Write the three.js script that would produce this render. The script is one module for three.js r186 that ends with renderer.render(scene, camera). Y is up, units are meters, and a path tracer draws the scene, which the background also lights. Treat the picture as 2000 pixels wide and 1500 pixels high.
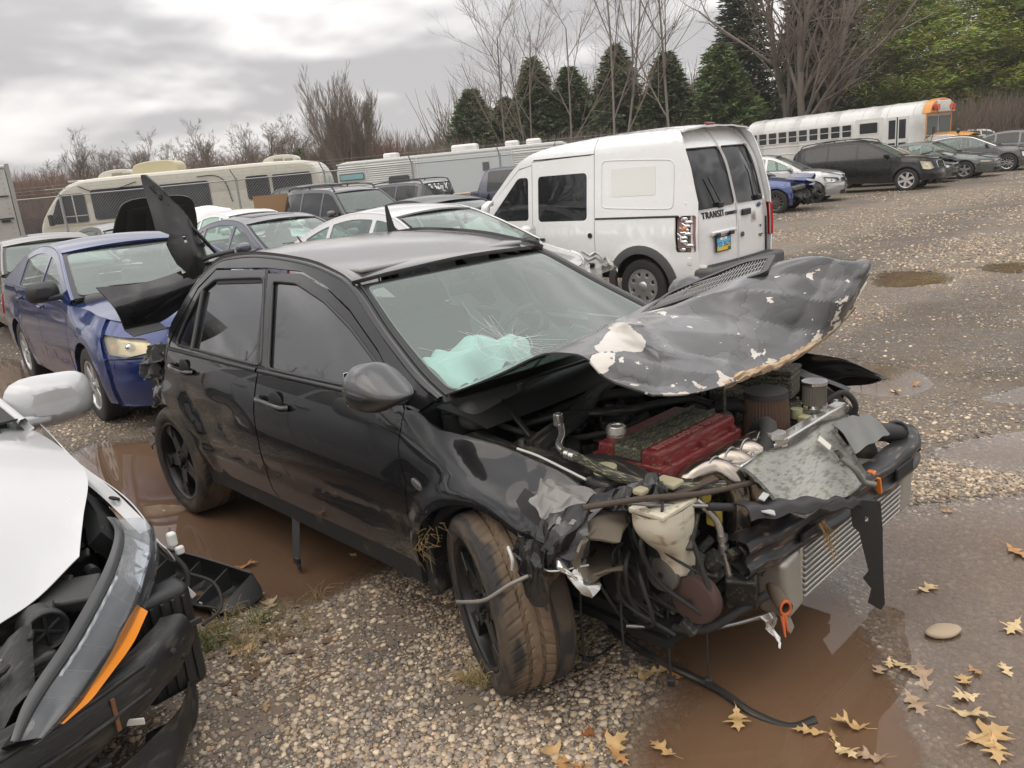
import * as THREE from 'three';
import { RoundedBoxGeometry } from 'three/addons/geometries/RoundedBoxGeometry.js';
import { mergeGeometries, mergeVertices } from 'three/addons/utils/BufferGeometryUtils.js';
import { FontLoader } from 'three/addons/loaders/FontLoader.js';
import { TextGeometry } from 'three/addons/geometries/TextGeometry.js';

// ------------------------------------------------------------------ camera, sky, sun, exposure
const scene = new THREE.Scene();
const CAM = { h: 1.7583, pitch: 0.2603, roll: -0.0926 };
const camera = new THREE.PerspectiveCamera(51.54, 4 / 3, 0.05, 3000);
camera.position.set(0, CAM.h, 0);
camera.rotation.set(-CAM.pitch, 0, 0, 'YXZ');
camera.rotateZ(CAM.roll);
scene.add(camera);
const renderer = new THREE.WebGLRenderer();
renderer.toneMapping = THREE.LinearToneMapping;
renderer.toneMappingExposure = 1.36;
renderer.shadowMap.enabled = true;

const clamp = (x, a, b) => Math.max(a, Math.min(b, x)), lerp = (a, b, t) => a + (b - a) * t;
const sstep = (a, b, x) => { const t = clamp((x - a) / (b - a), 0, 1); return t * t * (3 - 2 * t); };
function rng(seed) { let a = seed >>> 0; return () => { a = (a + 0x6D2B79F5) | 0; let t = Math.imul(a ^ (a >>> 15), 1 | a); t = (t + Math.imul(t ^ (t >>> 7), 61 | t)) ^ t; return ((t ^ (t >>> 14)) >>> 0) / 4294967296; }; }
function hash3(x, y, z) { let h = Math.imul(x, 374761393) + Math.imul(y, 668265263) + Math.imul(z, 2147483647 ^ 0x5bd1e995); h = Math.imul(h ^ (h >>> 13), 1274126177); return ((h ^ (h >>> 16)) >>> 0) / 4294967296; }
function vnoise(x, y, z = 0) {
  const xi = Math.floor(x), yi = Math.floor(y), zi = Math.floor(z); let fx = x - xi, fy = y - yi, fz = z - zi;
  fx = fx * fx * (3 - 2 * fx); fy = fy * fy * (3 - 2 * fy); fz = fz * fz * (3 - 2 * fz);
  const h = (a, b, c) => hash3(xi + a, yi + b, zi + c);
  return lerp(lerp(lerp(h(0, 0, 0), h(1, 0, 0), fx), lerp(h(0, 1, 0), h(1, 1, 0), fx), fy), lerp(lerp(h(0, 0, 1), h(1, 0, 1), fx), lerp(h(0, 1, 1), h(1, 1, 1), fx), fy), fz);
}
function fbm(x, y, z = 0, n = 4) { let s = 0, a = 0.5, t = 0; for (let i = 0; i < n; i++) { s += a * vnoise(x, y, z + i * 7.3); t += a; a *= 0.5; x = x * 2.03 + 11.7; y = y * 2.01 - 5.3; } return s / t; }
function pnoise(x, y, px, py) { // periodic value noise
  const xi = Math.floor(x), yi = Math.floor(y); let fx = x - xi, fy = y - yi; fx = fx * fx * (3 - 2 * fx); fy = fy * fy * (3 - 2 * fy);
  const m = (a, b) => ((a % b) + b) % b, h = (a, b) => hash3(m(xi + a, px), m(yi + b, py), px * 31 + py);
  return lerp(lerp(h(0, 0), h(1, 0), fx), lerp(h(0, 1), h(1, 1), fx), fy);
}

{ // overcast sky: a layered stratocumulus deck, brightest overhead as a real overcast is
  const W = 2048, H = 1024, d = new Float32Array(W * H * 4);
  for (let j = 0; j < H; j++) {
    const el = ((j + 0.5) / H - 0.5) * Math.PI, y = Math.sin(el), c = Math.cos(el);
    for (let i = 0; i < W; i++) {
      const k = (j * W + i) * 4;
      if (y < -0.02) { d[k] = 0.2; d[k + 1] = 0.185; d[k + 2] = 0.17; d[k + 3] = 1; continue; }
      const az = ((i + 0.5) / W - 0.5) * 2 * Math.PI, x = Math.cos(az) * c, z = Math.sin(az) * c;
      const q = 1 / (Math.max(y, 0) + 0.19), px = x * q, pz = z * q;
      const w = fbm(px * 0.7 + 3, pz * 0.7, 1.5, 3);
      const n = fbm(px * 2.3 + w * 1.7 + 31.4, pz * 2.7 + w * 1.3 + 7.7, 4.2, 6), m = fbm(px * 0.27 + 5.1, pz * 0.42 + 2.3, 9.1, 3);
      const t = clamp((n * 0.72 + m * 0.28 - 0.36) / 0.27, 0, 1), tt = t * t * (3 - 2 * t);
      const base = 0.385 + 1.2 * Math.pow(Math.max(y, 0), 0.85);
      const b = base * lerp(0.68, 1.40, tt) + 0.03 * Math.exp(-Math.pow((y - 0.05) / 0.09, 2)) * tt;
      d[k] = b * lerp(1.0, 1.015, tt); d[k + 1] = b * lerp(0.985, 0.985, tt); d[k + 2] = b * lerp(1.0, 0.955, tt); d[k + 3] = 1;
    }
  }
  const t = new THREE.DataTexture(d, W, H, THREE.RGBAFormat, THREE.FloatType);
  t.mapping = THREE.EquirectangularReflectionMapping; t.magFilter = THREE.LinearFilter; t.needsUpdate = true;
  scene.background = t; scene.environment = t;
}
const sun = new THREE.DirectionalLight(0xfff1e0, 0.6);
sun.position.set(-30, 62, 22); sun.target.position.set(0, 0, -6);
sun.castShadow = true; sun.shadow.radius = 105; sun.shadow.mapSize.set(2048, 2048);
Object.assign(sun.shadow.camera, { left: -30, right: 30, top: 40, bottom: -30, near: 1, far: 200 });
scene.add(sun, sun.target);
scene.fog = new THREE.FogExp2(0xc9c6c4, 0.0006);

// ------------------------------------------------------------------ helpers
const V = (x, y, z) => new THREE.Vector3(x, y, z);
const taken = {};
function numbered(n) { const k = taken[n] = (taken[n] ?? -1) + 1; return k ? `${n}_${String(k).padStart(3, '0')}` : n; }
function shade(o) { o.traverse(m => { if (m.isMesh) { m.castShadow = true; m.receiveShadow = true; } }); return o; }
function thing(name, label, category, pos = [0, 0, 0], yaw = 0, group) {
  const o = new THREE.Group(); o.name = numbered(name); o.position.set(...pos); o.rotation.y = -yaw;
  o.userData = { label, category }; if (group) o.userData.group = group; scene.add(o); return o;
}
const flat = g => Array.isArray(g) ? g.flat(Infinity) : [g];
function plain(g) { g = g.index ? g.toNonIndexed() : g; for (const k of Object.keys(g.attributes)) if (!['position', 'normal', 'uv'].includes(k)) g.deleteAttribute(k); if (!g.attributes.normal) g.computeVertexNormals(); if (!g.attributes.uv) g.setAttribute('uv', new THREE.BufferAttribute(new Float32Array(g.attributes.position.count * 2), 2)); return g; }
function join(gs) { gs = flat(gs); return gs.length === 1 ? gs[0] : mergeGeometries(gs.map(plain)); }
function P(parent, name, geo, mat, kind) { // one part
  const m = new THREE.Mesh(join(geo), mat); m.name = name; m.castShadow = m.receiveShadow = true; if (kind) m.userData.kind = kind; parent.add(m); return m;
}
const PS = (parent, name, geos, mat) => flat(geos).map(q => P(parent, name, q, mat)); // one part per piece
function solo(name, geo, mat, label, category, group, kind) {
  const m = new THREE.Mesh(join(geo), mat); m.name = numbered(name); m.castShadow = m.receiveShadow = true;
  m.userData = { label, category }; if (group) m.userData.group = group; if (kind) { m.userData.kind = kind; } scene.add(m); return m;
}
function ground_(name, geo, mat, kind = 'structure') { const m = new THREE.Mesh(join(geo), mat); m.name = numbered(name); m.receiveShadow = m.castShadow = true; m.userData.kind = kind; scene.add(m); return m; }
function bx(w, h, d, x = 0, y = 0, z = 0, r = 0, rx = 0, ry = 0, rz = 0) {
  const g = r > 0 ? new RoundedBoxGeometry(w, h, d, 2, Math.min(r, w / 2.01, h / 2.01, d / 2.01)) : new THREE.BoxGeometry(w, h, d);
  if (rx) g.rotateX(rx); if (rz) g.rotateZ(rz); if (ry) g.rotateY(ry); g.translate(x, y, z); return g;
}
const vec = a => a.isVector3 ? a : V(...a);
function tube(pts, r, seg = 24, rs = 7, closed = false) { const c = new THREE.CatmullRomCurve3(pts.map(vec), closed, 'centripetal'); return new THREE.TubeGeometry(c, seg, r, rs, closed); }
function poly(pts, r, rs = 6) { const c = new THREE.CurvePath(); const v = pts.map(vec); for (let i = 0; i + 1 < v.length; i++) c.add(new THREE.LineCurve3(v[i], v[i + 1])); const out = []; for (let i = 0; i + 1 < v.length; i++) out.push(rod(v[i], v[i + 1], r, r, rs)); return out; }
function rod(a, b, r1, r2 = r1, rs = 8) {
  a = vec(a); b = vec(b); const d = b.clone().sub(a), L = d.length(), g = new THREE.CylinderGeometry(r2, r1, L, rs, 1);
  g.applyQuaternion(new THREE.Quaternion().setFromUnitVectors(V(0, 1, 0), d.normalize())); g.translate((a.x + b.x) / 2, (a.y + b.y) / 2, (a.z + b.z) / 2); return g;
}
function cyl(r1, r2, h, x, y, z, axis = 'y', seg = 20) { const g = new THREE.CylinderGeometry(r1, r2, h, seg); if (axis === 'x') g.rotateZ(-Math.PI / 2); if (axis === 'z') g.rotateX(Math.PI / 2); g.translate(x, y, z); return g; }
function lathe(pts, x = 0, y = 0, z = 0, axis = 'y', seg = 32) { const g = new THREE.LatheGeometry(pts.map(p => new THREE.Vector2(...p)), seg); if (axis === 'z') g.rotateX(Math.PI / 2); if (axis === 'x') g.rotateZ(-Math.PI / 2); g.translate(x, y, z); return g; }
function extr(pts, depth, bev = 0, holes = []) { const s = new THREE.Shape(pts.map(p => new THREE.Vector2(...p))); for (const h of holes) s.holes.push(new THREE.Path(h.map(p => new THREE.Vector2(...p)))); return new THREE.ExtrudeGeometry(s, { depth, bevelEnabled: bev > 0, bevelSize: bev, bevelThickness: bev, bevelSegments: 2, curveSegments: 8 }); }
function smooth(pts, n = 6, closed = true) { const c = new THREE.CatmullRomCurve3(pts.map(p => V(p[0], p[1], 0)), closed, 'centripetal'); return c.getPoints(pts.length * n).slice(0, closed ? -1 : undefined).map(p => [p.x, p.y]); }
function roundPoly(pts, r) { // rounded corners
  const out = [], n = pts.length;
  for (let i = 0; i < n; i++) {
    const a = pts[(i + n - 1) % n], b = pts[i], c = pts[(i + 1) % n], l1 = Math.hypot(a[0] - b[0], a[1] - b[1]), l2 = Math.hypot(c[0] - b[0], c[1] - b[1]), q = Math.min(r, l1 * 0.45, l2 * 0.45);
    const p1 = [b[0] + (a[0] - b[0]) / l1 * q, b[1] + (a[1] - b[1]) / l1 * q], p2 = [b[0] + (c[0] - b[0]) / l2 * q, b[1] + (c[1] - b[1]) / l2 * q];
    for (let k = 0; k <= 4; k++) { const t = k / 4, u = 1 - t; out.push([u * u * p1[0] + 2 * u * t * b[0] + t * t * p2[0], u * u * p1[1] + 2 * u * t * b[1] + t * t * p2[1]]); }
  } return out;
}
function interp(tab) { // smooth curve through a table of [x, y] (any order in x)
  const t = [...tab].sort((a, b) => a[0] - b[0]);
  return x => {
    if (x <= t[0][0]) return t[0][1]; const n = t.length; if (x >= t[n - 1][0]) return t[n - 1][1];
    let i = 0; while (x > t[i + 1][0]) i++;
    const s = k => k <= 0 ? (t[1][1] - t[0][1]) / (t[1][0] - t[0][0]) : k >= n - 1 ? (t[n - 1][1] - t[n - 2][1]) / (t[n - 1][0] - t[n - 2][0]) : (t[k + 1][1] - t[k - 1][1]) / (t[k + 1][0] - t[k - 1][0]);
    const h = t[i + 1][0] - t[i][0], u = (x - t[i][0]) / h, u2 = u * u, u3 = u2 * u;
    return (2 * u3 - 3 * u2 + 1) * t[i][1] + (u3 - 2 * u2 + u) * h * s(i) + (-2 * u3 + 3 * u2) * t[i + 1][1] + (u3 - u2) * h * s(i + 1);
  };
}
// a sheet-metal panel: an outline with holes in (u, v), bent by map(u, v) -> [x, y, z], with a folded-in rim
function skin(outline, holes, map, o = {}) {
  const edge = o.edge ?? 0.09, rim = o.rim ?? 0.018, uvf = o.uv;
  const key = p => p[0].toFixed(4) + ',' + p[1].toFixed(4);
  const dens = loop => { const r = []; for (let i = 0; i < loop.length; i++) { const a = loop[i], b = loop[(i + 1) % loop.length], n = Math.max(1, Math.ceil(Math.hypot(a[0] - b[0], a[1] - b[1]) / edge)); for (let k = 0; k < n; k++) r.push([lerp(a[0], b[0], k / n), lerp(a[1], b[1], k / n)]); } return r; };
  let loops = [dens(outline), ...holes.map(dens)];
  const area = l => l.reduce((s, a, i) => { const b = l[(i + 1) % l.length]; return s + a[0] * b[1] - b[0] * a[1]; }, 0);
  loops = loops.map((l, i) => (area(l) > 0) === (i === 0) ? l : l.slice().reverse());
  const pts = loops.flat(), faces = THREE.ShapeUtils.triangulateShape(loops[0].map(p => new THREE.Vector2(...p)), loops.slice(1).map(l => l.map(p => new THREE.Vector2(...p))));
  let tris = faces.map(f => f.map(i => pts[i]));
  for (let pass = 0; pass < 12; pass++) {
    let any = false; const out = [];
    for (const t of tris) {
      let m = 0, at = -1; for (let e = 0; e < 3; e++) { const a = t[e], b = t[(e + 1) % 3], l = Math.hypot(a[0] - b[0], a[1] - b[1]); if (l > m) { m = l; at = e; } }
      if (m > edge * 1.45) { any = true; const a = t[at], b = t[(at + 1) % 3], c = t[(at + 2) % 3], h = [(a[0] + b[0]) / 2, (a[1] + b[1]) / 2]; out.push([a, h, c], [h, b, c]); } else out.push(t);
    }
    tris = out; if (!any) break;
  }
  const e = 0.002, cache = new Map();
  const at = p => { const k = key(p); let r = cache.get(k); if (!r) { const q = V(...map(p[0], p[1])), du = V(...map(p[0] + e, p[1])).sub(V(...map(p[0] - e, p[1]))), dv = V(...map(p[0], p[1] + e)).sub(V(...map(p[0], p[1] - e))); let n = du.cross(dv).normalize(); if (o.flip) n.negate(); if (!isFinite(n.x)) n.set(0, 1, 0); r = { q, n, uv: uvf ? uvf(p[0], p[1]) : p }; cache.set(k, r); } return r; };
  const pos = [], nor = [], uv = [];
  const put = (r, q = r.q, n = r.n) => { pos.push(q.x, q.y, q.z); nor.push(n.x, n.y, n.z); uv.push(r.uv[0], r.uv[1]); };
  for (const t of tris) { const r = t.map(at); const s = o.flip ? [0, 2, 1] : [0, 1, 2]; for (const i of s) put(r[i]); }
  if (rim > 0) for (const l of loops) for (let i = 0; i < l.length; i++) {
    const a = at(l[i]), b = at(l[(i + 1) % l.length]), a2 = a.q.clone().addScaledVector(a.n, -rim), b2 = b.q.clone().addScaledVector(b.n, -rim);
    const n = b.q.clone().sub(a.q).cross(a.n).normalize();
    put(a, a.q, n); put(a, a2, n); put(b, b.q, n); put(b, b.q, n); put(a, a2, n); put(b, b2, n);
  }
  const g = new THREE.BufferGeometry(); g.setAttribute('position', new THREE.Float32BufferAttribute(pos, 3)); g.setAttribute('normal', new THREE.Float32BufferAttribute(nor, 3)); g.setAttribute('uv', new THREE.Float32BufferAttribute(uv, 2)); return g;
}
const mirrorZ = g => { g = plain(g.clone()); const p = g.attributes.position, n = g.attributes.normal; for (let i = 0; i < p.count; i++) { p.setZ(i, -p.getZ(i)); n.setZ(i, -n.getZ(i)); } for (const k of ['position', 'normal', 'uv']) { const a = g.attributes[k], s = a.itemSize; for (let i = 0; i < a.count; i += 3) for (let c = 0; c < s; c++) { const t = a.array[(i + 1) * s + c]; a.array[(i + 1) * s + c] = a.array[(i + 2) * s + c]; a.array[(i + 2) * s + c] = t; } } return g; };
// a surface through a grid of control points rows[i][j] = [x, y, z]
function gridSurf(rows, nu = 20, nv = 20, bump) {
  const cu = rows.map(r => new THREE.CatmullRomCurve3(r.map(vec), false, 'centripetal'));
  const g = new THREE.PlaneGeometry(1, 1, nu, nv), p = g.attributes.position, uv = g.attributes.uv;
  for (let i = 0; i <= nu; i++) {
    const u = i / nu, c = new THREE.CatmullRomCurve3(cu.map(k => k.getPoint(u)), false, 'centripetal');
    for (let j = 0; j <= nv; j++) { const v = j / nv, q = c.getPoint(v), k = j * (nu + 1) + i; if (bump) { const b = bump(u, v); q.x += b[0]; q.y += b[1]; q.z += b[2]; } p.setXYZ(k, q.x, q.y, q.z); uv.setXY(k, u, v); }
  }
  g.computeVertexNormals(); return g;
}
// give a sheet a thickness
function thick(g, t) {
  g = g.index ? g : mergeVertices(g); const p = g.attributes.position, n = g.attributes.normal, N = p.count, ix = g.index.array, pos = [], uv = [], idx = [];
  for (let s = 0; s < 2; s++) for (let i = 0; i < N; i++) { pos.push(p.getX(i) - s * t * n.getX(i), p.getY(i) - s * t * n.getY(i), p.getZ(i) - s * t * n.getZ(i)); uv.push(g.attributes.uv.getX(i), g.attributes.uv.getY(i)); }
  const ed = new Map(); for (let i = 0; i < ix.length; i += 3) { const a = ix[i], b = ix[i + 1], c = ix[i + 2]; idx.push(a, b, c, a + N, c + N, b + N); for (const [x, y] of [[a, b], [b, c], [c, a]]) { const k = Math.min(x, y) + '_' + Math.max(x, y); ed.set(k, ed.has(k) ? null : [x, y]); } }
  for (const e of ed.values()) if (e) idx.push(e[0], e[0] + N, e[1], e[1], e[0] + N, e[1] + N);
  const r = new THREE.BufferGeometry(); r.setAttribute('position', new THREE.Float32BufferAttribute(pos, 3)); r.setAttribute('uv', new THREE.Float32BufferAttribute(uv, 2)); r.setIndex(idx);
  const q = r.toNonIndexed(); q.computeVertexNormals(); return toCrease(q);
}
function toCrease(g, deg = 35) { // smooth shading broken at sharp folds
  const p = g.attributes.position, n = p.count, fn = [], map = new Map(), cos = Math.cos(deg * Math.PI / 180), k = i => Math.round(p.getX(i) * 2e4) + ',' + Math.round(p.getY(i) * 2e4) + ',' + Math.round(p.getZ(i) * 2e4);
  const a = V(), b = V(), c = V();
  for (let i = 0; i < n; i += 3) { a.fromBufferAttribute(p, i); b.fromBufferAttribute(p, i + 1); c.fromBufferAttribute(p, i + 2); const f = b.clone().sub(a).cross(c.clone().sub(a)); fn.push(f); for (let e = 0; e < 3; e++) { const q = k(i + e); if (!map.has(q)) map.set(q, []); map.get(q).push(i / 3); } }
  const un = fn.map(f => f.clone().normalize()), out = new Float32Array(n * 3), s = V();
  for (let i = 0; i < n; i++) { const f = (i / 3) | 0; s.set(0, 0, 0); for (const o of map.get(k(i))) if (un[o].dot(un[f]) > cos) s.add(fn[o]); s.normalize(); out.set([s.x, s.y, s.z], i * 3); }
  g.setAttribute('normal', new THREE.BufferAttribute(out, 3)); return g;
}
// ------------------------------------------------------------------ materials
function tex(W, H, f, srgb = false) { // f(x, y) -> [r, g, b] linear 0..1
  const d = new Uint8Array(W * H * 4);
  for (let j = 0; j < H; j++) for (let i = 0; i < W; i++) { const c = f(i, j), k = (j * W + i) * 4; for (let q = 0; q < 3; q++) { let v = clamp(c[q] ?? c[0], 0, 1); if (srgb) v = v < 0.0031308 ? v * 12.92 : 1.055 * Math.pow(v, 1 / 2.4) - 0.055; d[k + q] = v * 255; } d[k + 3] = c[3] === undefined ? 255 : c[3] * 255; }
  const t = new THREE.DataTexture(d, W, H); t.wrapS = t.wrapT = THREE.RepeatWrapping; t.magFilter = THREE.LinearFilter; if (srgb) t.colorSpace = THREE.SRGBColorSpace; t.needsUpdate = true; return t;
}
const pfbm = (x, y, p, n = 4) => { let s = 0, a = 0.5, t = 0; for (let i = 0; i < n; i++) { s += a * pnoise(x, y, p, p); t += a; a *= 0.5; x *= 2; y *= 2; p *= 2; } return s / t; };
const lin = hex => { const c = new THREE.Color(hex); return [c.r, c.g, c.b]; };
const mix3 = (a, b, t) => [lerp(a[0], b[0], t), lerp(a[1], b[1], t), lerp(a[2], b[2], t)];
// shared wear: blotches (rough) and fine dust
const wearTex = tex(256, 256, (i, j) => { const n = pfbm(i / 32, j / 32, 8, 5); return [0.35 + 0.5 * n]; });
const bumpTex = tex(256, 256, (i, j) => [pfbm(i / 16, j / 16, 16, 4)]);
wearTex.repeat.set(0.8, 0.8); bumpTex.repeat.set(2, 2);
// car paint: u, v in metres; road film grows towards the sills (v = height)
function paint(rgb, o = {}) {
  const film = o.film ?? [0.22, 0.19, 0.155], amt = o.dirt ?? 0.5, N = 256;
  const map = tex(N, N, (i, j) => {
    const y = j / N * 2, n = pfbm(i / 32, j / 32, 8, 5), f = pfbm(i / 4 + 3, j / 4, 64, 2), st = pfbm(i / 3, j / 40 + 9, 64, 2);
    let a = amt * (sstep(0.75, 0.2, y) * (0.25 + 0.75 * n) * (y > 1.9 ? 0 : 1) + 0.08 * sstep(0.45, 0.75, n) + 0.03 * f + 0.03 * sstep(0.55, 0.8, st));
    return mix3(rgb, film, clamp(a, 0, 0.85));
  }, true);
  map.repeat.set(0.25, 0.5);
  return new THREE.MeshPhysicalMaterial({ map, specularIntensity: o.spec ?? 1, roughness: o.rough ?? 0.4, metalness: o.metal ?? 0, clearcoat: o.coat ?? 1, clearcoatRoughness: o.cr ?? 0.06, roughnessMap: wearTex });
}
const topUV = (x, z) => [x, 1.25 + z * 0.35];
const std = (c, roughness = 0.6, metalness = 0, more = {}) => new THREE.MeshStandardMaterial({ color: new THREE.Color().setRGB(...(Array.isArray(c) ? c : [c, c, c])), roughness, metalness, ...more });
const glassM = (c, tr = 0.85, ro = 0.02) => new THREE.MeshPhysicalMaterial({ color: new THREE.Color().setRGB(...c), transmission: tr, thickness: 0, roughness: ro, ior: 1.5, side: THREE.DoubleSide });
const M = {
  black: std(0.012, 0.7), void_: std(0.006, 0.95), plastic: std(0.022, 0.5, 0, { bumpMap: bumpTex, bumpScale: 0.0006 }), trim: std(0.018, 0.35), greyPlastic: std(0.075, 0.6, 0, { bumpMap: bumpTex, bumpScale: 0.0008 }),
  rubber: std([0.022, 0.021, 0.02], 0.75, 0, { bumpMap: bumpTex, bumpScale: 0.001 }), alloy: std([0.5, 0.5, 0.5], 0.38, 0.75), chrome: std([0.72, 0.72, 0.72], 0.14, 1), steel: std([0.34, 0.33, 0.32], 0.4, 0.9),
  alu: std([0.62, 0.61, 0.58], 0.42, 0.85, { roughnessMap: wearTex }), rust: std([0.16, 0.075, 0.035], 0.9), fabric: std([0.05, 0.05, 0.052], 0.95), fabricGrey: std([0.16, 0.155, 0.145], 0.95), fabricTan: std([0.25, 0.22, 0.17], 0.95),
  glass: glassM([0.72, 0.86, 0.80], 0.86), glassSide: glassM([0.62, 0.78, 0.72], 0.9), tint: glassM([0.06, 0.065, 0.07], 0.8), lens: glassM([0.95, 0.95, 0.92], 0.93, 0.05), oldLens: glassM([0.85, 0.78, 0.58], 0.62, 0.2),
  amber: std([0.75, 0.2, 0.02], 0.25), amberGlass: glassM([0.95, 0.35, 0.05], 0.55, 0.15), red: std([0.42, 0.012, 0.01], 0.2), mirrorFace: std([0.6, 0.62, 0.63], 0.05, 1), white: std([0.78, 0.78, 0.76], 0.5),
};
// ------------------------------------------------------------------ ground with puddles
const PUDDLES = [ // outlines on the ground (x, z), depth
  { p: [[0.16, -3.2], [0.27, -2.75], [0.36, -2.4], [0.22, -2.2], [0.12, -1.6], [0.6, -1.1], [1.1, -1.3], [1.3, -2.0], [1.38, -2.6], [1.3, -3.2], [1.1, -3.5], [0.6, -3.6]], d: 0.055, sheet: [[0.16, -3.2], [0.27, -2.75], [0.36, -2.4], [0.22, -2.2], [0.12, -1.6], [0.6, -1.1], [2.2, -1.2], [3.6, -2.2], [3.5, -3.6], [2.7, -3.62], [1.95, -3.62], [1.55, -3.55], [1.1, -3.5], [0.6, -3.6]] },
  { p: [[0.9, -1.0], [2.2, -1.2], [3.6, -2.2], [3.5, -3.6], [2.7, -3.62], [1.95, -3.62], [1.45, -3.5], [1.1, -2.7]], d: 0.014, dry: true },
  { p: [[-3.35, -5.9], [-2.75, -6.0], [-2.1, -5.3], [-1.3, -5.1], [-0.5, -4.3], [-0.35, -3.65], [-0.66, -3.36], [-0.95, -3.12], [-1.26, -3.14], [-1.5, -2.95], [-2.3, -3.2], [-2.8, -4.6]], d: 0.06 },
  { p: [[4.7, -10.1], [5.15, -10.7], [5.6, -10.55], [5.5, -9.6], [4.96, -9.33], [4.55, -9.55]], d: 0.05 },
  { p: [[2.62, -6.5], [3.0, -6.25], [3.05, -5.5], [2.67, -5.25], [2.4, -5.6]], d: 0.022 },
  { p: [[2.3, -4.25], [2.95, -4.45], [3.6, -4.2], [3.3, -3.75], [2.5, -3.85]], d: 0.018 },
  { p: [[-7.2, -10.6], [-5.82, -9.7], [-4.9, -8.6], [-4.7, -7.4], [-5.6, -7.3], [-7, -8.4]], d: 0.05 },
  { p: [[6.1, -10.2], [6.6, -10.6], [7.4, -10.2], [7, -9.5], [6.3, -9.6]], d: 0.04 },
  { p: [[3.1, -5.1], [3.9, -5.3], [4.4, -4.9], [3.6, -4.7]], d: 0.015 },
];
for (const q of PUDDLES) { q.p = smooth(q.p, 5); if (q.sheet) q.sheet = smooth(q.sheet, 5); q.bb = [Math.min(...q.p.map(a => a[0])) - 0.8, Math.max(...q.p.map(a => a[0])) + 0.8, Math.min(...q.p.map(a => a[1])) - 0.8, Math.max(...q.p.map(a => a[1])) + 0.8]; }
function polyDist(p, x, z) { // signed: negative inside
  let d = 1e9, inside = false;
  for (let i = 0, j = p.length - 1; i < p.length; j = i++) {
    const [ax, az] = p[j], [bx_, bz] = p[i]; const ex = bx_ - ax, ez = bz - az, t = clamp(((x - ax) * ex + (z - az) * ez) / (ex * ex + ez * ez), 0, 1);
    d = Math.min(d, Math.hypot(x - ax - ex * t, z - az - ez * t));
    if ((az > z) !== (bz > z) && x < (bx_ - ax) * (z - az) / (bz - az) + ax) inside = !inside;
  } return inside ? -d : d;
}
function H(x, z) { // height of the lot; water stands at y = 0
  const r = Math.hypot(x, z);
  let h = 0.016 + 0.012 * (fbm(x * 0.9, z * 0.9, 3, 3) - 0.5) + (r < 22 ? 0.009 * (fbm(x * 7, z * 7, 5, 2) - 0.5) : 0);
  if (r > 9) h += 0.05 * sstep(9, 22, r) * (fbm(x * 0.35, z * 0.35, 1, 3) - 0.35);
  let w = 1e9, dep = 0;
  for (const q of PUDDLES) if (x > q.bb[0] && x < q.bb[1] && z > q.bb[2] && z < q.bb[3]) { const d = polyDist(q.p, x, z); if (d < w) { w = d; dep = q.d; } }
  if (w < 0.8) {
    const ed = w + 0.10 * (fbm(x * 2.4, z * 2.4, 8, 3) - 0.5);
    if (ed < 0.25) h = lerp(h, 0.012 + 0.006 * (fbm(x * 9, z * 9, 2, 2) - 0.5), sstep(0.25, 0.05, ed));
    if (ed < 0.06) h -= dep * sstep(0.06, -0.42, ed) + 0.020 * sstep(0.06, -0.08, ed);
  }
  return h;
}
// gravel: many stones as a Voronoi field, with colour, height and wetness
const STONES = [[0.30, 0.265, 0.215], [0.34, 0.29, 0.225], [0.20, 0.175, 0.15], [0.19, 0.17, 0.15], [0.24, 0.20, 0.155], [0.39, 0.35, 0.285], [0.13, 0.122, 0.115], [0.27, 0.21, 0.145], [0.17, 0.15, 0.14]];
const MUD = [0.150, 0.116, 0.086];
function gravelField(N, cells, seed) {
  const pts = []; for (let j = 0; j < cells; j++) for (let i = 0; i < cells; i++) { const a = hash3(i, j, seed), b = hash3(i, j, seed + 1), c = hash3(i, j, seed + 2); pts.push([a, b, c, hash3(i, j, seed + 3), hash3(i, j, seed + 4)]); }
  const col = new Float32Array(N * N * 3), hgt = new Float32Array(N * N), s = cells / N;
  for (let j = 0; j < N; j++) for (let i = 0; i < N; i++) {
    const x = i * s, y = j * s, xi = Math.floor(x), yi = Math.floor(y); let best = 1e9, d2 = 1e9, bp;
    for (let b = -1; b <= 1; b++) for (let a = -1; a <= 1; a++) {
      const ci = (xi + a + cells) % cells, cj = (yi + b + cells) % cells, p = pts[cj * cells + ci], dx = xi + a + p[0] - x, dy = yi + b + p[1] - y, ang = p[3] * 3.14, c = Math.cos(ang), q = Math.sin(ang), ux = dx * c + dy * q, uy = (-dx * q + dy * c) * (1.2 + p[4]);
      const d = Math.hypot(ux, uy) / (0.55 + 0.9 * p[2]); if (d < best) { d2 = best; best = d; bp = p; } else if (d < d2) d2 = d;
    }
    const k = j * N + i, inside = sstep(0.62, 0.45, best) * sstep(0.0, 0.14, d2 - best), dark = pfbm(i / N * 12, j / N * 12, 12, 3);
    const st = STONES[Math.floor(bp[4] * STONES.length)], tone = 0.75 + 0.5 * bp[2];
    const m = bp[3] < 0.16 + 0.5 * sstep(0.42, 0.62, dark) ? 0 : inside;
    const c = mix3(MUD.map(v => v * (0.75 + 0.6 * dark)), st.map(v => v * tone), m);
    col.set(c, k * 3); hgt[k] = m * Math.sqrt(Math.max(0, 1 - best * best * 2));
  }
  return { col, hgt };
}
const GN = 1024, gf = gravelField(GN, 120, 11);
const gravelMap = tex(GN, GN, (i, j) => { const k = (j * GN + i) * 3; return [gf.col[k], gf.col[k + 1], gf.col[k + 2]]; }, true);
const gravelBump = tex(GN, GN, (i, j) => [gf.hgt[j * GN + i]]);
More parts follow.
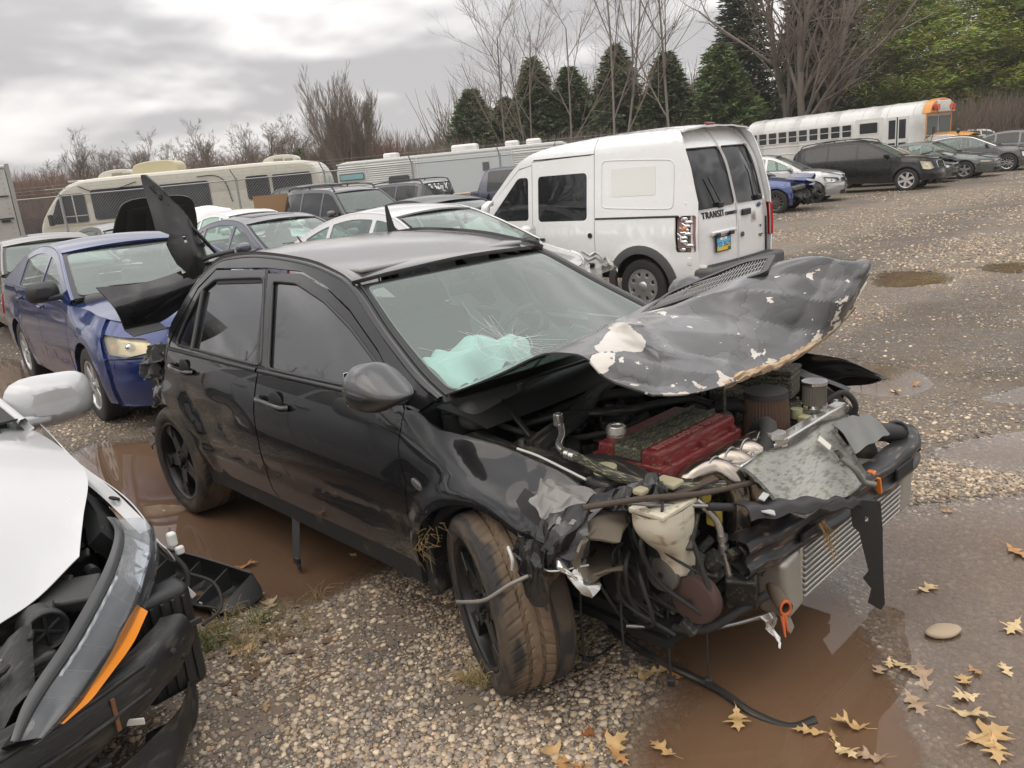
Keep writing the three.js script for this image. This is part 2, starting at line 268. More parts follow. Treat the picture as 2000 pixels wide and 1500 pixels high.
const gravelRough = tex(GN, GN, (i, j) => { const w = pfbm(i / GN * 6, j / GN * 6, 6, 4); return [0.5 + 0.35 * sstep(0.35, 0.6, w) + 0.1 * gf.hgt[j * GN + i]]; });
for (const t of [gravelMap, gravelBump, gravelRough]) t.repeat.set(1 / 2.4, 1 / 2.4);
const groundMat = new THREE.MeshStandardMaterial({ map: gravelMap, bumpMap: gravelBump, bumpScale: 0.012, roughnessMap: gravelRough, roughness: 1, vertexColors: true });
{
  const xs = [], zs = [];
  for (let x = -9; x <= 9.001; x += 0.045) xs.push(x); for (let k = 1; k <= 60; k++) { const e = 9 + 0.05 * k + 600 * Math.pow(k / 60, 4); xs.push(e); xs.unshift(-e); }
  for (let z = -13; z <= 0.6; z += 0.045) zs.push(z); for (let k = 1; k <= 70; k++) zs.unshift(-13 - 0.05 * k - 1100 * Math.pow(k / 70, 4)); for (let k = 1; k <= 12; k++) zs.push(0.6 + 40 * Math.pow(k / 12, 2));
  const nx = xs.length, nz = zs.length, pos = new Float32Array(nx * nz * 3), uv = new Float32Array(nx * nz * 2), col = new Float32Array(nx * nz * 3), idx = [];
  for (let j = 0; j < nz; j++) for (let i = 0; i < nx; i++) {
    const k = j * nx + i, x = xs[i], z = zs[j]; pos.set([x, H(x, z), z], k * 3); uv.set([x + 0.35 * Math.sin(z * 0.7), z + 0.35 * Math.sin(x * 0.6)], k * 2);
    const r = Math.hypot(x, z), n = fbm(x * 0.16, z * 0.16, 6, 4), tr = fbm(x * 0.05 - z * 0.02, z * 0.35 + x * 0.3, 7, 3); let c = 0.95 + 0.5 * (n - 0.5) - 0.34 * sstep(0.5, 0.62, tr) * sstep(4.5, 7, r);
    const g = z < -52 ? sstep(52, 60, -z) : 0; // grass and brown weeds past the fence
    col.set([lerp(c, 0.8, g), lerp(c * 0.985, 0.75, g), lerp(c * 0.96, 0.55, g)], k * 3);
    if (i + 1 < nx && j + 1 < nz) idx.push(k, k + nx, k + 1, k + 1, k + nx, k + nx + 1);
  }
  const g = new THREE.BufferGeometry(); g.setAttribute('position', new THREE.BufferAttribute(pos, 3)); g.setAttribute('uv', new THREE.BufferAttribute(uv, 2)); g.setAttribute('color', new THREE.BufferAttribute(col, 3)); g.setIndex(idx); g.computeVertexNormals();
  ground_('ground', g, groundMat);
}
// water: a clear surface, and below it the muddy body, thicker where it is deeper
const waterMat = new THREE.MeshPhysicalMaterial({ color: 0xffffff, transmission: 1, thickness: 0, roughness: 0.0, ior: 1.33, side: THREE.DoubleSide });
for (const q of PUDDLES) {
  if (q.dry) continue; // its water is the sheet of the puddle it joins
  const out = q.sheet ?? q.p, x0 = Math.min(...out.map(a => a[0])) - 0.4, x1 = Math.max(...out.map(a => a[0])) + 0.4, z0 = Math.min(...out.map(a => a[1])) - 0.4, z1 = Math.max(...out.map(a => a[1])) + 0.4, N = 128;
  const mud = tex(N, N, (i, j) => { const x = lerp(x0, x1, (i + 0.5) / N), z = lerp(z0, z1, (j + 0.5) / N), h = -H(x, z), c = 0.85 + 0.3 * fbm(x * 1.4, z * 1.4, 2, 3); const sh = sstep(0.030, 0.008, h); return [lerp(0.135, 0.225, sh) * c, lerp(0.072, 0.165, sh) * c, lerp(0.034, 0.122, sh) * c, clamp(1 - Math.exp(-Math.max(0, h) / 0.026), 0, 0.97)]; }, true);  // mud colour; its paler shallows paint in the bright sky reflection
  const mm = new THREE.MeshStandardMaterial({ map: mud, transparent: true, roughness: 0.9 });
  const cx = (x0 + x1) / 2, cz = (z0 + z1) / 2, rim = out.map(([x, z], i) => { const a = out[(i + out.length - 1) % out.length], b = out[(i + 1) % out.length], tx = b[0] - a[0], tz = b[1] - a[1], l = Math.hypot(tx, tz), s = polyDist(out, x + tz / l * 0.05, z - tx / l * 0.05) > 0 ? 1 : -1; return new THREE.Vector2(x + s * tz / l * 0.16, -(z - s * tx / l * 0.16)); });
  const mk = y => { const g = new THREE.ShapeGeometry(new THREE.Shape(rim)); g.rotateX(-Math.PI / 2); g.translate(0, y - 0.0004 * PUDDLES.indexOf(q), 0); const u = g.attributes.uv, p = g.attributes.position; for (let i = 0; i < u.count; i++) u.setXY(i, (p.getX(i) - x0) / (x1 - x0), (p.getZ(i) - z0) / (z1 - z0)); return g; };
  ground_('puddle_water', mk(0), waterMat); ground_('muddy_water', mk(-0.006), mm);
}
// loose stones near the viewer
{
  const R = rng(5), kinds = [];
  for (let k = 0; k < 3; k++) { const g = mergeVertices(new THREE.IcosahedronGeometry(1, 1).deleteAttribute('uv').deleteAttribute('normal')), p = g.attributes.position; for (let i = 0; i < p.count; i++) { const v = V().fromBufferAttribute(p, i), n = 0.72 + 0.5 * vnoise(v.x * 1.3 + k * 9, v.y * 1.3, v.z * 1.3 + 4); p.setXYZ(i, v.x * n * 1.1, v.y * n * 0.62, v.z * n * 0.85); } g.computeVertexNormals(); kinds.push(g); }
  const mats = [[], [], []], cols = [[], [], []], m = new THREE.Matrix4(), q = new THREE.Quaternion(), e = new THREE.Euler();
  const put = (x, z, s, sink) => {
    const k = (R() * 3) | 0, h = H(x, z); e.set(R() * 0.7 - 0.35, R() * 6.28, R() * 0.7 - 0.35);
    m.compose(V(x, h + s * (0.25 - sink), z), q.setFromEuler(e), V(s, s, s)); mats[k].push(...m.elements);
    const c = STONES[(R() * STONES.length) | 0], t = (0.85 + R() * 0.75) * (h < 0.004 ? 0.62 : 1); cols[k].push(c[0] * t * 1.12, c[1] * t * 1.02, c[2] * t * 0.90);
  };
  for (let i = 0; i < 210000; i++) { // denser near the camera
    const t = Math.pow(R(), 1.7), dz = -1.2 - t * 12.5, half = 0.9 + -dz * 0.78, x = (R() * 2 - 1) * half, patch = fbm(x * 1.1, dz * 1.1, 4, 3);
    if (patch < 0.33 + 0.25 * R()) continue; if (R() < 0.75 * sstep(0.50, 0.60, fbm(x * 0.05 - dz * 0.02, dz * 0.35 + x * 0.3, 7, 3)) * sstep(4.5, 6.5, Math.hypot(x, dz))) continue;
    const s = (0.0036 + 0.0115 * Math.pow(R(), 3.4)) * (1 + t * 0.5); put(x, dz, s, R() * 0.35);
  }
  for (let i = 0; i < 170000; i++) { const z = -1.5 - 2.6 * Math.pow(R(), 1.3), half = 0.5 - z * 0.74, x = (R() * 2 - 1) * half; if (fbm(x * 1.4, z * 1.4, 6, 3) < 0.22 + 0.24 * R()) continue; put(x, z, 0.0026 + 0.0115 * Math.pow(R(), 3.2), R() * 0.3); }
  for (let i = 0; i < 40000; i++) { const t = Math.pow(R(), 1.2), dz = -10 - t * 26, x = 1 + (R() * 1.15 - 0.1) * -dz * 0.85, s = 0.012 + 0.02 * R() * R(); if (fbm(x * 0.6, dz * 0.6, 2, 3) > 0.44) put(x, dz, s, 0.2 * R()); }
  kinds.forEach((g, k) => {
    const n = mats[k].length / 16, im = new THREE.InstancedMesh(g, std(1, 0.55, 0, { roughnessMap: null }), n); im.instanceMatrix.array.set(mats[k]);
    im.instanceColor = new THREE.InstancedBufferAttribute(new Float32Array(cols[k]), 3); im.name = numbered('gravel'); im.userData = { kind: 'stuff', label: 'loose wet gravel stones scattered over the lot', category: 'gravel' }; im.castShadow = im.receiveShadow = true; scene.add(im);
  });
}
// ------------------------------------------------------------------ trees, brush, fence line
const barkM = std([0.20, 0.172, 0.142], 0.9, 0, { bumpMap: bumpTex, bumpScale: 0.01 }), twigM = std([0.19, 0.15, 0.12], 0.9), redTwigM = std([0.20, 0.128, 0.095], 0.9);
function segTube(pts, rad, rs, P_, N_, I_) { // tapered tube along points
  const n = pts.length, base = P_.length / 3, t = V(), a = V(), b = V();
  for (let i = 0; i < n; i++) {
    t.copy(pts[Math.min(i + 1, n - 1)]).sub(pts[Math.max(i - 1, 0)]).normalize(); a.set(0.31, 0.2, 0.93).cross(t); if (a.lengthSq() < 1e-4) a.set(1, 0, 0); a.normalize(); b.copy(t).cross(a);
    for (let k = 0; k < rs; k++) { const q = k / rs * 6.2832, c = Math.cos(q), s = Math.sin(q), x = a.x * c + b.x * s, y = a.y * c + b.y * s, z = a.z * c + b.z * s; P_.push(pts[i].x + x * rad[i], pts[i].y + y * rad[i], pts[i].z + z * rad[i]); N_.push(x, y, z); }
    if (i) for (let k = 0; k < rs; k++) { const k2 = (k + 1) % rs, p = base + (i - 1) * rs, q = base + i * rs; I_.push(p + k, p + k2, q + k, p + k2, q + k2, q + k); }
  }
}
function geoOf(p, n, i) { const g = new THREE.BufferGeometry(); g.setAttribute('position', new THREE.Float32BufferAttribute(p, 3)); g.setAttribute('normal', new THREE.Float32BufferAttribute(n, 3)); g.setIndex(i); g.setAttribute('uv', new THREE.Float32BufferAttribute(new Float32Array(p.length / 3 * 2), 2)); return g; }
// leafless tree: o.h height, o.r trunk radius, o.stems, o.fork where limbs begin, o.up how upright
function bareTree(o) {
  const R = rng(o.seed), tr = [[], [], []], cr = [[], [], []], maxD = o.depth ?? 5;
  const grow = (p, d, len, r, depth) => {
    const n = depth < 2 ? 6 : depth < 4 ? 4 : 3, pts = [p.clone()], rad = [r], dir = d.clone(), wob = o.wob ?? 0.16, kids = [];
    for (let i = 1; i <= n; i++) { dir.add(V((R() - 0.5) * wob, (R() - 0.5) * wob + (o.up ?? 0.06), (R() - 0.5) * wob)).normalize(); pts.push(pts[i - 1].clone().addScaledVector(dir, len / n)); rad.push(lerp(r, r * 0.45, i / n)); if (i >= (depth === 0 ? (o.fork ?? 2) : 1)) kids.push([pts[i], dir.clone(), rad[i], i / n]); }
    const T = depth <= 1 ? tr : cr; segTube(pts, rad, depth === 0 ? 8 : depth < 3 ? 5 : 3, ...T);
    if (depth >= maxD) return;
    for (const [q, dd, rr, t] of kids) {
      if (depth > 0 && R() < (o.skip ?? 0.3)) continue; const m = depth === 0 ? (o.limbs ?? 2) : (R() < 0.35 ? 2 : 1);
      for (let k = 0; k < m; k++) { const az = R() * 6.283, sp = (o.spread ?? 0.75) * (0.7 + 0.6 * R()), ax = V(Math.cos(az), 0.15, Math.sin(az)).cross(dd).normalize(), nd = dd.clone().applyAxisAngle(ax, sp); grow(q, nd, len * (0.42 + 0.22 * R()) * (1.15 - 0.35 * t), Math.max(rr * 0.62, o.minR ?? 0.006), depth + 1); }
    }
  };
  for (let s = 0; s < (o.stems ?? 1); s++) { const a = s * 2.4 + R(), l = s || (o.stems > 1) ? (o.lean ?? 0.3) : (o.lean ?? 0.05); grow(V(Math.cos(a) * 0.15 * (o.stems > 1 ? 1 : 0), -0.1, Math.sin(a) * 0.15 * (o.stems > 1 ? 1 : 0)), V(Math.cos(a) * l, 1, Math.sin(a) * l).normalize(), o.h * (o.trunk ?? 0.62) * (0.85 + 0.25 * R()), o.r, 0); }
  return [geoOf(...tr), geoOf(...cr)];
}
// conifer: whorls of drooping boughs clothed in small needle sprays
function conifer(o) {
  const R = rng(o.seed), p = [], n = [], c = [], tp = [[], [], []]; segTube([V(0, -0.1, 0), V(0.03, o.h * 0.5, 0), V(0, o.h * 0.98, 0)], [o.h * 0.018 + 0.03, o.h * 0.012, 0.012], 7, ...tp);
  const spray = (x, y, z, dx, dy, dz, l, w, tone) => { // a kite-shaped spray
    const d = V(dx, dy, dz).normalize(), s = V(R() - 0.5, R() - 0.5, R() - 0.5).cross(d).normalize(), nn = s.clone().cross(d).normalize();
    const a = V(x, y, z), b = a.clone().addScaledVector(d, l * 0.4).addScaledVector(s, w), e = a.clone().addScaledVector(d, l), f = a.clone().addScaledVector(d, l * 0.4).addScaledVector(s, -w);
    for (const q of [a, b, e, a, e, f]) { p.push(q.x, q.y, q.z); n.push(nn.x, nn.y, nn.z); c.push(tone[0], tone[1], tone[2]); }
  };
  const boughs = o.boughs ?? 190, ox = R() * 50;
  for (let b = 0; b < boughs; b++) {
    const t = Math.pow((b + R()) / boughs, o.pack ?? 0.9), y = lerp(o.clear ?? 0.2, o.h, t), a = b * 2.39996 + R() * 0.6, lump = 0.7 + 0.65 * vnoise(Math.cos(a) * 1.6 + ox, y * 0.8, Math.sin(a) * 1.6);
    const L = o.rad * (o.shape ? o.shape(t) : Math.pow(1 - t, 0.75) + 0.04) * lump, droop = o.droop ?? -0.15;
    if (o.tiers && vnoise(t * o.tiers, a * 0.8, 3) < 0.36) continue;
    const bend = (s) => V(Math.cos(a) * L * s, y + L * (droop * s + (o.lift ?? 0.18) * s * s), Math.sin(a) * L * s);
    segTube([bend(0), bend(0.5), bend(0.95)], [0.03, 0.018, 0.006], 3, ...tp);
    const k = Math.max(5, Math.round(L * (o.dens ?? 16))), bt = 0.7 + 0.6 * R();
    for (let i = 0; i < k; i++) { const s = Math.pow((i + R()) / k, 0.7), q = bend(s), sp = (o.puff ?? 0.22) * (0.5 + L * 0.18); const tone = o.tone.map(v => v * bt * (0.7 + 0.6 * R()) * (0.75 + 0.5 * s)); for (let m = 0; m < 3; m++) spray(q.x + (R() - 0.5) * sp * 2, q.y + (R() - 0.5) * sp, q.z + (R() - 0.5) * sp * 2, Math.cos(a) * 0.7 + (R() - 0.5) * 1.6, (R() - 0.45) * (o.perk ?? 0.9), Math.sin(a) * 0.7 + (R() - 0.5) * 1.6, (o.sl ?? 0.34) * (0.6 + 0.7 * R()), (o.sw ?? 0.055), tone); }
  }
  const g = new THREE.BufferGeometry(); g.setAttribute('position', new THREE.Float32BufferAttribute(p, 3)); g.setAttribute('normal', new THREE.Float32BufferAttribute(n, 3)); g.setAttribute('color', new THREE.Float32BufferAttribute(c, 3)); g.setAttribute('uv', new THREE.Float32BufferAttribute(new Float32Array(p.length / 3 * 2), 2));
  return [geoOf(...tp), g];
}
const needleM = new THREE.MeshPhysicalMaterial({ vertexColors: true, roughness: 0.8, side: THREE.DoubleSide, transmission: 0.2, thickness: 0 });
const proto = {}, ORD = ['first', 'second', 'third', 'fourth', 'fifth', 'sixth', 'seventh', 'eighth', 'ninth', 'tenth', 'eleventh', 'twelfth'];
function tree(kind, make, mats, name, label, x, z, s, turn, group, lean = 0) {
  let t; if (!proto[kind]) { const [a, b] = make(); t = new THREE.Group(); P(t, 'trunk', a, mats[0]); P(t, 'crown', b, mats[1]); proto[kind] = t; } else t = proto[kind].clone();
  t.name = numbered(name); t.position.set(x, H(x, z) - 0.02, z); t.rotation.set(0, turn, lean); if (kind.startsWith('cone')) { const q = hash3(Math.round(x * 10), Math.round(z * 10), 5); t.scale.set(s * (0.85 + 0.55 * q), s * (0.9 + 0.2 * hash3(Math.round(x * 10), 3, 7)), s * (0.9 + 0.4 * q)); t.rotation.x = (q - 0.5) * 0.08; } else t.scale.setScalar(s); t.userData = { label, category: 'tree', ...(group ? { group } : {}) }; scene.add(t); return t;
}
{
  const bt = [barkM, twigM], bare = {
    far1: () => bareTree({ seed: 1, h: 8, r: 0.16, limbs: 2, fork: 2, spread: 0.7, depth: 5, minR: 0.009 }), far2: () => bareTree({ seed: 8, h: 8, r: 0.15, limbs: 3, fork: 2, spread: 0.6, depth: 5, minR: 0.009, up: 0.1 }), far3: () => bareTree({ seed: 15, h: 8, r: 0.17, stems: 2, limbs: 2, fork: 2, spread: 0.7, depth: 5, minR: 0.009 }),
    fan: () => bareTree({ seed: 23, h: 11.5, r: 0.08, stems: 15, lean: 0.36, limbs: 1, fork: 2, spread: 0.35, depth: 4, trunk: 0.5, skip: 0.12, minR: 0.008, up: 0.12, wob: 0.1 }),
    tall1: () => bareTree({ seed: 31, h: 12, r: 0.085, limbs: 1, fork: 2, spread: 0.55, depth: 4, trunk: 0.85, minR: 0.006, up: 0.08, wob: 0.08 }), tall2: () => bareTree({ seed: 37, h: 12, r: 0.08, limbs: 1, fork: 2, spread: 0.5, depth: 4, trunk: 0.85, minR: 0.006, up: 0.08, wob: 0.08, stems: 2, lean: 0.08 }),
    big: () => bareTree({ seed: 47, h: 17, r: 0.27, stems: 4, lean: 0.34, limbs: 2, fork: 2, spread: 0.6, depth: 5, skip: 0.42, trunk: 0.6, minR: 0.006, up: 0.05, wob: 0.14 }),
  };
  const add = (k, x, z, s, turn, label, lean = 0, group) => tree('bare_' + k, bare[k], bt, 'bare_tree', label, x, z, s, turn, group, lean);
  const gl = 'leafless trees of the far left tree line';
  [['far2', -43.5, -72.5, 0.95], ['far1', -40.6, -77.6, 1.0], ['far2', -38.6, -77.6, 1.05], ['far3', -36.2, -78, 0.98], ['far1', -33.8, -80, 1.05], ['far2', -31.8, -77, 0.95], ['far3', -29, -76, 0.98], ['far2', -26.2, -77, 1.02], ['far1', -23.4, -75, 0.9], ['far3', -20.4, -72, 1.02], ['far2', -17.6, -74, 0.95]].forEach(([k, x, z, s], i) => add(k, x, z, s, i * 1.7, `${ORD[i]} leafless tree from the left in the distant tree line behind the motorhome`, 0, gl));
  for (let i = 0; i < 12; i++) add(['far3', 'far1', 'far2'][i % 3], -47 + i * 2.9 + (i % 2), -84 - (i % 4) * 1.5, 0.85 + 0.05 * (i % 5), i * 2.3, `${ORD[i]} leafless tree from the left in the second, farther row of the tree line`, 0, 'leafless trees of the farther row');
  add('fan', -10.5, -62, 1.0, 0.4, 'wide fan-shaped leafless tree rising behind the gap between motorhome and trailer');
  add('fan', -13.4, -66, 0.6, 2.4, 'small fan-shaped leafless tree beside the larger fan-shaped one');
  add('fan', -4.9, -64, 0.55, 1.4, 'low twiggy leafless tree behind the left end of the white trailer');
  const B = [['tall1', 0.9, -45.5, 0.80, 0, 'slim leafless tree at the left edge of the evergreens, behind the trailer'], ['tall2', 2.2, -46.2, 0.78, 1, 'double-stemmed slim leafless tree above the right end of the trailer'], ['tall1', 4.3, -45, 0.82, 2.2, 'slim leafless tree just right of the trailer, before the evergreens'], ['tall2', 6.6, -43.6, 1.06, 3.1, 'tall double-stemmed leafless tree above the white van roof'], ['tall1', 9.5, -43.4, 1.05, 4.4, 'tall single leafless tree above the rear doors of the white van']];
  for (const [k, x, z, s, t, l] of B) add(k, x, z, s, t, l, 0.07);
  add('big', 17.8, -46.8, 0.98, 0.9, 'large many-limbed leafless tree towering over the white bus');
  const dark = [0.07, 0.098, 0.04], mid = [0.095, 0.135, 0.04], lite = [0.21, 0.25, 0.045];
  const cone = {
    a: () => conifer({ seed: 61, h: 7, rad: 2.0, tone: dark, boughs: 260, dens: 20 }), b: () => conifer({ seed: 67, h: 8, rad: 2.3, tone: dark, boughs: 260, dens: 18, shape: t => Math.pow(1 - t, 0.72) * (0.6 + 0.4 * sstep(0, 0.2, t)) + 0.03 }), c: () => conifer({ seed: 71, h: 8, rad: 2.6, tone: mid, boughs: 220, dens: 18, shape: t => Math.pow(1 - t, 0.55) }),
    d: () => conifer({ seed: 79, h: 15, rad: 3.2, tone: [0.055, 0.075, 0.034], boughs: 300, dens: 13, droop: -0.35, lift: 0.2, sl: 0.42, sw: 0.06 }), e: () => conifer({ seed: 83, h: 14, rad: 4.6, tone: lite, boughs: 210, dens: 22, droop: 0.05, lift: 0.12, tiers: 9, puff: 0.5, sl: 0.32, sw: 0.03, clear: 1.8, shape: t => Math.pow(1 - t, 0.5) * (0.6 + 0.4 * sstep(0, 0.3, t)) }),
  };
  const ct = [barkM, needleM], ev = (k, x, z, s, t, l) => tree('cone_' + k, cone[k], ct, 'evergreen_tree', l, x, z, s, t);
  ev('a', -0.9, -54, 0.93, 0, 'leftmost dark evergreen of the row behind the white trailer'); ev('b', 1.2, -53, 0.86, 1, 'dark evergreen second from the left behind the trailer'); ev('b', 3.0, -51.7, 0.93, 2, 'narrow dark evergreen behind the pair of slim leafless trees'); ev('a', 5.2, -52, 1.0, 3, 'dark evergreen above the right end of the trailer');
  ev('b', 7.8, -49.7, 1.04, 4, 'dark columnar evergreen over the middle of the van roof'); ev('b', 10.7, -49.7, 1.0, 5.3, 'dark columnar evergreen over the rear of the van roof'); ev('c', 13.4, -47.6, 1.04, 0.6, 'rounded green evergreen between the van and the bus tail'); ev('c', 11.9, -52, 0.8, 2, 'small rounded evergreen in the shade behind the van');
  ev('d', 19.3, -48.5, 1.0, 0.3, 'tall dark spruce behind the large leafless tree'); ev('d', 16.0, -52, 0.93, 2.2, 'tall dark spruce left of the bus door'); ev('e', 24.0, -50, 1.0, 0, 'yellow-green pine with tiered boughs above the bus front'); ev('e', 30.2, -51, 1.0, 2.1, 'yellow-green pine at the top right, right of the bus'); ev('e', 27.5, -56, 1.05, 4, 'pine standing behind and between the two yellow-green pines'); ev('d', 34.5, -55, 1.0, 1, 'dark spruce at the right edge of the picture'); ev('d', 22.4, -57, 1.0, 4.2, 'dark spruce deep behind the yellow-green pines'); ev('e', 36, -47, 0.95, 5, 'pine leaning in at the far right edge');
  ev('c', -15.6, -68, 0.62, 1, 'small evergreen in the brush above the rear of the motorhome'); ev('c', -13.2, -70, 0.7, 3, 'second small evergreen in the brush behind the motorhome');
  add('big', -23.5, -10.5, 0.55, 2.0, 'leafless tree standing left of the lot, seen only mirrored in the wreck\'s windows');
  // brush: dense twigs nobody could count
  const R = rng(99), clump = (() => { const a = [[], [], []]; for (let i = 0; i < 46; i++) { const az = R() * 6.283, l = 0.15 + R() * 0.5, pts = [V((R() - 0.5) * 0.7, 0, (R() - 0.5) * 0.7)]; let d = V(Math.cos(az) * l, 1, Math.sin(az) * l).normalize(); for (let k = 0; k < 4; k++) { d.add(V((R() - 0.5) * 0.5, 0, (R() - 0.5) * 0.5)).normalize(); pts.push(pts[k].clone().addScaledVector(d, 0.16 + R() * 0.12)); } segTube(pts, [0.008, 0.007, 0.005, 0.004, 0.002], 3, ...a); } return geoOf(...a); })();
  const lay = (name, label, mat, n, f) => { const im = new THREE.InstancedMesh(clump, mat, n), m = new THREE.Matrix4(), q = new THREE.Quaternion(), e = new THREE.Euler(); for (let i = 0; i < n; i++) { const [x, z, s, sy] = f(R); e.set((R() - 0.5) * 0.5, R() * 6.28, (R() - 0.5) * 0.5); m.compose(V(x, R() * 0.5 * sy, z), q.setFromEuler(e), V(s, sy, s)); im.setMatrixAt(i, m); } im.name = numbered(name); im.userData = { kind: 'stuff', label, category: 'brush' }; scene.add(im); };
  lay('brush', 'reddish brown leafless brush behind the motorhome and the trailer', redTwigM, 1500, R => { const x = -46 + R() * 46, z = -66 - R() * 14; return [x, z, 2.2 + R() * 2, 2.2 + R() * 2.0 * fbm(x * 0.2, 3, 1, 2) * 1.6]; });
  lay('brush', 'brown leafless undergrowth in front of the evergreens', twigM, 1500, R => { const x = -4 + R() * 44, z = (x > 10 && x < 22 ? -46.5 : -43) - R() * 7; return [x, z, 1.4 + R() * 1.2, 1.2 + R() * 1.7]; });
  lay('brush', 'dense dark thicket behind the evergreens', std([0.17, 0.14, 0.10], 0.95), 420, R => { const x = -2 + R() * 48, z = -56 - R() * 6; return [x, z, 3 + R() * 2, 3 + R() * 3.2]; });
  lay('weeds', 'tan dead weeds along the fence foot', std([0.26, 0.20, 0.12], 0.95), 500, R => { const x = -18 + R() * 50; return [x, (x < 8 ? -29 : -44) - R() * 3, 0.7, 0.5 + R() * 0.5]; });
}
// ------------------------------------------------------------------ cars: every one is a set of bent sheet-metal panels over a dark inner shell
// a car's own axes: x forward from the front axle, y up, z to its right
function carShape(S) {
  const sh = interp(S.shoulder), rf = interp(S.roof), a1 = S.af ?? 0.75, a2 = S.ar ?? 0.7, N = S.n ?? 2.4, xc = S.roof[0][0], xr = S.roof[S.roof.length - 1][0], ins = S.inset ?? (y => (y > 0.5 ? (y - 0.5) * 0.35 : (0.5 - y) * 0.1)), insR = S.insetR ?? (y => Math.abs(y - 0.55) * 0.12);
  const sec = (x, y) => {
    const yb = sh(x), yy = Math.min(y, yb), t = clamp((yy - S.ys) / (yb - S.ys), 0, 1.2);
    let z = S.w * (t < 0.45 ? 1 - 0.05 * Math.pow(1 - t / 0.45, 2) : 1 - (S.hip ?? 0.06) * Math.pow((t - 0.45) / 0.55, 2));
    const roll = Math.max(sstep(xc - 0.05, xc + 0.35, x), sstep(xr + 0.05, xr - 0.3, x)); z -= roll * 0.07 * Math.pow(sstep(0.72, 1.02, t), 2);
    for (const ax of [0, -S.wb]) { const d = Math.hypot(x - ax, y - S.rw); if (d < S.ra + 0.14) z += (S.flare ?? 0.012) * sstep(S.ra + 0.14, S.ra + 0.01, d); } // wheel-arch lip
    z -= 0.010 * Math.exp(-Math.pow((y - (S.crease ?? 0.47)) / 0.03, 2)) * (S.noCrease ? 0 : 1);
    if (y > yb) { const u = y - yb; z -= S.tum * u + (S.bow ?? 0.12) * u * u; }
    return z;
  };
  const plan = (x, y) => { const f = x + ins(y), b = x - insR(y); let p = 1; if (f > S.xn - a1) { const q = clamp((f - S.xn + a1) / a1, 0, 1); p = Math.pow(1 - Math.pow(q, N), 1 / N); } if (b < S.xt + a2) { const q = clamp((S.xt + a2 - b) / a2, 0, 1); p = Math.min(p, Math.pow(1 - Math.pow(q, N), 1 / N)); } return p; };
  const side = (x, y) => (sec(x, y) - (S.dent ? S.dent(x, y) : 0)) * plan(x, y);
  const front = (u, y) => { const th = clamp(Math.abs(u), 0, 1) * Math.PI / 2, e = 2 / N, x = S.xn - ins(y) - a1 + a1 * Math.pow(Math.max(Math.cos(th), 0), e), z = sec(Math.max(x, S.xn - a1), y) * Math.pow(Math.sin(th), e); return [x, y, Math.sign(u) * z]; };
  const rear = (u, y) => { const th = clamp(Math.abs(u), 0, 1) * Math.PI / 2, e = 2 / N, x = S.xt + insR(y) + a2 - a2 * Math.pow(Math.max(Math.cos(th), 0), e), z = sec(Math.min(x, S.xt + a2), y) * Math.pow(Math.sin(th), e); return [x, y, Math.sign(u) * z]; };
  const noseTop = u => { let y = 0.75; for (let i = 0; i < 8; i++) y = sh(front(u, y)[0]) - 0.008; return y; };
  return { noseTop, S, sh, rf, side, front, rear, a1, a2, N, xc, xr, ins, insR, R: (x, y) => [x, y, side(x, y)], L: (x, y) => [x, y, -side(x, y)] };
}
const arc = (cx, cy, r, a0, a1, n = 14) => Array.from({ length: n + 1 }, (_, i) => { const a = lerp(a0, a1, i / n); return [cx + r * Math.cos(a), cy + r * Math.sin(a)]; });
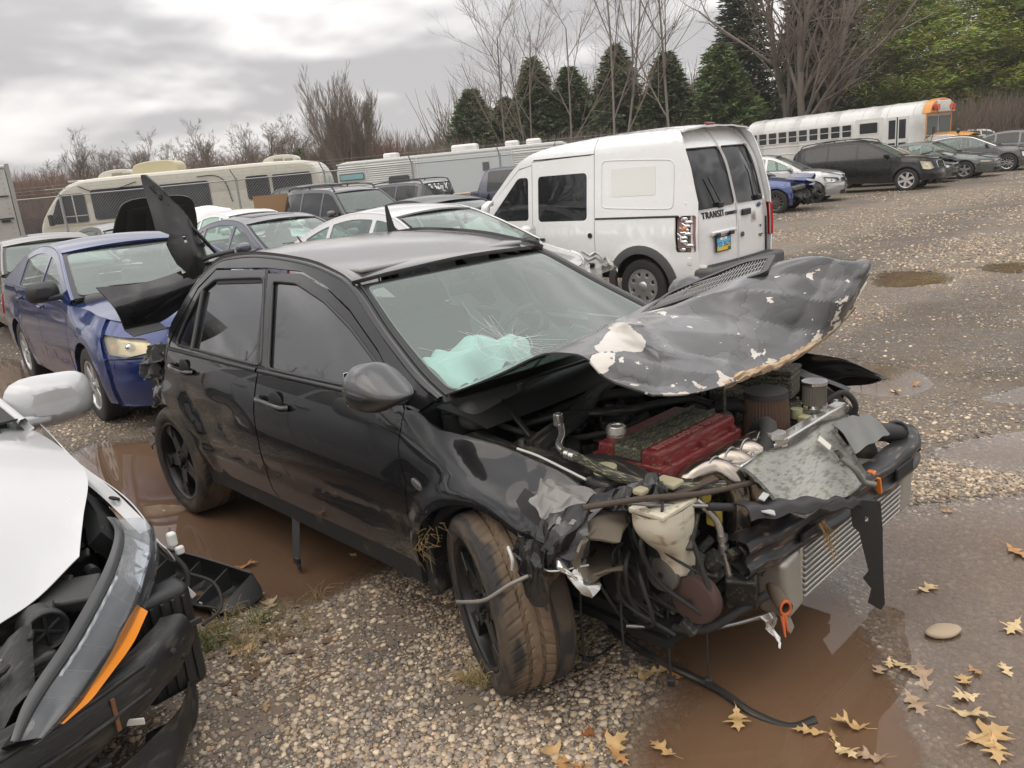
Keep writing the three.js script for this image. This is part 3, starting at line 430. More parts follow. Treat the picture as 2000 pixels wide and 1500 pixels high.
// wheel with its axis along z, outer face at +z
const tyreG = new Map();
function tyreGeo(r, w, rim) {
  const k = [r, w, rim].join(); if (tyreG.has(k)) return tyreG.get(k);
  const h = w / 2, pr = [[rim, -h * 0.9], [rim + 0.01, -h], [r - 0.035, -h * 1.03], [r - 0.012, -h * 0.93], [r - 0.002, -h * 0.78]];
  for (const g of [-0.38, 0, 0.38]) pr.push([r, h * (g - 0.06)], [r - 0.008, h * (g - 0.05)], [r - 0.008, h * (g + 0.05)], [r, h * (g + 0.06)]);
  pr.push([r - 0.002, h * 0.78], [r - 0.012, h * 0.93], [r - 0.035, h * 1.03], [rim + 0.025, h * 1.02], [rim + 0.008, h * 0.98], [rim, h * 0.9]);
  const g = lathe(pr, 0, 0, 0, 'z', 44); tyreG.set(k, g); return g;
}
const rimG = new Map();
function rimGeo(style, rim, w) {
  const k = [style, rim, w].join(); if (rimG.has(k)) return rimG.get(k);
  const h = w / 2, f = h * 0.82, gs = [lathe([[rim, h * 0.95], [rim - 0.012, h * 0.96], [rim - 0.02, h * 0.86], [rim - 0.03, h * 0.5], [rim - 0.045, -h * 0.8], [rim, -h * 0.9]], 0, 0, 0, 'z', 40)];
  const spoke = (a, w1, w2, r1, r2, d = 0.03, z = f) => { const g = extr([[r1, -w1 / 2], [r2, -w2 / 2], [r2, w2 / 2], [r1, w1 / 2]], d, 0.004); g.rotateZ(a); g.translate(0, 0, z - d); return g; };
  const n = { five: 5, six: 6, seven: 7, ten: 10, multi: 12, cap: 8 }[style] ?? 5;
  if (style === 'cap') { // plastic wheel cover with slots
    const slots = []; for (let i = 0; i < n; i++) { const a = i / n * 6.283, q = []; for (const [r, d] of [[rim * 0.58, -0.15], [rim * 0.8, -0.2], [rim * 0.86, 0], [rim * 0.8, 0.2], [rim * 0.58, 0.15]]) q.push([r * Math.cos(a + d), r * Math.sin(a + d)]); slots.push(q); }
    const g = extr(arc(0, 0, rim * 0.97, 0, 6.283, 40).slice(0, -1), 0.012, 0.006, slots); g.translate(0, 0, f - 0.01); gs.push(g, lathe([[0.001, f + 0.028], [rim * 0.2, f + 0.026], [rim * 0.3, f + 0.006]], 0, 0, 0, 'z', 24), lathe([[rim * 0.9, f], [rim * 0.9, f - 0.04], [0.001, f - 0.05]], 0, 0, 0, 'z', 24));
  } else {
    for (let i = 0; i < n; i++) { const a = i / n * 6.283 + 0.3; if (style === 'evo') gs.push(spoke(a, 0.075, 0.05, 0.05, rim - 0.035, 0.035, f - 0.012), spoke(a + 0.02, 0.02, 0.10, rim * 0.62, rim - 0.02, 0.03, f - 0.004)); else if (style === 'five') gs.push(spoke(a - 0.09, 0.05, 0.028, 0.05, rim - 0.012), spoke(a + 0.09, 0.05, 0.028, 0.05, rim - 0.012)); else gs.push(spoke(a, style === 'multi' ? 0.022 : 0.06, style === 'multi' ? 0.018 : style === 'six' ? 0.075 : 0.06, 0.05, rim - 0.012)); }
    gs.push(cyl(0.075, 0.085, 0.05, 0, 0, f - 0.03, 'z', 24), cyl(0.03, 0.033, 0.02, 0, 0, f + 0.004, 'z', 16)); for (let i = 0; i < 5; i++) gs.push(cyl(0.009, 0.009, 0.012, 0.05 * Math.cos(i * 1.2566), 0.05 * Math.sin(i * 1.2566), f, 'z', 6));
  }
  const g = join(gs); rimG.set(k, g); return g;
}
const brakeG = join([cyl(0.14, 0.14, 0.02, 0, 0, 0, 'z', 28), bx(0.09, 0.16, 0.06, -0.12, 0.03, 0, 0.02)]);
function wheel(parent, x, y, z, r, w, rim, style, mRim, o = {}) {
  const g = new THREE.Group(); g.name = 'wheel'; g.position.set(x, y, z); if (z < 0) g.rotation.y = Math.PI; if (o.steer) g.rotation.y += o.steer; if (o.camber) g.rotation.x = o.camber; parent.add(g);
  P(g, 'tyre', tyreGeo(r, w, rim), o.tyre ?? M.rubber); const rm = P(g, 'rim', rimGeo(style, rim, w), mRim); rm.rotation.z = o.spin ?? 0; P(g, 'brake', brakeG, M.rust); return g;
}
// a seat facing +x
const seatG = (() => { const cu = bx(0.5, 0.16, 0.48, 0, 0.38, 0, 0.06, 0, 0, 0.08), ba = bx(0.15, 0.62, 0.46, -0.28, 0.72, 0, 0.06, 0, 0, 0.2), hd = bx(0.11, 0.2, 0.27, -0.4, 1.09, 0, 0.05, 0, 0, 0.15), st = [rod([-0.37, 0.98, 0.06], [-0.38, 1.05, 0.06], 0.008), rod([-0.37, 0.98, -0.06], [-0.38, 1.05, -0.06], 0.008)]; return join([cu, ba, hd, ...st]); })();
function interior(g, C, S) {
  const f = S.fabric ?? M.fabricGrey, lo = S.seatY ?? 0, xs = S.seatX ?? C.xc - 1.05, w = S.w;
  for (const z of [-0.36, 0.36]) { const s = P(g, 'seat', seatG, f); s.position.set(xs, lo, z); }
  if (!S.noRear) P(g, 'rear_seat', [bx(0.5, 0.16, w * 1.45, xs - 0.9, 0.38 + lo, 0, 0.06), bx(0.14, 0.55, w * 1.4, xs - 1.2, 0.68 + lo, 0, 0.06, 0, 0, 0.25), ...[-0.35, 0.35].map(z => bx(0.1, 0.15, 0.25, xs - 1.28, 1.0 + lo, z, 0.04, 0, 0, 0.2))], f);
  const cy = C.rf(C.xc);
  P(g, 'dashboard', [bx(0.62, 0.16, w * 1.62, C.xc - 0.26, cy - 0.085, 0, 0.05, 0, 0, 0.12), bx(0.3, 0.3, w * 1.6, C.xc - 0.4, cy - 0.28, 0, 0.05)], S.dashM ?? M.greyPlastic);
  const sw = new THREE.TorusGeometry(0.185, 0.016, 8, 28); const a = [sw, bx(0.34, 0.05, 0.02, 0, 0, 0, 0.01), bx(0.05, 0.18, 0.02, 0, -0.09, 0, 0.01), cyl(0.06, 0.06, 0.04, 0, 0, 0, 'z')].map(q => { q.rotateY(Math.PI / 2); q.rotateZ(-0.42); q.translate(C.xc - 0.62, cy - 0.06, -0.36); return q; });
  P(g, 'steering_wheel', a, M.plastic);
  P(g, 'rearview_mirror', bx(0.03, 0.06, 0.22, S.wt + 0.06, C.rf(S.wt) - 0.075, 0, 0.02), M.trim);
}
// windshield or rear glass between x0 (base) and x1 (top) on the roof curve
function screenMap(C, x0, x1, bow, inset = 0.012, s = 1) { return (u, v) => { const x = lerp(x0, x1, v), y = C.rf(x), z = C.side(x, y) - inset; return [x + s * bow * (1 - u * u) * (1 - 0.35 * v), y + 0.012 * (1 - u * u), u * z]; }; }
const rect = (a, b, c, d) => [[a, c], [b, c], [b, d], [a, d]];
// window outlines between the belt and the roof curve, split at the pillars
function panes(C, cuts, o = {}) {
  const belt = o.belt ?? 0.02, top = o.top ?? 0.075, post = o.post ?? 0.035, res = [];
  for (let k = 0; k + 1 < cuts.length; k++) {
    const a = cuts[k] - post, b = cuts[k + 1] + post, up = [], dn = [];
    for (let i = 0; i <= 14; i++) { const x = lerp(a, b, i / 14), y0 = C.sh(x) + belt, y1 = C.rf(x) - top; if (y1 - y0 > 0.02) { up.push([x, y1]); dn.push([x, y0]); } }
    if (up.length > 2) res.push(roundPoly([...dn, ...up.reverse()].filter((p, i, l) => { const q = l[(i + l.length - 1) % l.length]; return Math.hypot(p[0] - q[0], p[1] - q[1]) > 0.012; }), o.round ?? 0.03));
  } return res;
}
function buildCar(name, label, category, pos, yaw, S, group) {
  const g = thing(name, label, category, pos, yaw, group), C = carShape(S), Mp = S.paint, pd = S.paintDark ?? Mp;
  const both = (nm, out, holes, m, o = {}) => { const a = P(g, nm, skin(out, holes, C.R, o), m), b = P(g, nm, skin(out, holes, C.L, { ...o, flip: true }), m); return [a, b]; };
  const gp = 0.004, ra = S.ra, ry = S.rw, ys = S.ys, sh = C.sh, xc = C.xc;
  const aOut = Math.asin(clamp((ys - ry) / ra, -1, 1));
  const JQ = 0.38, jx = S.xn - C.a1 * (1 - JQ), jr = S.xt + C.a2 * 0.5, nt = C.noseTop, yN = nt(0), UJ = Math.acos(Math.pow(JQ, C.N / 2)) / (Math.PI / 2); // where the wrapped ends take over
  const top = (x0, x1, n = 10, d = 0) => Array.from({ length: n + 1 }, (_, i) => { const x = lerp(x0, x1, i / n); return [x, sh(x) + d]; });
  const d1 = S.doors[0], dl = S.doors[S.doors.length - 1];
  // inner shell
  const shell = [[jx - 0.02, ys], ...arc(0, ry, ra, aOut, Math.PI - aOut), ...arc(-S.wb, ry, ra, aOut, Math.PI - aOut), [jr + 0.02, ys], ...top(jr + 0.02, jx - 0.02, 16, -0.02)];
  P(g, 'inner_shell', [skin(shell, [], (x, y) => [x, y, C.side(x, y) - 0.022], { rim: 0.06, edge: 0.2 }), skin(shell, [], (x, y) => [x, y, -C.side(x, y) + 0.022], { rim: 0.06, edge: 0.2, flip: true }), bx(S.wb - 2 * ra + 0.1, 0.06, S.w * 1.8, -S.wb / 2, ys + 0.06, 0), bx(0.7, 0.4, 0.9, 0.1, ys + 0.32, 0), bx(0.9, 0.3, 0.9, -S.wb - 0.1, ys + 0.3, 0), bx(0.05, 0.5, S.w * 1.7, -ra - 0.1, ys + 0.3, 0), ...[0, -S.wb].flatMap(x => [rod([x, ry, -S.w + 0.2], [x, ry, S.w - 0.2], 0.04)])], M.void_);
  // side panels
  const jEdge = []; for (let i = 0; i <= 8; i++) { const y = lerp(nt(UJ), ys, i / 8); jEdge.push([C.front(UJ, y)[0], y]); }
  if (!S.noFender) both('fender', [...arc(0, ry, ra, aOut, Math.PI - aOut), [d1 + gp, ys], [d1 + gp, sh(d1)], ...top(d1 + gp + 0.05, jEdge[0][0] - 0.02, 12), ...jEdge], [], Mp, { uv: (x, y) => [x, y] });
  for (let k = 0; k + 1 < S.doors.length; k++) {
    const a = S.doors[k] - gp, b = S.doors[k + 1] + gp; let low = [[a, ys]];
    if (k === S.doors.length - 2) { const pts = arc(-S.wb, ry, ra, Math.max(aOut, -0.2), Math.PI / 2, 10).filter(p => p[0] > b); low = pts.length ? [[a, ys], ...(pts[0][1] > ys ? [[pts[0][0], ys]] : []), ...pts, [b, pts[pts.length - 1][1] + 0.02]] : [[a, ys], [b, ys]]; } else low = [[a, ys], [b, ys]];
    const [p1, p2] = both('door', [...low, ...top(b, a, 8)], [], Mp);
    for (const [p, s] of [[p1, 1], [p2, -1]]) { const hx = b + 0.14, hy = sh(hx) - 0.11, hz = C.side(hx, hy); P(p, 'door_handle', [bx(0.16, 0.028, 0.022, hx, hy, s * (hz + 0.022), 0.01), bx(0.2, 0.05, 0.006, hx, hy, s * (hz + 0.002), 0.003)], S.handleM ?? Mp); }
  }
  { const x1 = dl - gp, pts = arc(-S.wb, ry, ra, Math.PI / 2, Math.PI - aOut, 10), q = arc(-S.wb, ry, ra, Math.max(aOut, -0.2), Math.PI / 2, 10).filter(p => p[0] < x1);
    both('quarter_panel', [...q, ...pts, [jr, ys + 0.02], ...top(jr, x1, 12)], [], Mp); }
  if (S.rocker) both('rocker_trim', rect(-ra - 0.06, -S.wb + ra + 0.06, ys - 0.03, ys + 0.07), [], S.rocker, { rim: 0.03 });
  if (S.moulding) both('side_moulding', rect(d1 - 0.02, dl + 0.3, S.moulding, S.moulding + 0.045), [], S.mouldM ?? Mp, { rim: -0.008 });
  if (S.archTrim) for (const ax of [0, -S.wb]) { const o = [...arc(ax, ry, ra + 0.075, aOut, Math.PI - aOut, 18), ...arc(ax, ry, ra - 0.01, Math.PI - aOut, aOut, 18)]; const f = (x, y) => [x, y, C.side(x, y) + 0.01]; P(g, 'arch_trim', skin(o, [], f, { rim: 0.03 }), S.archTrim); P(g, 'arch_trim', mirrorZ(skin(o, [], f, { rim: 0.03 })), S.archTrim); }
  // greenhouse
  const wins = S.windows ?? panes(C, S.pillars, S.pane), roofPts = []; for (let i = 0; i <= 28; i++) { const x = lerp(C.xr, xc, i / 28); roofPts.push([x, C.rf(x)]); }
  const beltPts = []; for (let i = 0; i <= 10; i++) { const x = lerp(xc, C.xr, i / 10); beltPts.push([x, sh(x) + 0.003]); }
  both('window_frame', [...beltPts, ...roofPts.slice(1, -1)], wins, S.frameM ?? Mp, { rim: 0.03 });
  for (const w of wins) { const k = 0.006; P(g, 'side_window', skin(w, [], (x, y) => [x, y, C.side(x, y) - k], { rim: 0, edge: 0.3 }), S.sideGlass ?? M.glassSide); P(g, 'side_window', skin(w, [], (x, y) => [x, y, -C.side(x, y) + k], { rim: 0, edge: 0.3, flip: true }), S.sideGlass ?? M.glassSide); }
  for (const s of [1, -1]) { const rail = []; for (let i = 0; i <= 24; i++) { const x = lerp(xc, C.xr, i / 24), y = C.rf(x); rail.push([x, y - 0.012, s * (C.side(x, y) - 0.012)]); } P(g, 'roof_rail', tube(rail, 0.02, 40, 6), S.railM ?? Mp); }
  const xw = S.wt, xb = S.rt, zed = x => C.side(x, C.rf(x)) - 0.006;
  { const o = []; for (let i = 0; i <= 16; i++) { const x = lerp(xw, xb, i / 16); o.push([x, zed(x)]); } const b = o.slice().reverse().map(p => [p[0], -p[1]]);
    const rm = (x, z) => { const q = z / (zed(clamp(x, xb, xw)) || 1), fx = S.bowF ?? 0.06; return [x + fx * (1 - q * q) * (x > (xw + xb) / 2 ? (x - (xw + xb) / 2) / (xw - xb) * 2 : 0), C.rf(x) + (S.crown ?? 0.045) * (1 - q * q), z]; };
    const roof = P(g, 'roof', skin([...o, ...b], [], rm, { rim: 0.02, flip: true, uv: topUV }), S.roofM ?? Mp);
    if (S.sunroof) P(roof, 'sunroof', skin(roundPoly(rect(xw - 0.75, xw - 0.22, -0.38, 0.38), 0.06), [], (x, z) => { const p = rm(x, z); p[1] += 0.004; return p; }, { rim: 0.004, flip: true }), M.tint);
    if (S.rack) for (const s of [1, -1]) { const pt = []; for (let i = 0; i <= 12; i++) { const x = lerp(xw - 0.15, xb + 0.1, i / 12); pt.push([x, C.rf(x) + 0.075, s * (zed(x) - 0.06)]); } P(roof, 'roof_rack', [tube(pt, 0.017, 24, 6), ...[0, 6, 12].map(i => rod(pt[i], [pt[i][0] + (i === 0 ? 0.08 : i === 12 ? -0.08 : 0), pt[i][1] - 0.09, pt[i][2]], 0.02))], M.trim); }
    if (S.rack) P(roof, 'cross_bar', [0.3, 0.75].map(t => { const x = lerp(xw, xb, t); return bx(0.05, 0.02, 2 * zed(x) - 0.14, x, C.rf(x) + 0.085, 0, 0.008); }), M.trim); }
  const bow = S.bowF ?? 0.06, ring = (m, mt, nm) => { const gr = P(g, nm, skin(roundPoly(rect(-0.93, 0.93, 0.035, 0.955), 0.08), [], m, { rim: 0, edge: 0.25, flip: mt < 0 }), S.screenM ?? M.glass); return gr; };
  const wm = screenMap(C, xc - 0.01, xw, bow), wmOut = (u, v) => { const p = wm(u, v); p[1] += 0.001; return p; };
  ring(wm, 1, 'windshield'); P(g, 'windshield_surround', skin(rect(-1, 1, 0, 1), [roundPoly(rect(-0.925, 0.925, 0.04, 0.95), 0.08)], (u, v) => { const p = wm(u, v); p[1] -= 0.005; return p; }, { rim: 0.01, edge: 0.2 }), M.trim);
  if (!S.noRearGlass) { const rm = screenMap(C, C.xr + 0.01, xb, S.bowR ?? 0.05, 0.012, -1); const q = P(g, 'rear_window', skin(roundPoly(rect(-0.92, 0.92, 0.05, 0.95), 0.08), [], rm, { rim: 0, edge: 0.25, flip: true }), S.rearGlass ?? M.glass); P(g, 'rear_window_surround', skin(rect(-1, 1, 0, 1), [roundPoly(rect(-0.91, 0.91, 0.055, 0.945), 0.08)], (u, v) => { const p = rm(u, v); p[1] -= 0.004; return p; }, { rim: 0.01, edge: 0.2, flip: true }), S.rearSurround ?? M.trim); }
  P(g, 'wiper', [[-0.1, 0.02, 0.62, 0.1], [0.45, 0.02, -0.1, 0.1]].flatMap(([u0, v0, u1, v1]) => { const a = wm(u0, v0), b = wm(u1, v1); a[1] += 0.02; b[1] += 0.02; return [rod(a, b, 0.008, 0.006, 5)]; }), M.trim);
  // hood and deck
  const cap = (nm, x0, x1, inset, m, extra = 0) => { // a lid between x0 and x1 lying on the shoulder lines
    const e = x => Math.max(0.02, C.side(x, sh(x) - 0.012) - inset), n = 18, o = []; for (let i = 0; i <= n; i++) { const x = lerp(x0, x1, i / n); o.push([x, e(x)]); }
    return P(g, nm, skin([...o, ...o.slice().reverse().map(p => [p[0], -p[1]])], [], (x, z) => { const q = clamp(z / e(clamp(x, Math.min(x0, x1), Math.max(x0, x1))), -1, 1); return [x, sh(x) - 0.006 + (S.hoodCrown ?? 0.05) * (1 - q * q) + extra, z]; }, { rim: 0.015, flip: x0 > x1, uv: topUV, edge: 0.12 }), m);
  };
  const xN = S.xn - C.ins(yN) - 0.004;
  if (!S.noHood) cap('hood', xN - 0.02, xc + 0.02, 0.012, S.hoodM ?? Mp);
  else P(g, 'engine_bay', bx(S.xn - xc - 0.3, 0.3, S.w * 1.3, (S.xn + xc) / 2, S.noseY - 0.28, 0, 0.05), M.void_);
  P(g, 'cowl', skin(rect(xc - 0.04, xc + 0.03, -S.w * 0.8, S.w * 0.8), [], (x, z) => [x, sh(xc) - 0.012 + 0.03 * (1 - (z / S.w) ** 2), z], { rim: 0.02, flip: true }), M.trim);
  if (!S.noDeck) cap('trunk_lid', C.xr - 0.02, S.xt + C.insR(S.deckY) + 0.02, 0.012, Mp);
  // front end, wrapped from one fender to the other
  const F = (nm, out, holes, m, off = 0, o = {}) => P(g, nm, skin(out, holes, (u, y) => { const p = C.front(u, y), th = Math.abs(u) * Math.PI / 2; return [p[0] + off * Math.cos(th), p[1], p[2] + off * Math.sin(th) * Math.sign(u)]; }, { edge: 0.08, rim: 0.02, uv: (u, y) => [u, y], ...o }), m);
  const uj = UJ, ur = Math.acos(Math.pow(0.5, C.N / 2)) / (Math.PI / 2), fr = S.front ?? {}, bt = fr.bumperTop ?? 0.52, yg0 = fr.grille?.[0] ?? bt + 0.02, yg1 = fr.grille?.[1] ?? yN - 0.05, ug = fr.gw ?? 0.28, l0 = fr.light?.[0] ?? 0.34, l1 = fr.light?.[1] ?? uj - 0.012, ly0 = fr.ly?.[0] ?? bt + 0.015, ly1 = fr.ly?.[1] ?? yN - 0.02;
  const LQ = s => roundPoly([[s * l0, ly0 + 0.03], [s * lerp(l0, l1, 0.5), ly0], [s * (l1 - 0.02), ly0 + 0.03], [s * l1, Math.min(ly1 + 0.03, nt(l1) - 0.035)], [s * lerp(l0, l1, 0.5), Math.min(ly1, nt(lerp(l0, l1, 0.5)) - 0.03)], [s * (l0 + 0.05), Math.min(ly1 - 0.02, nt(l0 + 0.05) - 0.03)]], 0.03);
  if (!S.noFront) {
    const intake = fr.intake ?? [[-0.36, 0.36, 0.24, 0.36]];
    F('front_bumper', rect(-uj, uj, ys + 0.0, bt), intake.map(r => roundPoly(rect(...r), 0.04)), S.bumperM ?? Mp);
    for (const r of intake) F('intake_grille', rect(r[0] - 0.02, r[1] + 0.02, r[2] - 0.02, r[3] + 0.02), [], M.black, -0.03, { rim: 0 });
    const crest = []; for (let i = 0; i <= 16; i++) { const u = lerp(uj, -uj, i / 16); crest.push([u, nt(u)]); }
    F('nose_panel', [[-uj, bt + 0.006], [uj, bt + 0.006], ...crest], [roundPoly(rect(-ug, ug, yg0, yg1), 0.03), ...[1, -1].map(s => LQ(s))], Mp);
    F('grille', rect(-ug - 0.01, ug + 0.01, yg0 - 0.01, yg1 + 0.01), [], M.black, -0.035, { rim: 0 });
    const bars = []; for (let k = 0; k < (fr.bars ?? 3); k++) { const y = lerp(yg0, yg1, (k + 0.5) / (fr.bars ?? 3)); const pts = []; for (let i = 0; i <= 8; i++) { const p = C.front(lerp(-ug, ug, i / 8), y); pts.push([p[0] - 0.012, p[1], p[2]]); } bars.push(tube(pts, 0.009, 12, 5)); } P(g, 'grille_bar', bars, fr.barM ?? M.trim);
    for (const s of [1, -1]) {
      const q = LQ(s), li = F('headlight', q, [], S.lensM ?? M.lens, -0.004, { rim: 0.004 });
      const bk = skin(q, [], (u, y) => { const p = C.front(u, y), th = Math.abs(u) * Math.PI / 2; return [p[0] - 0.05 * Math.cos(th), p[1], p[2] - 0.05 * Math.sin(th) * Math.sign(u)]; }, { rim: -0.045, edge: 0.1 }); P(li, 'reflector', bk, M.chrome);
      const c = C.front(s * lerp(l0, l1, 0.45), (ly0 + ly1) / 2); P(li, 'bulb', [new THREE.SphereGeometry(0.035, 12, 8).translate(c[0] - 0.04, c[1], c[2] - s * 0.01)], M.mirrorFace);
      const t = C.front(s * (l1 - 0.06), (ly0 + ly1) / 2); P(li, 'turn_signal', [new THREE.SphereGeometry(0.03, 10, 8).translate(t[0] - 0.03, t[1], t[2] - s * 0.03)], S.amber ? M.amber : M.chrome);
    }
    if (fr.chrome) { const pts = roundPoly(rect(-ug, ug, yg0, yg1), 0.03).map(([u, y]) => { const p = C.front(u, y); return [p[0] + 0.004, p[1], p[2]]; }); P(g, 'grille_surround', tube(pts, 0.012, 60, 5, true), M.chrome); }
  }
  // rear end
  const B = (nm, out, holes, m, off = 0, o = {}) => P(g, nm, skin(out, holes, (u, y) => { const p = C.rear(u, y), th = Math.abs(u) * Math.PI / 2; return [p[0] - off * Math.cos(th), p[1], p[2] + off * Math.sin(th) * Math.sign(u)]; }, { edge: 0.12, rim: 0.02, flip: true, ...o }), m);
  if (!S.noBack) {
    const dy = S.deckY, rb = S.rearBumper ?? 0.6; B('rear_bumper', rect(-ur, ur, ys, rb), [], S.bumperM ?? Mp); B('tail_panel', rect(-ur, ur, rb + 0.006, dy), [], Mp);
    for (const s of [1, -1]) B('taillight', roundPoly([[s * 0.42, rb + 0.1], [s * 0.8, rb + 0.08], [s * 0.8, dy - 0.03], [s * 0.42, dy - 0.03]], 0.03), [], M.red, 0.008);
    B('license_plate', rect(-0.1, 0.1, rb + 0.06, rb + 0.2), [], M.white, 0.012);
  }
  // mirrors
  for (const s of [1, -1]) {
    const mx = S.mirror?.[0] ?? xc - 0.32, my = S.mirror?.[1] ?? sh(mx) + 0.09, mz = C.side(mx, sh(mx)) + 0.115, h = S.mirror?.[2] ?? 0.125; let k = h / 0.125, sg = extr(smooth([[-0.085, -0.045], [0.0, -0.058], [0.085, -0.045], [0.095, 0.0], [0.075, 0.045], [-0.02, 0.05], [-0.085, 0.035]].map(([a, b]) => [s * a * k, b * k]), 4), 0.05, 0.026); { const p = sg.attributes.position; for (let i = 0; i < p.count; i++) { const t = clamp((p.getZ(i) + 0.02) / 0.09, 0, 1), f = 1 - 0.42 * t * t; p.setX(i, p.getX(i) * f); p.setY(i, p.getY(i) * f); } sg = toCrease(sg.index ? sg.toNonIndexed() : sg, 60); } sg.rotateY(Math.PI / 2); sg.translate(mx - 0.01, my, s * mz);
    const m = P(g, 'mirror', [sg, bx(0.07, 0.05, 0.16, mx + 0.03, my - 0.06, s * (mz - 0.1), 0.02)], S.mirrorM ?? Mp); P(m, 'mirror_glass', bx(0.004, h * 0.7, 0.15 * h / 0.125, mx - 0.04, my, s * mz, 0.002), M.mirrorFace);
  }
  interior(g, C, S);
  const wr = S.rw, ww = S.ww ?? 0.2, tz = S.w - ww / 2 - 0.01; let i = 0;
  for (const [x, s] of [[0, 1], [0, -1], [-S.wb, 1], [-S.wb, -1]]) wheel(g, x, wr, s * tz, wr, ww, S.rim ?? wr * 0.66, S.wheel ?? 'five', S.rimM ?? M.alloy, { spin: i++ * 0.7, steer: x === 0 ? (S.steer ?? 0) : 0 });
  if (S.extra) S.extra(g, C, { F, B, both });
  return g;
}
// common shapes
const sedan = o => ({ wb: 2.7, xn: 0.93, xt: -3.75, w: 0.88, ys: 0.22, rw: 0.32, ra: 0.365, shoulder: [[-3.75, 0.98], [-3.3, 1.03], [-2.6, 1.02], [-1.6, 0.98], [-0.45, 0.94], [0.1, 0.86], [0.55, 0.78], [0.93, 0.66]], roof: [[-0.42, 0.985], [-0.9, 1.2], [-1.28, 1.365], [-1.7, 1.425], [-2.1, 1.42], [-2.5, 1.35], [-2.9, 1.18], [-3.2, 1.045]], wt: -1.22, rt: -2.55, tum: 0.5, doors: [-0.48, -1.52, -2.5], pillars: [-0.62, -1.52, -2.42, -2.95], noseY: 0.70, deckY: 0.96, ...o });
const suv = o => ({ wb: 2.85, xn: 0.9, xt: -3.85, w: 0.92, ys: 0.33, rw: 0.36, ra: 0.42, hip: 0.04, shoulder: [[-3.85, 1.1], [-2.6, 1.1], [-1.6, 1.09], [-0.5, 1.08], [0.2, 1.04], [0.6, 0.99], [0.9, 0.9]], roof: [[-0.42, 1.12], [-0.8, 1.4], [-1.15, 1.62], [-1.6, 1.69], [-2.4, 1.71], [-3.2, 1.69], [-3.55, 1.6], [-3.72, 1.35], [-3.8, 1.11]], wt: -1.1, rt: -3.5, tum: 0.32, bow: 0.1, doors: [-0.48, -1.55, -2.55], pillars: [-0.62, -1.55, -2.5, -3.45], noseY: 0.93, deckY: 1.08, noDeck: true, crown: 0.03, front: { bumperTop: 0.68 }, rearBumper: 0.7, seatY: 0.17, ...o });
// ------------------------------------------------------------------ fence, motorhome, trailer, bus, box truck
function chainFence(name, label, x0, x1, z, step, off, h, yaw = 0) {
  const f = thing(name, label, 'fence', [0, 0, 0]), gal = std([0.33, 0.34, 0.35], 0.5, 0.7), first = Math.ceil((x0 - off) / step) * step + off;
  for (let x = first; x <= x1; x += step) { const p = P(f, 'post', [cyl(0.035, 0.035, h, x, h / 2, z), rod([x, h, z], [x - 0.1, h + 0.34, z + 0.2], 0.018), cyl(0.045, 0.04, 0.03, x, h + 0.01, z)], gal); }
  P(f, 'top_rail', rod([x0, h - 0.03, z], [x1, h - 0.03, z], 0.021), gal);
  for (let k = 0; k < 3; k++) P(f, 'barbed_wire', rod([x0, h + 0.11 * (k + 1), z + 0.066 * (k + 1)], [x1, h + 0.11 * (k + 1), z + 0.066 * (k + 1)], 0.004, 0.004, 4), gal);
  const s = 0.10, hh = h - 0.05, pos = [], idx = []; // woven diamonds
  for (const d of [1, -1]) for (let x = x0 - hh; x < x1 + hh; x += s) { let a = Math.max(0, d > 0 ? x0 - x : x - x1), b = Math.min(hh, d > 0 ? x1 - x : x - x0); if (b - a < 0.02) continue; const w = 0.005, A = [x + d * a, a], B = [x + d * b, b], k = pos.length / 3; pos.push(A[0] - w, A[1], z, A[0] + w, A[1], z + w, B[0] - w, B[1], z, B[0] + w, B[1], z + w); idx.push(k, k + 1, k + 2, k + 1, k + 3, k + 2); }
  const g = new THREE.BufferGeometry(); g.setAttribute('position', new THREE.Float32BufferAttribute(pos, 3)); g.setIndex(idx); g.computeVertexNormals(); P(f, 'chain_link_mesh', g, gal, 'stuff'); return f;
}
chainFence('chain_link_fence', 'chain-link fence with angled barbed wire arms in front of the motorhome and trailer', -22, 7.5, -28.6, 3.05, -11.9, 2.35);
chainFence('chain_link_fence', 'chain-link fence with barbed wire at the far right behind the bus', 22.6, 44, -44.6, 3.05, 27.6, 1.9);
{
  const w = thing('concrete_wall', 'low grey concrete block wall behind the far right fence', 'wall', [34, 0, -46.5]); const cm = std([0.24, 0.22, 0.18], 0.9, 0, { bumpMap: bumpTex, bumpScale: 0.02 });
  for (let r = 0; r < 4; r++) for (let i = 0; i < 10; i++) P(w, 'block', bx(1.48, 0.48, 0.4, -6.6 + i * 1.5 + (r % 2) * 0.75, 0.25 + r * 0.5, 0, 0.03), cm);
}
function boxWindow(parent, x0, x1, y0, y1, z, fm, gm, r = 0.08, name = 'window') {
  const o = roundPoly(rect(x0, x1, y0, y1), r), i = roundPoly(rect(x0 + 0.035, x1 - 0.035, y0 + 0.035, y1 - 0.035), r * 0.8); const f = extr(o, 0.03, 0, [i]); f.translate(0, 0, z - 0.005);
  const p = P(parent, name, f, fm), g = extr(i, 0.006); g.translate(0, 0, z + 0.004); P(p, 'pane', g, gm); return p;
}
const darkGlass = std([0.02, 0.022, 0.025], 0.06);
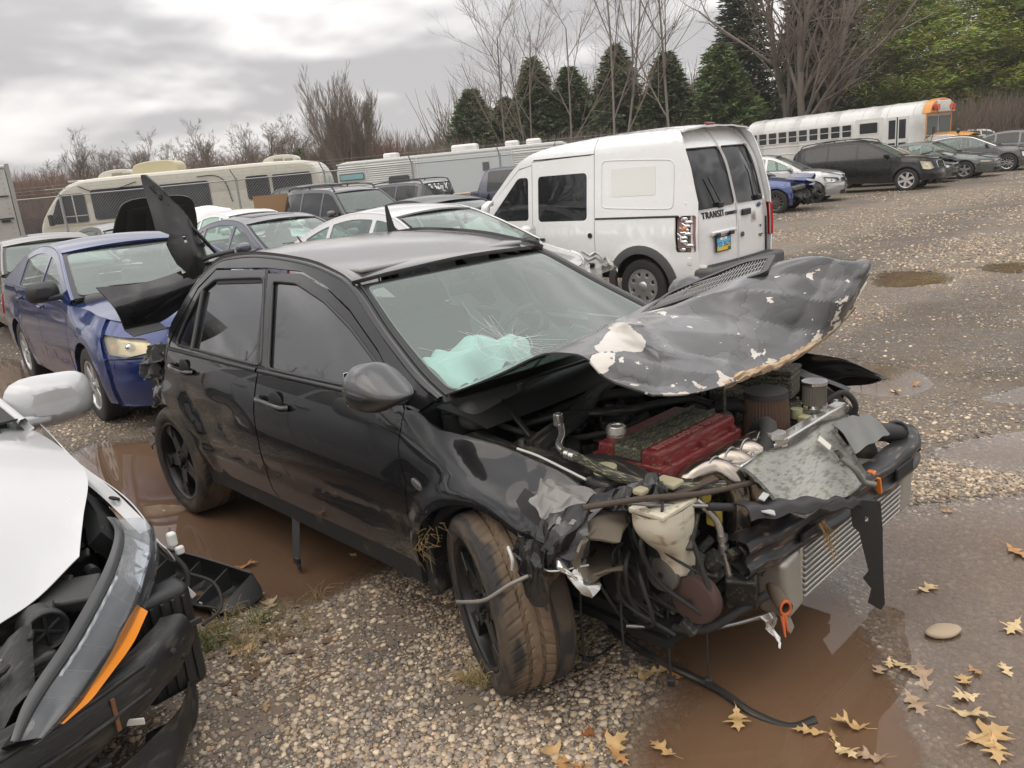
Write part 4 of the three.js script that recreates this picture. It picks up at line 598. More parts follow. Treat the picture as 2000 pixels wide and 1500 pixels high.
{ // motorhome
  const cream = paint([0.56, 0.54, 0.455], { dirt: 0.45, rough: 0.5, coat: 0.3 }), g = thing('motorhome', 'long cream motorhome with dark windows and roof pods behind the fence', 'motorhome', [-17.35, 0, -31.4]);
  const prof = smooth([[0.0, 0.6], [0.02, 1.1], [0.18, 1.5], [0.7, 2.15], [1.15, 2.55], [1.7, 2.74], [3, 2.80], [6, 2.80], [9.6, 2.78], [10.45, 2.68], [10.72, 2.3], [10.78, 1.6], [10.78, 0.6]], 4, false); const b = extr([...prof, [10.7, 0.5], [0.1, 0.5]], 2.1, 0.12); b.translate(0, 0, -2.2);
  P(g, 'body', b, cream); const z = 0.03, rub = std([0.03, 0.03, 0.03], 0.5);
  for (const [a, c, d, e] of [[0.95, 1.85, 1.35, 2.42], [2.1, 4.3, 1.38, 2.5], [4.6, 6.6, 1.4, 2.46], [8.0, 8.88, 1.6, 2.47], [9.0, 10.5, 1.5, 2.45]]) boxWindow(g, a, c, d, e, z, rub, darkGlass, 0.12);
  { const q = roundPoly([[0.33, 1.35], [0.88, 1.35], [0.88, 2.3], [0.78, 2.2]], 0.05), f = extr(q, 0.008); f.translate(0, 0, z); P(g, 'quarter_window', f, darkGlass); }
  P(g, 'window_divider', [bx(0.04, 1.05, 0.03, 1.4, 1.88, z + 0.02), bx(0.9, 0.03, 0.03, 1.4, 1.6, z + 0.02)], cream);
  const ws = gridSurf([[[0.16, 1.48, 0.02], [0.1, 1.5, -1.05], [0.16, 1.48, -2.2]], [[0.68, 2.14, 0.0], [0.6, 2.17, -1.05], [0.68, 2.14, -2.18]], [[1.08, 2.5, -0.04], [1.0, 2.54, -1.05], [1.08, 2.5, -2.14]]], 16, 8); ws.translate(-0.03, 0.02, 0); P(g, 'windshield', ws, std([0.12, 0.17, 0.16], 0.06));
  P(g, 'body_stripe', [bx(10.4, 0.05, 0.012, 5.4, 1.28, z + 0.004), bx(10.2, 0.03, 0.03, 5.5, 2.66, z - 0.04)], std([0.5, 0.45, 0.33], 0.5));
  P(g, 'mirror', [bx(0.1, 0.42, 0.26, 0.55, 1.52, 0.3, 0.04), rod([0.7, 1.7, 0.02], [0.56, 1.6, 0.26], 0.012)], M.trim);
  const pod = (x0, x1, y1, z0, z1) => { const o = smooth([[x0, 2.78], [x0 + 0.1, y1 - 0.12], [x0 + 0.4, y1], [x1 - 0.2, y1], [x1, y1 - 0.1], [x1, 2.78]], 4, false), e = extr(o, z1 - z0, 0.04); e.translate(0, 0, z0); return e; };
  const ac = P(g, 'roof_air_conditioner', pod(2.15, 3.45, 3.12, -1.4, -0.7), cream); P(ac, 'grille', [bx(0.4, 0.16, 0.02, 2.95, 2.97, -0.64), bx(0.3, 0.12, 0.02, 3.3, 2.95, -0.64)], std([0.25, 0.23, 0.18], 0.7));
  P(g, 'roof_storage_pod', pod(3.55, 5.25, 3.30, -1.5, -0.6), std([0.5, 0.45, 0.29], 0.55)); const ac2 = P(g, 'roof_air_conditioner', pod(8.55, 9.85, 3.10, -1.3, -0.6), cream); P(ac2, 'grille', [bx(0.35, 0.15, 0.02, 9.2, 2.95, -0.54), bx(0.3, 0.12, 0.02, 9.6, 2.94, -0.54)], std([0.25, 0.23, 0.18], 0.7));
  P(g, 'spare_tyre', lathe([[0.2, -0.09], [0.4, -0.09], [0.43, 0], [0.4, 0.09], [0.2, 0.09], [0.2, -0.09]], 6.8, 2.9, -0.6), M.rubber); PS(g, 'roof_vent', [bx(0.5, 0.1, 0.4, 7.4, 2.84, -0.7, 0.03), bx(0.45, 0.12, 0.4, 8.1, 2.86, -0.6, 0.03)], cream);
  PS(g, 'loose_cable', [tube([[1.7, 2.68, 0.06], [2.2, 2.45, 0.08], [2.9, 2.42, 0.08], [3.4, 2.52, 0.08], [3.9, 2.66, 0.06]], 0.018, 30, 5), tube([[6.2, 2.62, 0.07], [6.9, 2.6, 0.08], [7.2, 2.4, 0.07], [7.4, 1.6, 0.07]], 0.018, 24, 5), tube([[0.9, 2.6, -0.2], [1.4, 2.72, -0.3], [2.0, 2.82, -0.4]], 0.025, 12, 5)], M.trim);
  P(g, 'awning_arm', [rod([1.2, 2.9, -0.3], [2.4, 2.86, -0.4], 0.02), bx(0.3, 0.06, 0.2, 1.4, 2.88, -0.3)], M.alu);
  for (const x of [1.9, 8.2]) wheel(g, x, 0.4, -0.12, 0.4, 0.26, 0.24, 'ten', M.alloy); P(g, 'bumper', bx(0.15, 0.25, 2.1, -0.02, 0.62, -1.1, 0.05), M.chrome);
}
{ // travel trailer
  const g = thing('travel_trailer', 'long white ribbed travel trailer with roof vents behind the fence', 'trailer', [-6.5, 0, -34.8], 0.16), wm = paint([0.70, 0.70, 0.68], { dirt: 0.3, coat: 0.2, rough: 0.5 }), L = 9.6, hh = 2.72;
  const b = extr([[0.0, 0.6], [0.0, 2.35], [0.12, hh - 0.06], [0.5, hh], [L - 0.1, hh], [L, hh - 0.1], [L, 0.6]], 2.2, 0.03); b.translate(0, 0, -2.25); P(g, 'body', b, wm);
  const ribs = (x0, x1) => { const a = []; for (let y = 0.75; y < 2.6; y += 0.085) { const c = new THREE.CylinderGeometry(0.035, 0.035, x1 - x0, 6, 1, false, 0, Math.PI); c.rotateZ(Math.PI / 2); c.rotateX(0); c.scale(1, 1, 0.5); c.translate((x0 + x1) / 2, y, 0.0); a.push(c); } return a; };
  for (const [a, c] of [[0.05, 1.2], [1.3, 3.4], [7.5, 9.5]]) P(g, 'ribbed_siding', ribs(a, c), wm);
  P(g, 'smooth_panel', bx(3.9, 1.75, 0.02, 5.45, 1.68, 0.0, 0.01), std([0.52, 0.56, 0.56], 0.45)); P(g, 'trim_strip', [bx(0.05, 2.0, 0.03, 1.25, 1.66, 0.005), bx(0.05, 2.0, 0.03, 3.46, 1.66, 0.005), bx(0.05, 2.0, 0.03, 7.44, 1.66, 0.005), bx(L, 0.05, 0.03, L / 2, hh - 0.06, 0.0)], wm);
  boxWindow(g, 2.2, 3.1, 1.5, 2.0, 0.03, M.trim, darkGlass, 0.1); boxWindow(g, 8.55, 8.95, 2.05, 2.45, 0.03, M.trim, darkGlass, 0.05); boxWindow(g, 8.5, 9.0, 1.5, 1.75, 0.03, M.trim, darkGlass, 0.05); P(g, 'vent_grille', [bx(0.28, 0.34, 0.03, 6.35, 2.05, 0.02), ...[0, 1, 2, 3].map(i => bx(0.24, 0.02, 0.02, 6.35, 1.92 + i * 0.08, 0.04))], M.greyPlastic);
  P(g, 'teal_window', [bx(1.0, 0.2, 0.02, 0.62, 2.12, 0.04, 0.02)], std([0.2, 0.42, 0.45], 0.3)); P(g, 'teal_window_frame', bx(1.08, 0.28, 0.02, 0.62, 2.12, 0.032, 0.02), M.greyPlastic);
  for (const [x, w, h] of [[2.2, 0.6, 0.26], [5.4, 1.1, 0.32], [7.4, 0.55, 0.28], [8.3, 0.6, 0.28]]) P(g, 'roof_vent', [bx(w, h, 0.6, x, hh + h / 2 - 0.02, -0.8, 0.09), bx(w * 0.3, 0.02, 0.02, x + w * 0.2, hh + h * 0.6, -0.49), bx(w * 0.3, 0.02, 0.02, x + w * 0.2, hh + h * 0.4, -0.49)], wm);
  for (const x of [4.3, 5.1]) wheel(g, x, 0.34, -0.1, 0.34, 0.2, 0.2, 'six', M.white); P(g, 'antenna', rod([9.0, 2.0, 0.1], [9.3, 2.9, 0.1], 0.012), M.trim);
}
{ // school bus painted white
  const g = thing('school_bus', 'old school bus repainted white with orange trim round its windshield and hood', 'bus', [13.2, 0, -42.5], 0.92), wm = paint([0.66, 0.66, 0.64], { dirt: 0.5, coat: 0.3, rough: 0.5 }), org = paint([0.62, 0.27, 0.05], { dirt: 0.35, coat: 0.3, rough: 0.5 }), L = 9.0;
  const sec = smooth([[0, 0.6], [0, 1.5], [0.0, 2.35], [0.05, 2.62], [0.28, 2.92], [0.75, 3.08], [1.2, 3.12], [1.65, 3.08], [2.12, 2.92], [2.35, 2.62], [2.4, 2.35], [2.4, 1.5], [2.4, 0.6]], 3, false); const b = extr(sec, L, 0); b.rotateY(Math.PI / 2); b.translate(0, 0, 0); P(g, 'body', b, wm);
  for (let i = 0; i < 11; i++) { const x0 = -0.4 + i * 0.56; const wd = boxWindow(g, x0, x0 + 0.5, 1.86, 2.44, 0.01, wm, darkGlass, 0.04); P(wd, 'sash_bar', bx(0.46, 0.03, 0.02, x0 + 0.25, 2.15, 0.03), wm); }
  const seats = []; boxWindow(g, 6.05, 6.95, 1.92, 2.44, 0.02, wm, darkGlass, 0.05, 'driver_side_window'); P(g, 'side_panel', [bx(1.25, 1.8, 0.02, 6.5, 1.7, 0.008, 0.01)], wm);
  const dr = P(g, 'door', bx(0.95, 2.0, 0.03, 7.8, 1.55, 0.012, 0.01), wm); for (const x of [7.57, 8.03]) { P(dr, 'door_pane', bx(0.3, 0.8, 0.012, x, 2.02, 0.034, 0.01), darkGlass); P(dr, 'door_pane', bx(0.3, 0.5, 0.012, x, 1.2, 0.034, 0.01), darkGlass); } P(dr, 'door_seal', bx(0.05, 1.96, 0.02, 7.8, 1.55, 0.028), M.trim);
  const ribs = []; for (const y of [0.95, 1.35, 1.72]) ribs.push(bx(6.4, 0.05, 0.03, 2.9, y, 0.005, 0.01)); P(g, 'rub_rail', ribs, wm); P(g, 'roof_rib', Array.from({ length: 8 }, (_, i) => { const q = sec.map(p => V(0.4 + i * 1.15, p[1] + 0.004, -p[0])).filter(p => p.y > 2.5); return tube(q, 0.012, 24, 4); }), wm);
  P(g, 'windshield', [bx(0.03, 0.78, 1.05, L + 0.005, 2.05, -0.62, 0.01), bx(0.03, 0.78, 1.05, L + 0.005, 2.05, -1.76, 0.01)], std([0.035, 0.05, 0.04], 0.05)); P(g, 'windshield_trim', [bx(0.05, 0.06, 2.4, L + 0.01, 2.5, -1.2, 0.01), bx(0.05, 0.86, 0.06, L + 0.01, 2.06, -2.34, 0.01), bx(0.05, 0.86, 0.06, L + 0.01, 2.06, -0.04, 0.01), bx(0.06, 0.06, 2.4, L + 0.01, 1.62, -1.2, 0.01)], org);
  const cap = extr(sec.filter(p => p[1] > 2.5), 0.32, 0.02); cap.rotateY(Math.PI / 2); cap.translate(L - 0.16, 0.02, 0); P(g, 'roof_cap', cap, org); P(g, 'sign_panel', bx(0.2, 0.5, 1.2, L + 0.14, 2.82, -1.2, 0.05), wm); for (const [z, n] of [[-0.32, 1], [-2.08, 1], [-0.62, 0], [-1.8, 0]]) P(g, 'warning_lamp', [cyl(0.13, 0.13, 0.12, L + 0.2, 2.78, z, 'x', 20)], n ? M.red : std([0.55, 0.12, 0.03], 0.3));
  P(g, 'marker_lamp', [-0.9, -1.05, -1.2, -1.35, -1.5].map(z => bx(0.06, 0.04, 0.08, L + 0.2, 3.09, z, 0.01)), M.amber);
  const hood = gridSurf([[[9.0, 1.62, -0.2], [9.0, 1.74, -1.2], [9.0, 1.62, -2.2]], [[9.9, 1.58, -0.25], [9.9, 1.70, -1.2], [9.9, 1.58, -2.15]], [[10.5, 1.46, -0.32], [10.55, 1.58, -1.2], [10.5, 1.46, -2.08]]], 14, 8); P(g, 'hood_top', thick(hood, 0.03), org); const nose = extr([[8.9, 0.6], [10.5, 0.6], [10.56, 1.45], [9.9, 1.6], [8.9, 1.65]], 1.9, 0.03); nose.translate(0, -0.03, -2.15); P(g, 'hood_side', nose, wm);
  P(g, 'grille', [0, 1, 2, 3, 4].map(i => bx(0.03, 0.05, 1.1, 10.62, 1.0 + i * 0.1, -1.2, 0.01)), M.chrome); P(g, 'headlight', [cyl(0.11, 0.11, 0.06, 10.6, 1.15, -0.4, 'x', 20), cyl(0.11, 0.11, 0.06, 10.6, 1.15, -2.0, 'x', 20)], M.lens); P(g, 'side_marker', cyl(0.07, 0.07, 0.05, 9.4, 1.35, -0.2, 'z', 16), M.amber);
  P(g, 'mirror', [rod([9.0, 1.5, 0.02], [9.5, 1.75, 0.3], 0.015), rod([9.2, 1.2, 0.0], [9.5, 1.75, 0.3], 0.015), bx(0.05, 0.28, 0.2, 9.5, 1.85, 0.3, 0.03), new THREE.SphereGeometry(0.11, 14, 8, 0, 6.3, 0, 1.6).rotateZ(-1.5).translate(10.2, 1.72, -0.3), rod([10.2, 1.7, -0.3], [10.35, 1.4, -0.3], 0.01)], M.trim);
  for (const x of [1.8, 9.6]) for (const z of [-0.25, -2.15]) wheel(g, x, 0.48, z, 0.48, 0.26, 0.28, 'six', M.white);
}
{ // box truck at the left edge
  const g = thing('box_truck', 'weathered grey-white truck box at the left picture edge', 'truck', [-13.62, 0, -15.1], -0.52), wm = paint([0.46, 0.45, 0.42], { dirt: 0.6, coat: 0.1, rough: 0.6 });
  for (let i = 0; i < 4; i++) P(g, 'side_panel', bx(1.04, 1.62, 0.05, 0.52 + i * 1.05, 2.0, 0, 0.008), wm); P(g, 'box', bx(4.18, 1.58, 2.2, 2.1, 2.0, -1.13, 0.02), wm); P(g, 'end_panel', bx(0.05, 1.62, 2.2, 4.24, 2.0, -1.13, 0.01), wm); P(g, 'corner_post', [bx(0.08, 1.68, 0.08, 4.24, 2.0, 0.0, 0.01)], std([0.34, 0.33, 0.31], 0.5, 0.5));
  P(g, 'rail', [bx(4.2, 0.05, 0.03, 2.1, 1.24, 0.035, 0.01), bx(4.2, 0.05, 0.03, 2.1, 2.78, 0.035, 0.01)], M.alu); P(g, 'latch_bar', [bx(0.5, 0.02, 0.03, 3.9, 2.2, 0.04), bx(0.5, 0.02, 0.03, 3.9, 1.75, 0.04), bx(0.16, 0.05, 0.04, 4.0, 1.7, 0.04)], M.trim); P(g, 'rivet_row', Array.from({ length: 16 }, (_, i) => new THREE.SphereGeometry(0.011, 5, 4).translate(4.1, 1.25 + i * 0.1, 0.028)), M.steel);
  P(g, 'chassis', [bx(4.4, 0.2, 0.9, 2.1, 1.0, -1.1), bx(1.6, 1.5, 2.0, -1.0, 1.6, -1.1, 0.2)], M.black); for (const [x, z] of [[3.2, -0.15], [3.2, -2.05], [-0.6, -0.15], [-0.6, -2.05]]) wheel(g, x, 0.42, z, 0.42, 0.26, 0.25, 'six', M.white);
}
// ------------------------------------------------------------------ the parked and wrecked cars round the lot
const blue = paint([0.004, 0.024, 0.14], { dirt: 0.2, metal: 0.3, rough: 0.36 });
buildCar('blue_sedan', 'dusty royal blue sedan with hazy headlights, parked left of the wrecked black car', 'car', [-2.85, 0, -7.2], 0.871, sedan({
  wb: 2.756, xn: 1.0, xt: -4.02, w: 0.925, rw: 0.325, ra: 0.375, paint: blue, lensM: M.oldLens, amber: true, moulding: 0.52, wheel: 'six', mirrorM: M.plastic, mirror: [-0.72, 1.1, 0.15],
  shoulder: [[-4.02, 0.97], [-3.4, 1.04], [-2.6, 1.05], [-1.6, 1.02], [-0.5, 0.99], [0.1, 0.93], [0.6, 0.87], [1.0, 0.74]], inset: y => (y > 0.55 ? (y - 0.55) * 0.45 : (0.55 - y) * 0.1),
  roof: [[-0.38, 1.02], [-0.9, 1.235], [-1.35, 1.40], [-1.8, 1.455], [-2.2, 1.44], [-2.65, 1.34], [-3.1, 1.17], [-3.35, 1.07]], wt: -1.3, rt: -2.65, doors: [-0.5, -1.58, -2.55], pillars: [-0.66, -1.58, -2.5], pane: { round: 0.06 },
  front: { bumperTop: 0.60, light: [0.40, 0.78], ly: [0.615, 0.76], gw: 0.22, grille: [0.64, 0.73], intake: [[-0.4, 0.4, 0.3, 0.40]] },
}));
const silverWhite = paint([0.56, 0.56, 0.55], { dirt: 0.4, metal: 0.15, rough: 0.4 });
buildCar('silver_sedan', 'pale silver sedan with crumpled nose between the black wreck and the white van', 'car', [0.08, 0, -8.82], 0.797, sedan({
  wb: 2.7, xn: 0.86, xt: -3.7, w: 0.88, paint: silverWhite, fabric: M.fabricGrey, wheel: 'five',
  roof: [[-0.22, 0.965], [-0.8, 1.235], [-1.22, 1.39], [-1.65, 1.44], [-2.05, 1.435], [-2.5, 1.35], [-2.9, 1.2], [-3.25, 1.05]], wt: -1.16, rt: -2.6, doors: [-0.45, -1.5, -2.45], pillars: [-0.5, -1.5, -2.35, -2.85],
  extra: (g, C) => { // torn nose at its left corner
    P(g, 'torn_bracket', [thick(gridSurf([[[0.5, 0.86, -0.6], [0.7, 0.8, -0.72], [0.86, 0.72, -0.7]], [[0.55, 0.72, -0.68], [0.8, 0.66, -0.8], [0.95, 0.6, -0.72]]], 8, 6, (u, v) => [0, 0.03 * Math.sin(u * 17 + v * 5), 0.02 * Math.sin(v * 13)]), 0.003)], silverWhite);
    P(g, 'headlight_shell', bx(0.22, 0.1, 0.14, 0.82, 0.66, -0.66, 0.03, 0, 0.5, 0.3), M.lens);
  },
}));
const indigo = paint([0.050, 0.052, 0.085], { dirt: 0.45, metal: 0.35, rough: 0.4 });
buildCar('indigo_sedan', 'dark blue-grey sedan with sunroof behind the wrecked black car', 'car', [-2.43, 0, -11.67], 0.79, sedan({ wb: 2.64, paint: indigo, sunroof: true, roofM: paint([0.085, 0.078, 0.08], { metal: 0.3 }), wt: -1.22 }));
const taupe = paint([0.16, 0.145, 0.135], { dirt: 0.5, metal: 0.4, rough: 0.42 });
buildCar('taupe_sedan', 'taupe grey sedan with its front corner torn open beside the blue sedan', 'car', [-6.2, 0, -11.69], 0.892, sedan({
  paint: taupe, noFront: true, ra: 0.38,
  extra: (g, C) => {
    P(g, 'torn_fender', thick(gridSurf([[[-0.45, 0.95, 0.84], [0.0, 0.92, 0.80], [0.35, 0.86, 0.86], [0.62, 0.8, 0.7]], [[-0.45, 0.7, 0.88], [0, 0.72, 0.86], [0.3, 0.62, 0.98], [0.55, 0.55, 0.85]]], 12, 8, (u, v) => [0, 0.02 * Math.sin(v * 14 + u * 9), 0.03 * Math.sin(u * 15)]), 0.004), taupe);
    const R = rng(3), bits = []; for (let i = 0; i < 26; i++) bits.push(bx(0.05 + R() * 0.25, 0.03 + R() * 0.12, 0.05 + R() * 0.3, 0.35 + R() * 0.55, 0.3 + R() * 0.5, -0.7 + R() * 1.5, 0.01, R(), R() * 3, R())); P(g, 'broken_front_parts', bits, M.plastic, 'stuff');
    P(g, 'headlight', bx(0.35, 0.16, 0.22, 0.72, 0.52, 0.66, 0.05, 0.3, 0.6, 0.2), M.lens); P(g, 'radiator', bx(0.05, 0.4, 1.2, 0.42, 0.5, 0), M.steel);
    P(g, 'bumper_bar', bx(0.1, 0.12, 1.3, 0.72, 0.45, 0, 0.02), M.alu);
  },
}));
// grey car with its black hood standing open
const greyP = paint([0.15, 0.15, 0.15], { dirt: 0.5, metal: 0.4 });
buildCar('grey_coupe', 'grey car with black hood raised open, behind the blue sedan', 'car', [-6.45, 0, -15.6], 0.8, sedan({
  paint: greyP, noHood: true,
  extra: (g, C) => {
    const m = (x, z) => { const q = z / 0.74; return [-0.3 + (x + 0.3) * 0.5 + 0.02 * q * q, 0.98 + (x + 0.3) * 0.80 + 0.03 * (1 - q * q), z]; };
    const o = [[-0.3, -0.74], [0.55, -0.72], [0.75, -0.6], [0.8, 0], [0.75, 0.6], [0.55, 0.72], [-0.3, 0.74]], hd = P(g, 'open_hood', skin(smooth(o, 4), [], m, { rim: 0.03 }), M.trim);
    for (const [a, b] of [[0.1, 0.6], [-0.6, -0.1]]) P(hd, 'hood_brace', [skin(roundPoly([[-0.2, a], [0.6, a + 0.02], [0.6, b - 0.02], [-0.2, b]], 0.08), [roundPoly([[-0.1, a + 0.1], [0.5, a + 0.1], [0.5, b - 0.1], [-0.1, b - 0.1]], 0.08)], (x, z) => { const p = m(x, z); p[0] += 0.03; p[1] -= 0.012; return p; }, { rim: 0.02 })], M.black);
    P(hd, 'prop_rod', rod([0.55, 0.8, -0.6], [-0.05, 1.55, -0.55], 0.006), M.steel);
  },
}));
// white car with a broken windshield and its trunk lid up
const whiteP = paint([0.74, 0.74, 0.73], { dirt: 0.35 });
buildCar('white_wreck', 'white wrecked sedan with shattered windshield and raised crumpled trunk lid', 'car', [-4.75, 0, -18.0], 0.8, sedan({
  paint: whiteP, noDeck: true,
  extra: (g, C) => {
    const lid = gridSurf([[[-3.15, 1.05, -0.68], [-3.2, 1.08, 0], [-3.15, 1.05, 0.68]], [[-3.42, 1.35, -0.7], [-3.5, 1.42, 0], [-3.45, 1.34, 0.7]], [[-3.72, 1.52, -0.66], [-3.85, 1.62, 0], [-3.75, 1.53, 0.66]], [[-4.0, 1.34, -0.6], [-4.15, 1.48, 0], [-4.02, 1.36, 0.6]]], 16, 14, (u, v) => [0, 0.015 * Math.sin(u * 11 + v * 7), 0]);
    P(g, 'raised_trunk_lid', thick(lid, 0.02), whiteP);
    P(g, 'crushed_quarter', thick(gridSurf([[[-2.5, 1.1, 0.78], [-2.9, 1.2, 0.74], [-3.3, 1.06, 0.72]], [[-2.5, 0.9, 0.9], [-2.9, 0.95, 0.86], [-3.4, 0.86, 0.8]]], 12, 6, (u, v) => [0, 0.03 * Math.sin(u * 13 + 3 * v), 0.03 * Math.sin(u * 9)]), 0.006), whiteP);
    const R = rng(9), bits = []; for (let i = 0; i < 14; i++) bits.push(bx(0.2 + R() * 0.2, 0.015, 0.05 + R() * 0.1, -0.55 - R() * 0.4, 1.08 + R() * 0.16, -0.55 + R() * 1.0, 0, R(), R() * 3, R())); P(g, 'shattered_trim', bits, M.plastic);
  },
}));
const slate = paint([0.058, 0.058, 0.058], { dirt: 0.6, metal: 0.3, rough: 0.5 });
buildCar('grey_suv', 'charcoal grey sport utility with roof rack, left of the blue pickup truck', 'suv', [-2.55, 0, -19.25], 0.805, suv({ paint: slate, rack: true, sideGlass: M.tint, fabric: M.fabricTan, roof: [[-0.5, 1.13], [-0.85, 1.42], [-1.2, 1.66], [-1.6, 1.73], [-2.4, 1.76], [-3.2, 1.74], [-3.6, 1.66], [-3.76, 1.4], [-3.82, 1.11]], wt: -1.13 }));
const dkgrey = paint([0.05, 0.052, 0.055], { dirt: 0.5, metal: 0.3 });
buildCar('dark_jeep', 'dark grey off-roader with white chalk writing on its rear window', 'suv', [-4.1, 0, -26.2], 3.93, suv({
  paint: dkgrey, rack: true, sideGlass: M.tint, rearGlass: M.tint, rearSurround: M.trim, w: 0.9,
  extra: (g, C) => { // chalk strokes on the glass
    const m = screenMap(C, C.xr + 0.01, C.S.rt, 0.05, 0.004, -1), st = (l) => l.map((k) => { const pts = k.map(([u, v]) => { const p = m(u, v); p[0] -= 0.006; return p; }); return poly(pts, 0.011, 5); });
    P(g, 'chalk_writing', st([[[0.62, 0.85], [0.38, 0.45]], [[0.42, 0.85], [0.55, 0.4]], [[0.22, 0.55], [0.08, 0.6], [0.12, 0.45], [0.02, 0.38], [0.12, 0.28], [0.24, 0.32]], [[0.0, 0.62], [-0.08, 0.42], [-0.16, 0.46]], [[-0.02, 0.8], [-0.12, 0.74], [-0.02, 0.72]], [[-0.2, 0.62], [-0.22, 0.4], [-0.27, 0.52], [-0.31, 0.4], [-0.33, 0.6]], [[-0.28, 0.84], [-0.38, 0.8], [-0.36, 0.66]], [[-0.4, 0.64], [-0.4, 0.44]], [[-0.48, 0.6], [-0.4, 0.52], [-0.47, 0.44]], [[-0.6, 0.9], [-0.66, 0.72], [-0.72, 0.84], [-0.78, 0.7]], [[-0.62, 0.62], [-0.7, 0.66], [-0.7, 0.5], [-0.8, 0.56]]]).flat(), M.white);
  },
}));
// row of cars along the right
const silv = paint([0.42, 0.42, 0.42], { dirt: 0.4, metal: 0.45, rough: 0.36 });
buildCar('blue_hatchback', 'bright blue hatchback with smashed front end beside the white van', 'car', [7.96, 0, -22.43], 0.58, sedan({
  wb: 2.55, xt: -3.1, paint: paint([0.008, 0.035, 0.15], { metal: 0.3, dirt: 0.3 }), noFront: true, wheel: 'multi', rimM: std(0.12, 0.4, 0.7), sideGlass: M.tint,
  extra: (g, C) => { const R = rng(21), b = []; for (let i = 0; i < 26; i++) b.push(bx(0.06 + R() * 0.22, 0.04 + R() * 0.1, 0.1 + R() * 0.35, 0.42 + R() * 0.45, 0.22 + R() * 0.42, -0.75 + R() * 1.5, 0.01, R(), R() * 3, R())); P(g, 'broken_front_parts', b, M.plastic, 'stuff'); P(g, 'headlight', bx(0.4, 0.12, 0.2, 0.52, 0.68, 0.66, 0.05, 0.2, 0.5, 0.15), M.lens); P(g, 'bent_hood_edge', thick(gridSurf([[[0.2, 0.9, 0.62], [0.3, 0.98, 0], [0.2, 0.9, -0.62]], [[0.7, 0.83, 0.6], [0.85, 0.95, 0.1], [0.7, 0.78, -0.6]]], 12, 6, (u, v) => [0, 0.03 * Math.sin(u * 15), 0]), 0.006), C.S.paint); P(g, 'bumper_beam', bx(0.1, 0.1, 1.2, 0.82, 0.5, 0.1, 0.02, 0, 0.2), M.trim); },
}));
buildCar('silver_hatchback', 'small silver hatchback between the blue hatchback and the black crossover', 'car', [9.94, 0, -24.97], 0.56, sedan({
  wb: 2.48, xn: 0.82, xt: -3.05, w: 0.84, paint: silv, amber: true, wheel: 'multi', rimM: M.greyPlastic, roof: [[-0.35, 1.0], [-0.85, 1.27], [-1.25, 1.44], [-1.7, 1.5], [-2.2, 1.48], [-2.6, 1.36], [-2.95, 1.08]], shoulder: [[-3.05, 1.05], [-2, 1.04], [-1, 1.0], [-0.4, 0.98], [0.1, 0.94], [0.5, 0.86], [0.82, 0.72]], wt: -1.2, rt: -2.45, doors: [-0.45, -1.4, -2.2], pillars: [-0.55, -1.4, -2.2, -2.6], noDeck: true, front: { bumperTop: 0.58, bars: 4 },
}));
const blk = paint([0.008, 0.008, 0.009], { dirt: 0.15, spec: 0.3, coat: 0.6 });
buildCar('black_crossover', 'black crossover wagon with six-spoke wheels beside the silver hatchback', 'suv', [13.76, 0, -26.7], 0.70, suv({
  wb: 2.89, xn: 0.95, xt: -3.95, w: 0.92, paint: blk, sideGlass: M.tint, wheel: 'six', rw: 0.36, rim: 0.245, rack: true, archTrim: M.trim, lensM: M.oldLens, rimM: std(0.62, 0.3, 0.6),
  roof: [[-0.3, 1.1], [-0.8, 1.38], [-1.2, 1.58], [-1.7, 1.68], [-2.4, 1.69], [-3.1, 1.64], [-3.5, 1.54], [-3.75, 1.3], [-3.85, 1.11]], wt: -1.15, front: { bumperTop: 0.62, chrome: true, light: [0.42, 0.78] },
}));
buildCar('black_sedan', 'black sedan with bent hood squeezed behind the black crossover', 'car', [15.6, 0, -29.1], 0.70, sedan({ paint: paint([0.03, 0.031, 0.03], { dirt: 0.45 }), noHood: true, extra: (g, C) => { P(g, 'buckled_hood', thick(gridSurf([[[-0.4, 1.0, 0.66], [-0.4, 1.02, 0], [-0.4, 1.0, -0.66]], [[0.15, 1.12, 0.7], [0.2, 1.15, 0], [0.15, 1.1, -0.7]], [[0.75, 0.92, 0.6], [0.8, 0.98, 0], [0.7, 0.9, -0.6]]], 12, 10), 0.015), C.S.paint); } }));
buildCar('green_grey_sedan', 'grey-green sedan with yellowed headlights, second from the right end of the row', 'car', [17.7, 0, -30.2], 0.76, sedan({ wb: 2.85, xn: 0.97, xt: -3.8, w: 0.895, paint: paint([0.075, 0.088, 0.088], { dirt: 0.45, metal: 0.35 }), lensM: M.oldLens, wheel: 'five', front: { chrome: true, gw: 0.2, bumperTop: 0.54 } }));
buildCar('charcoal_sedan', 'large charcoal sedan with chrome window trim and multi-spoke wheels at the row end', 'car', [20.7, 0, -32.6], 0.68, sedan({ wb: 3.05, xn: 0.95, xt: -4.0, w: 0.94, rw: 0.35, ra: 0.39, paint: paint([0.035, 0.036, 0.038], { dirt: 0.5 }), railM: M.chrome, wheel: 'multi', rimM: M.chrome, roof: [[-0.42, 1.03], [-0.9, 1.25], [-1.3, 1.42], [-1.8, 1.485], [-2.3, 1.47], [-2.8, 1.38], [-3.2, 1.2], [-3.5, 1.08]], shoulder: [[-4, 1.0], [-3.3, 1.08], [-2, 1.06], [-0.45, 1.0], [0.2, 0.95], [0.6, 0.88], [0.95, 0.74]], wt: -1.25, rt: -2.7, pillars: [-0.6, -1.65, -2.7], doors: [-0.48, -1.65, -2.7] }));
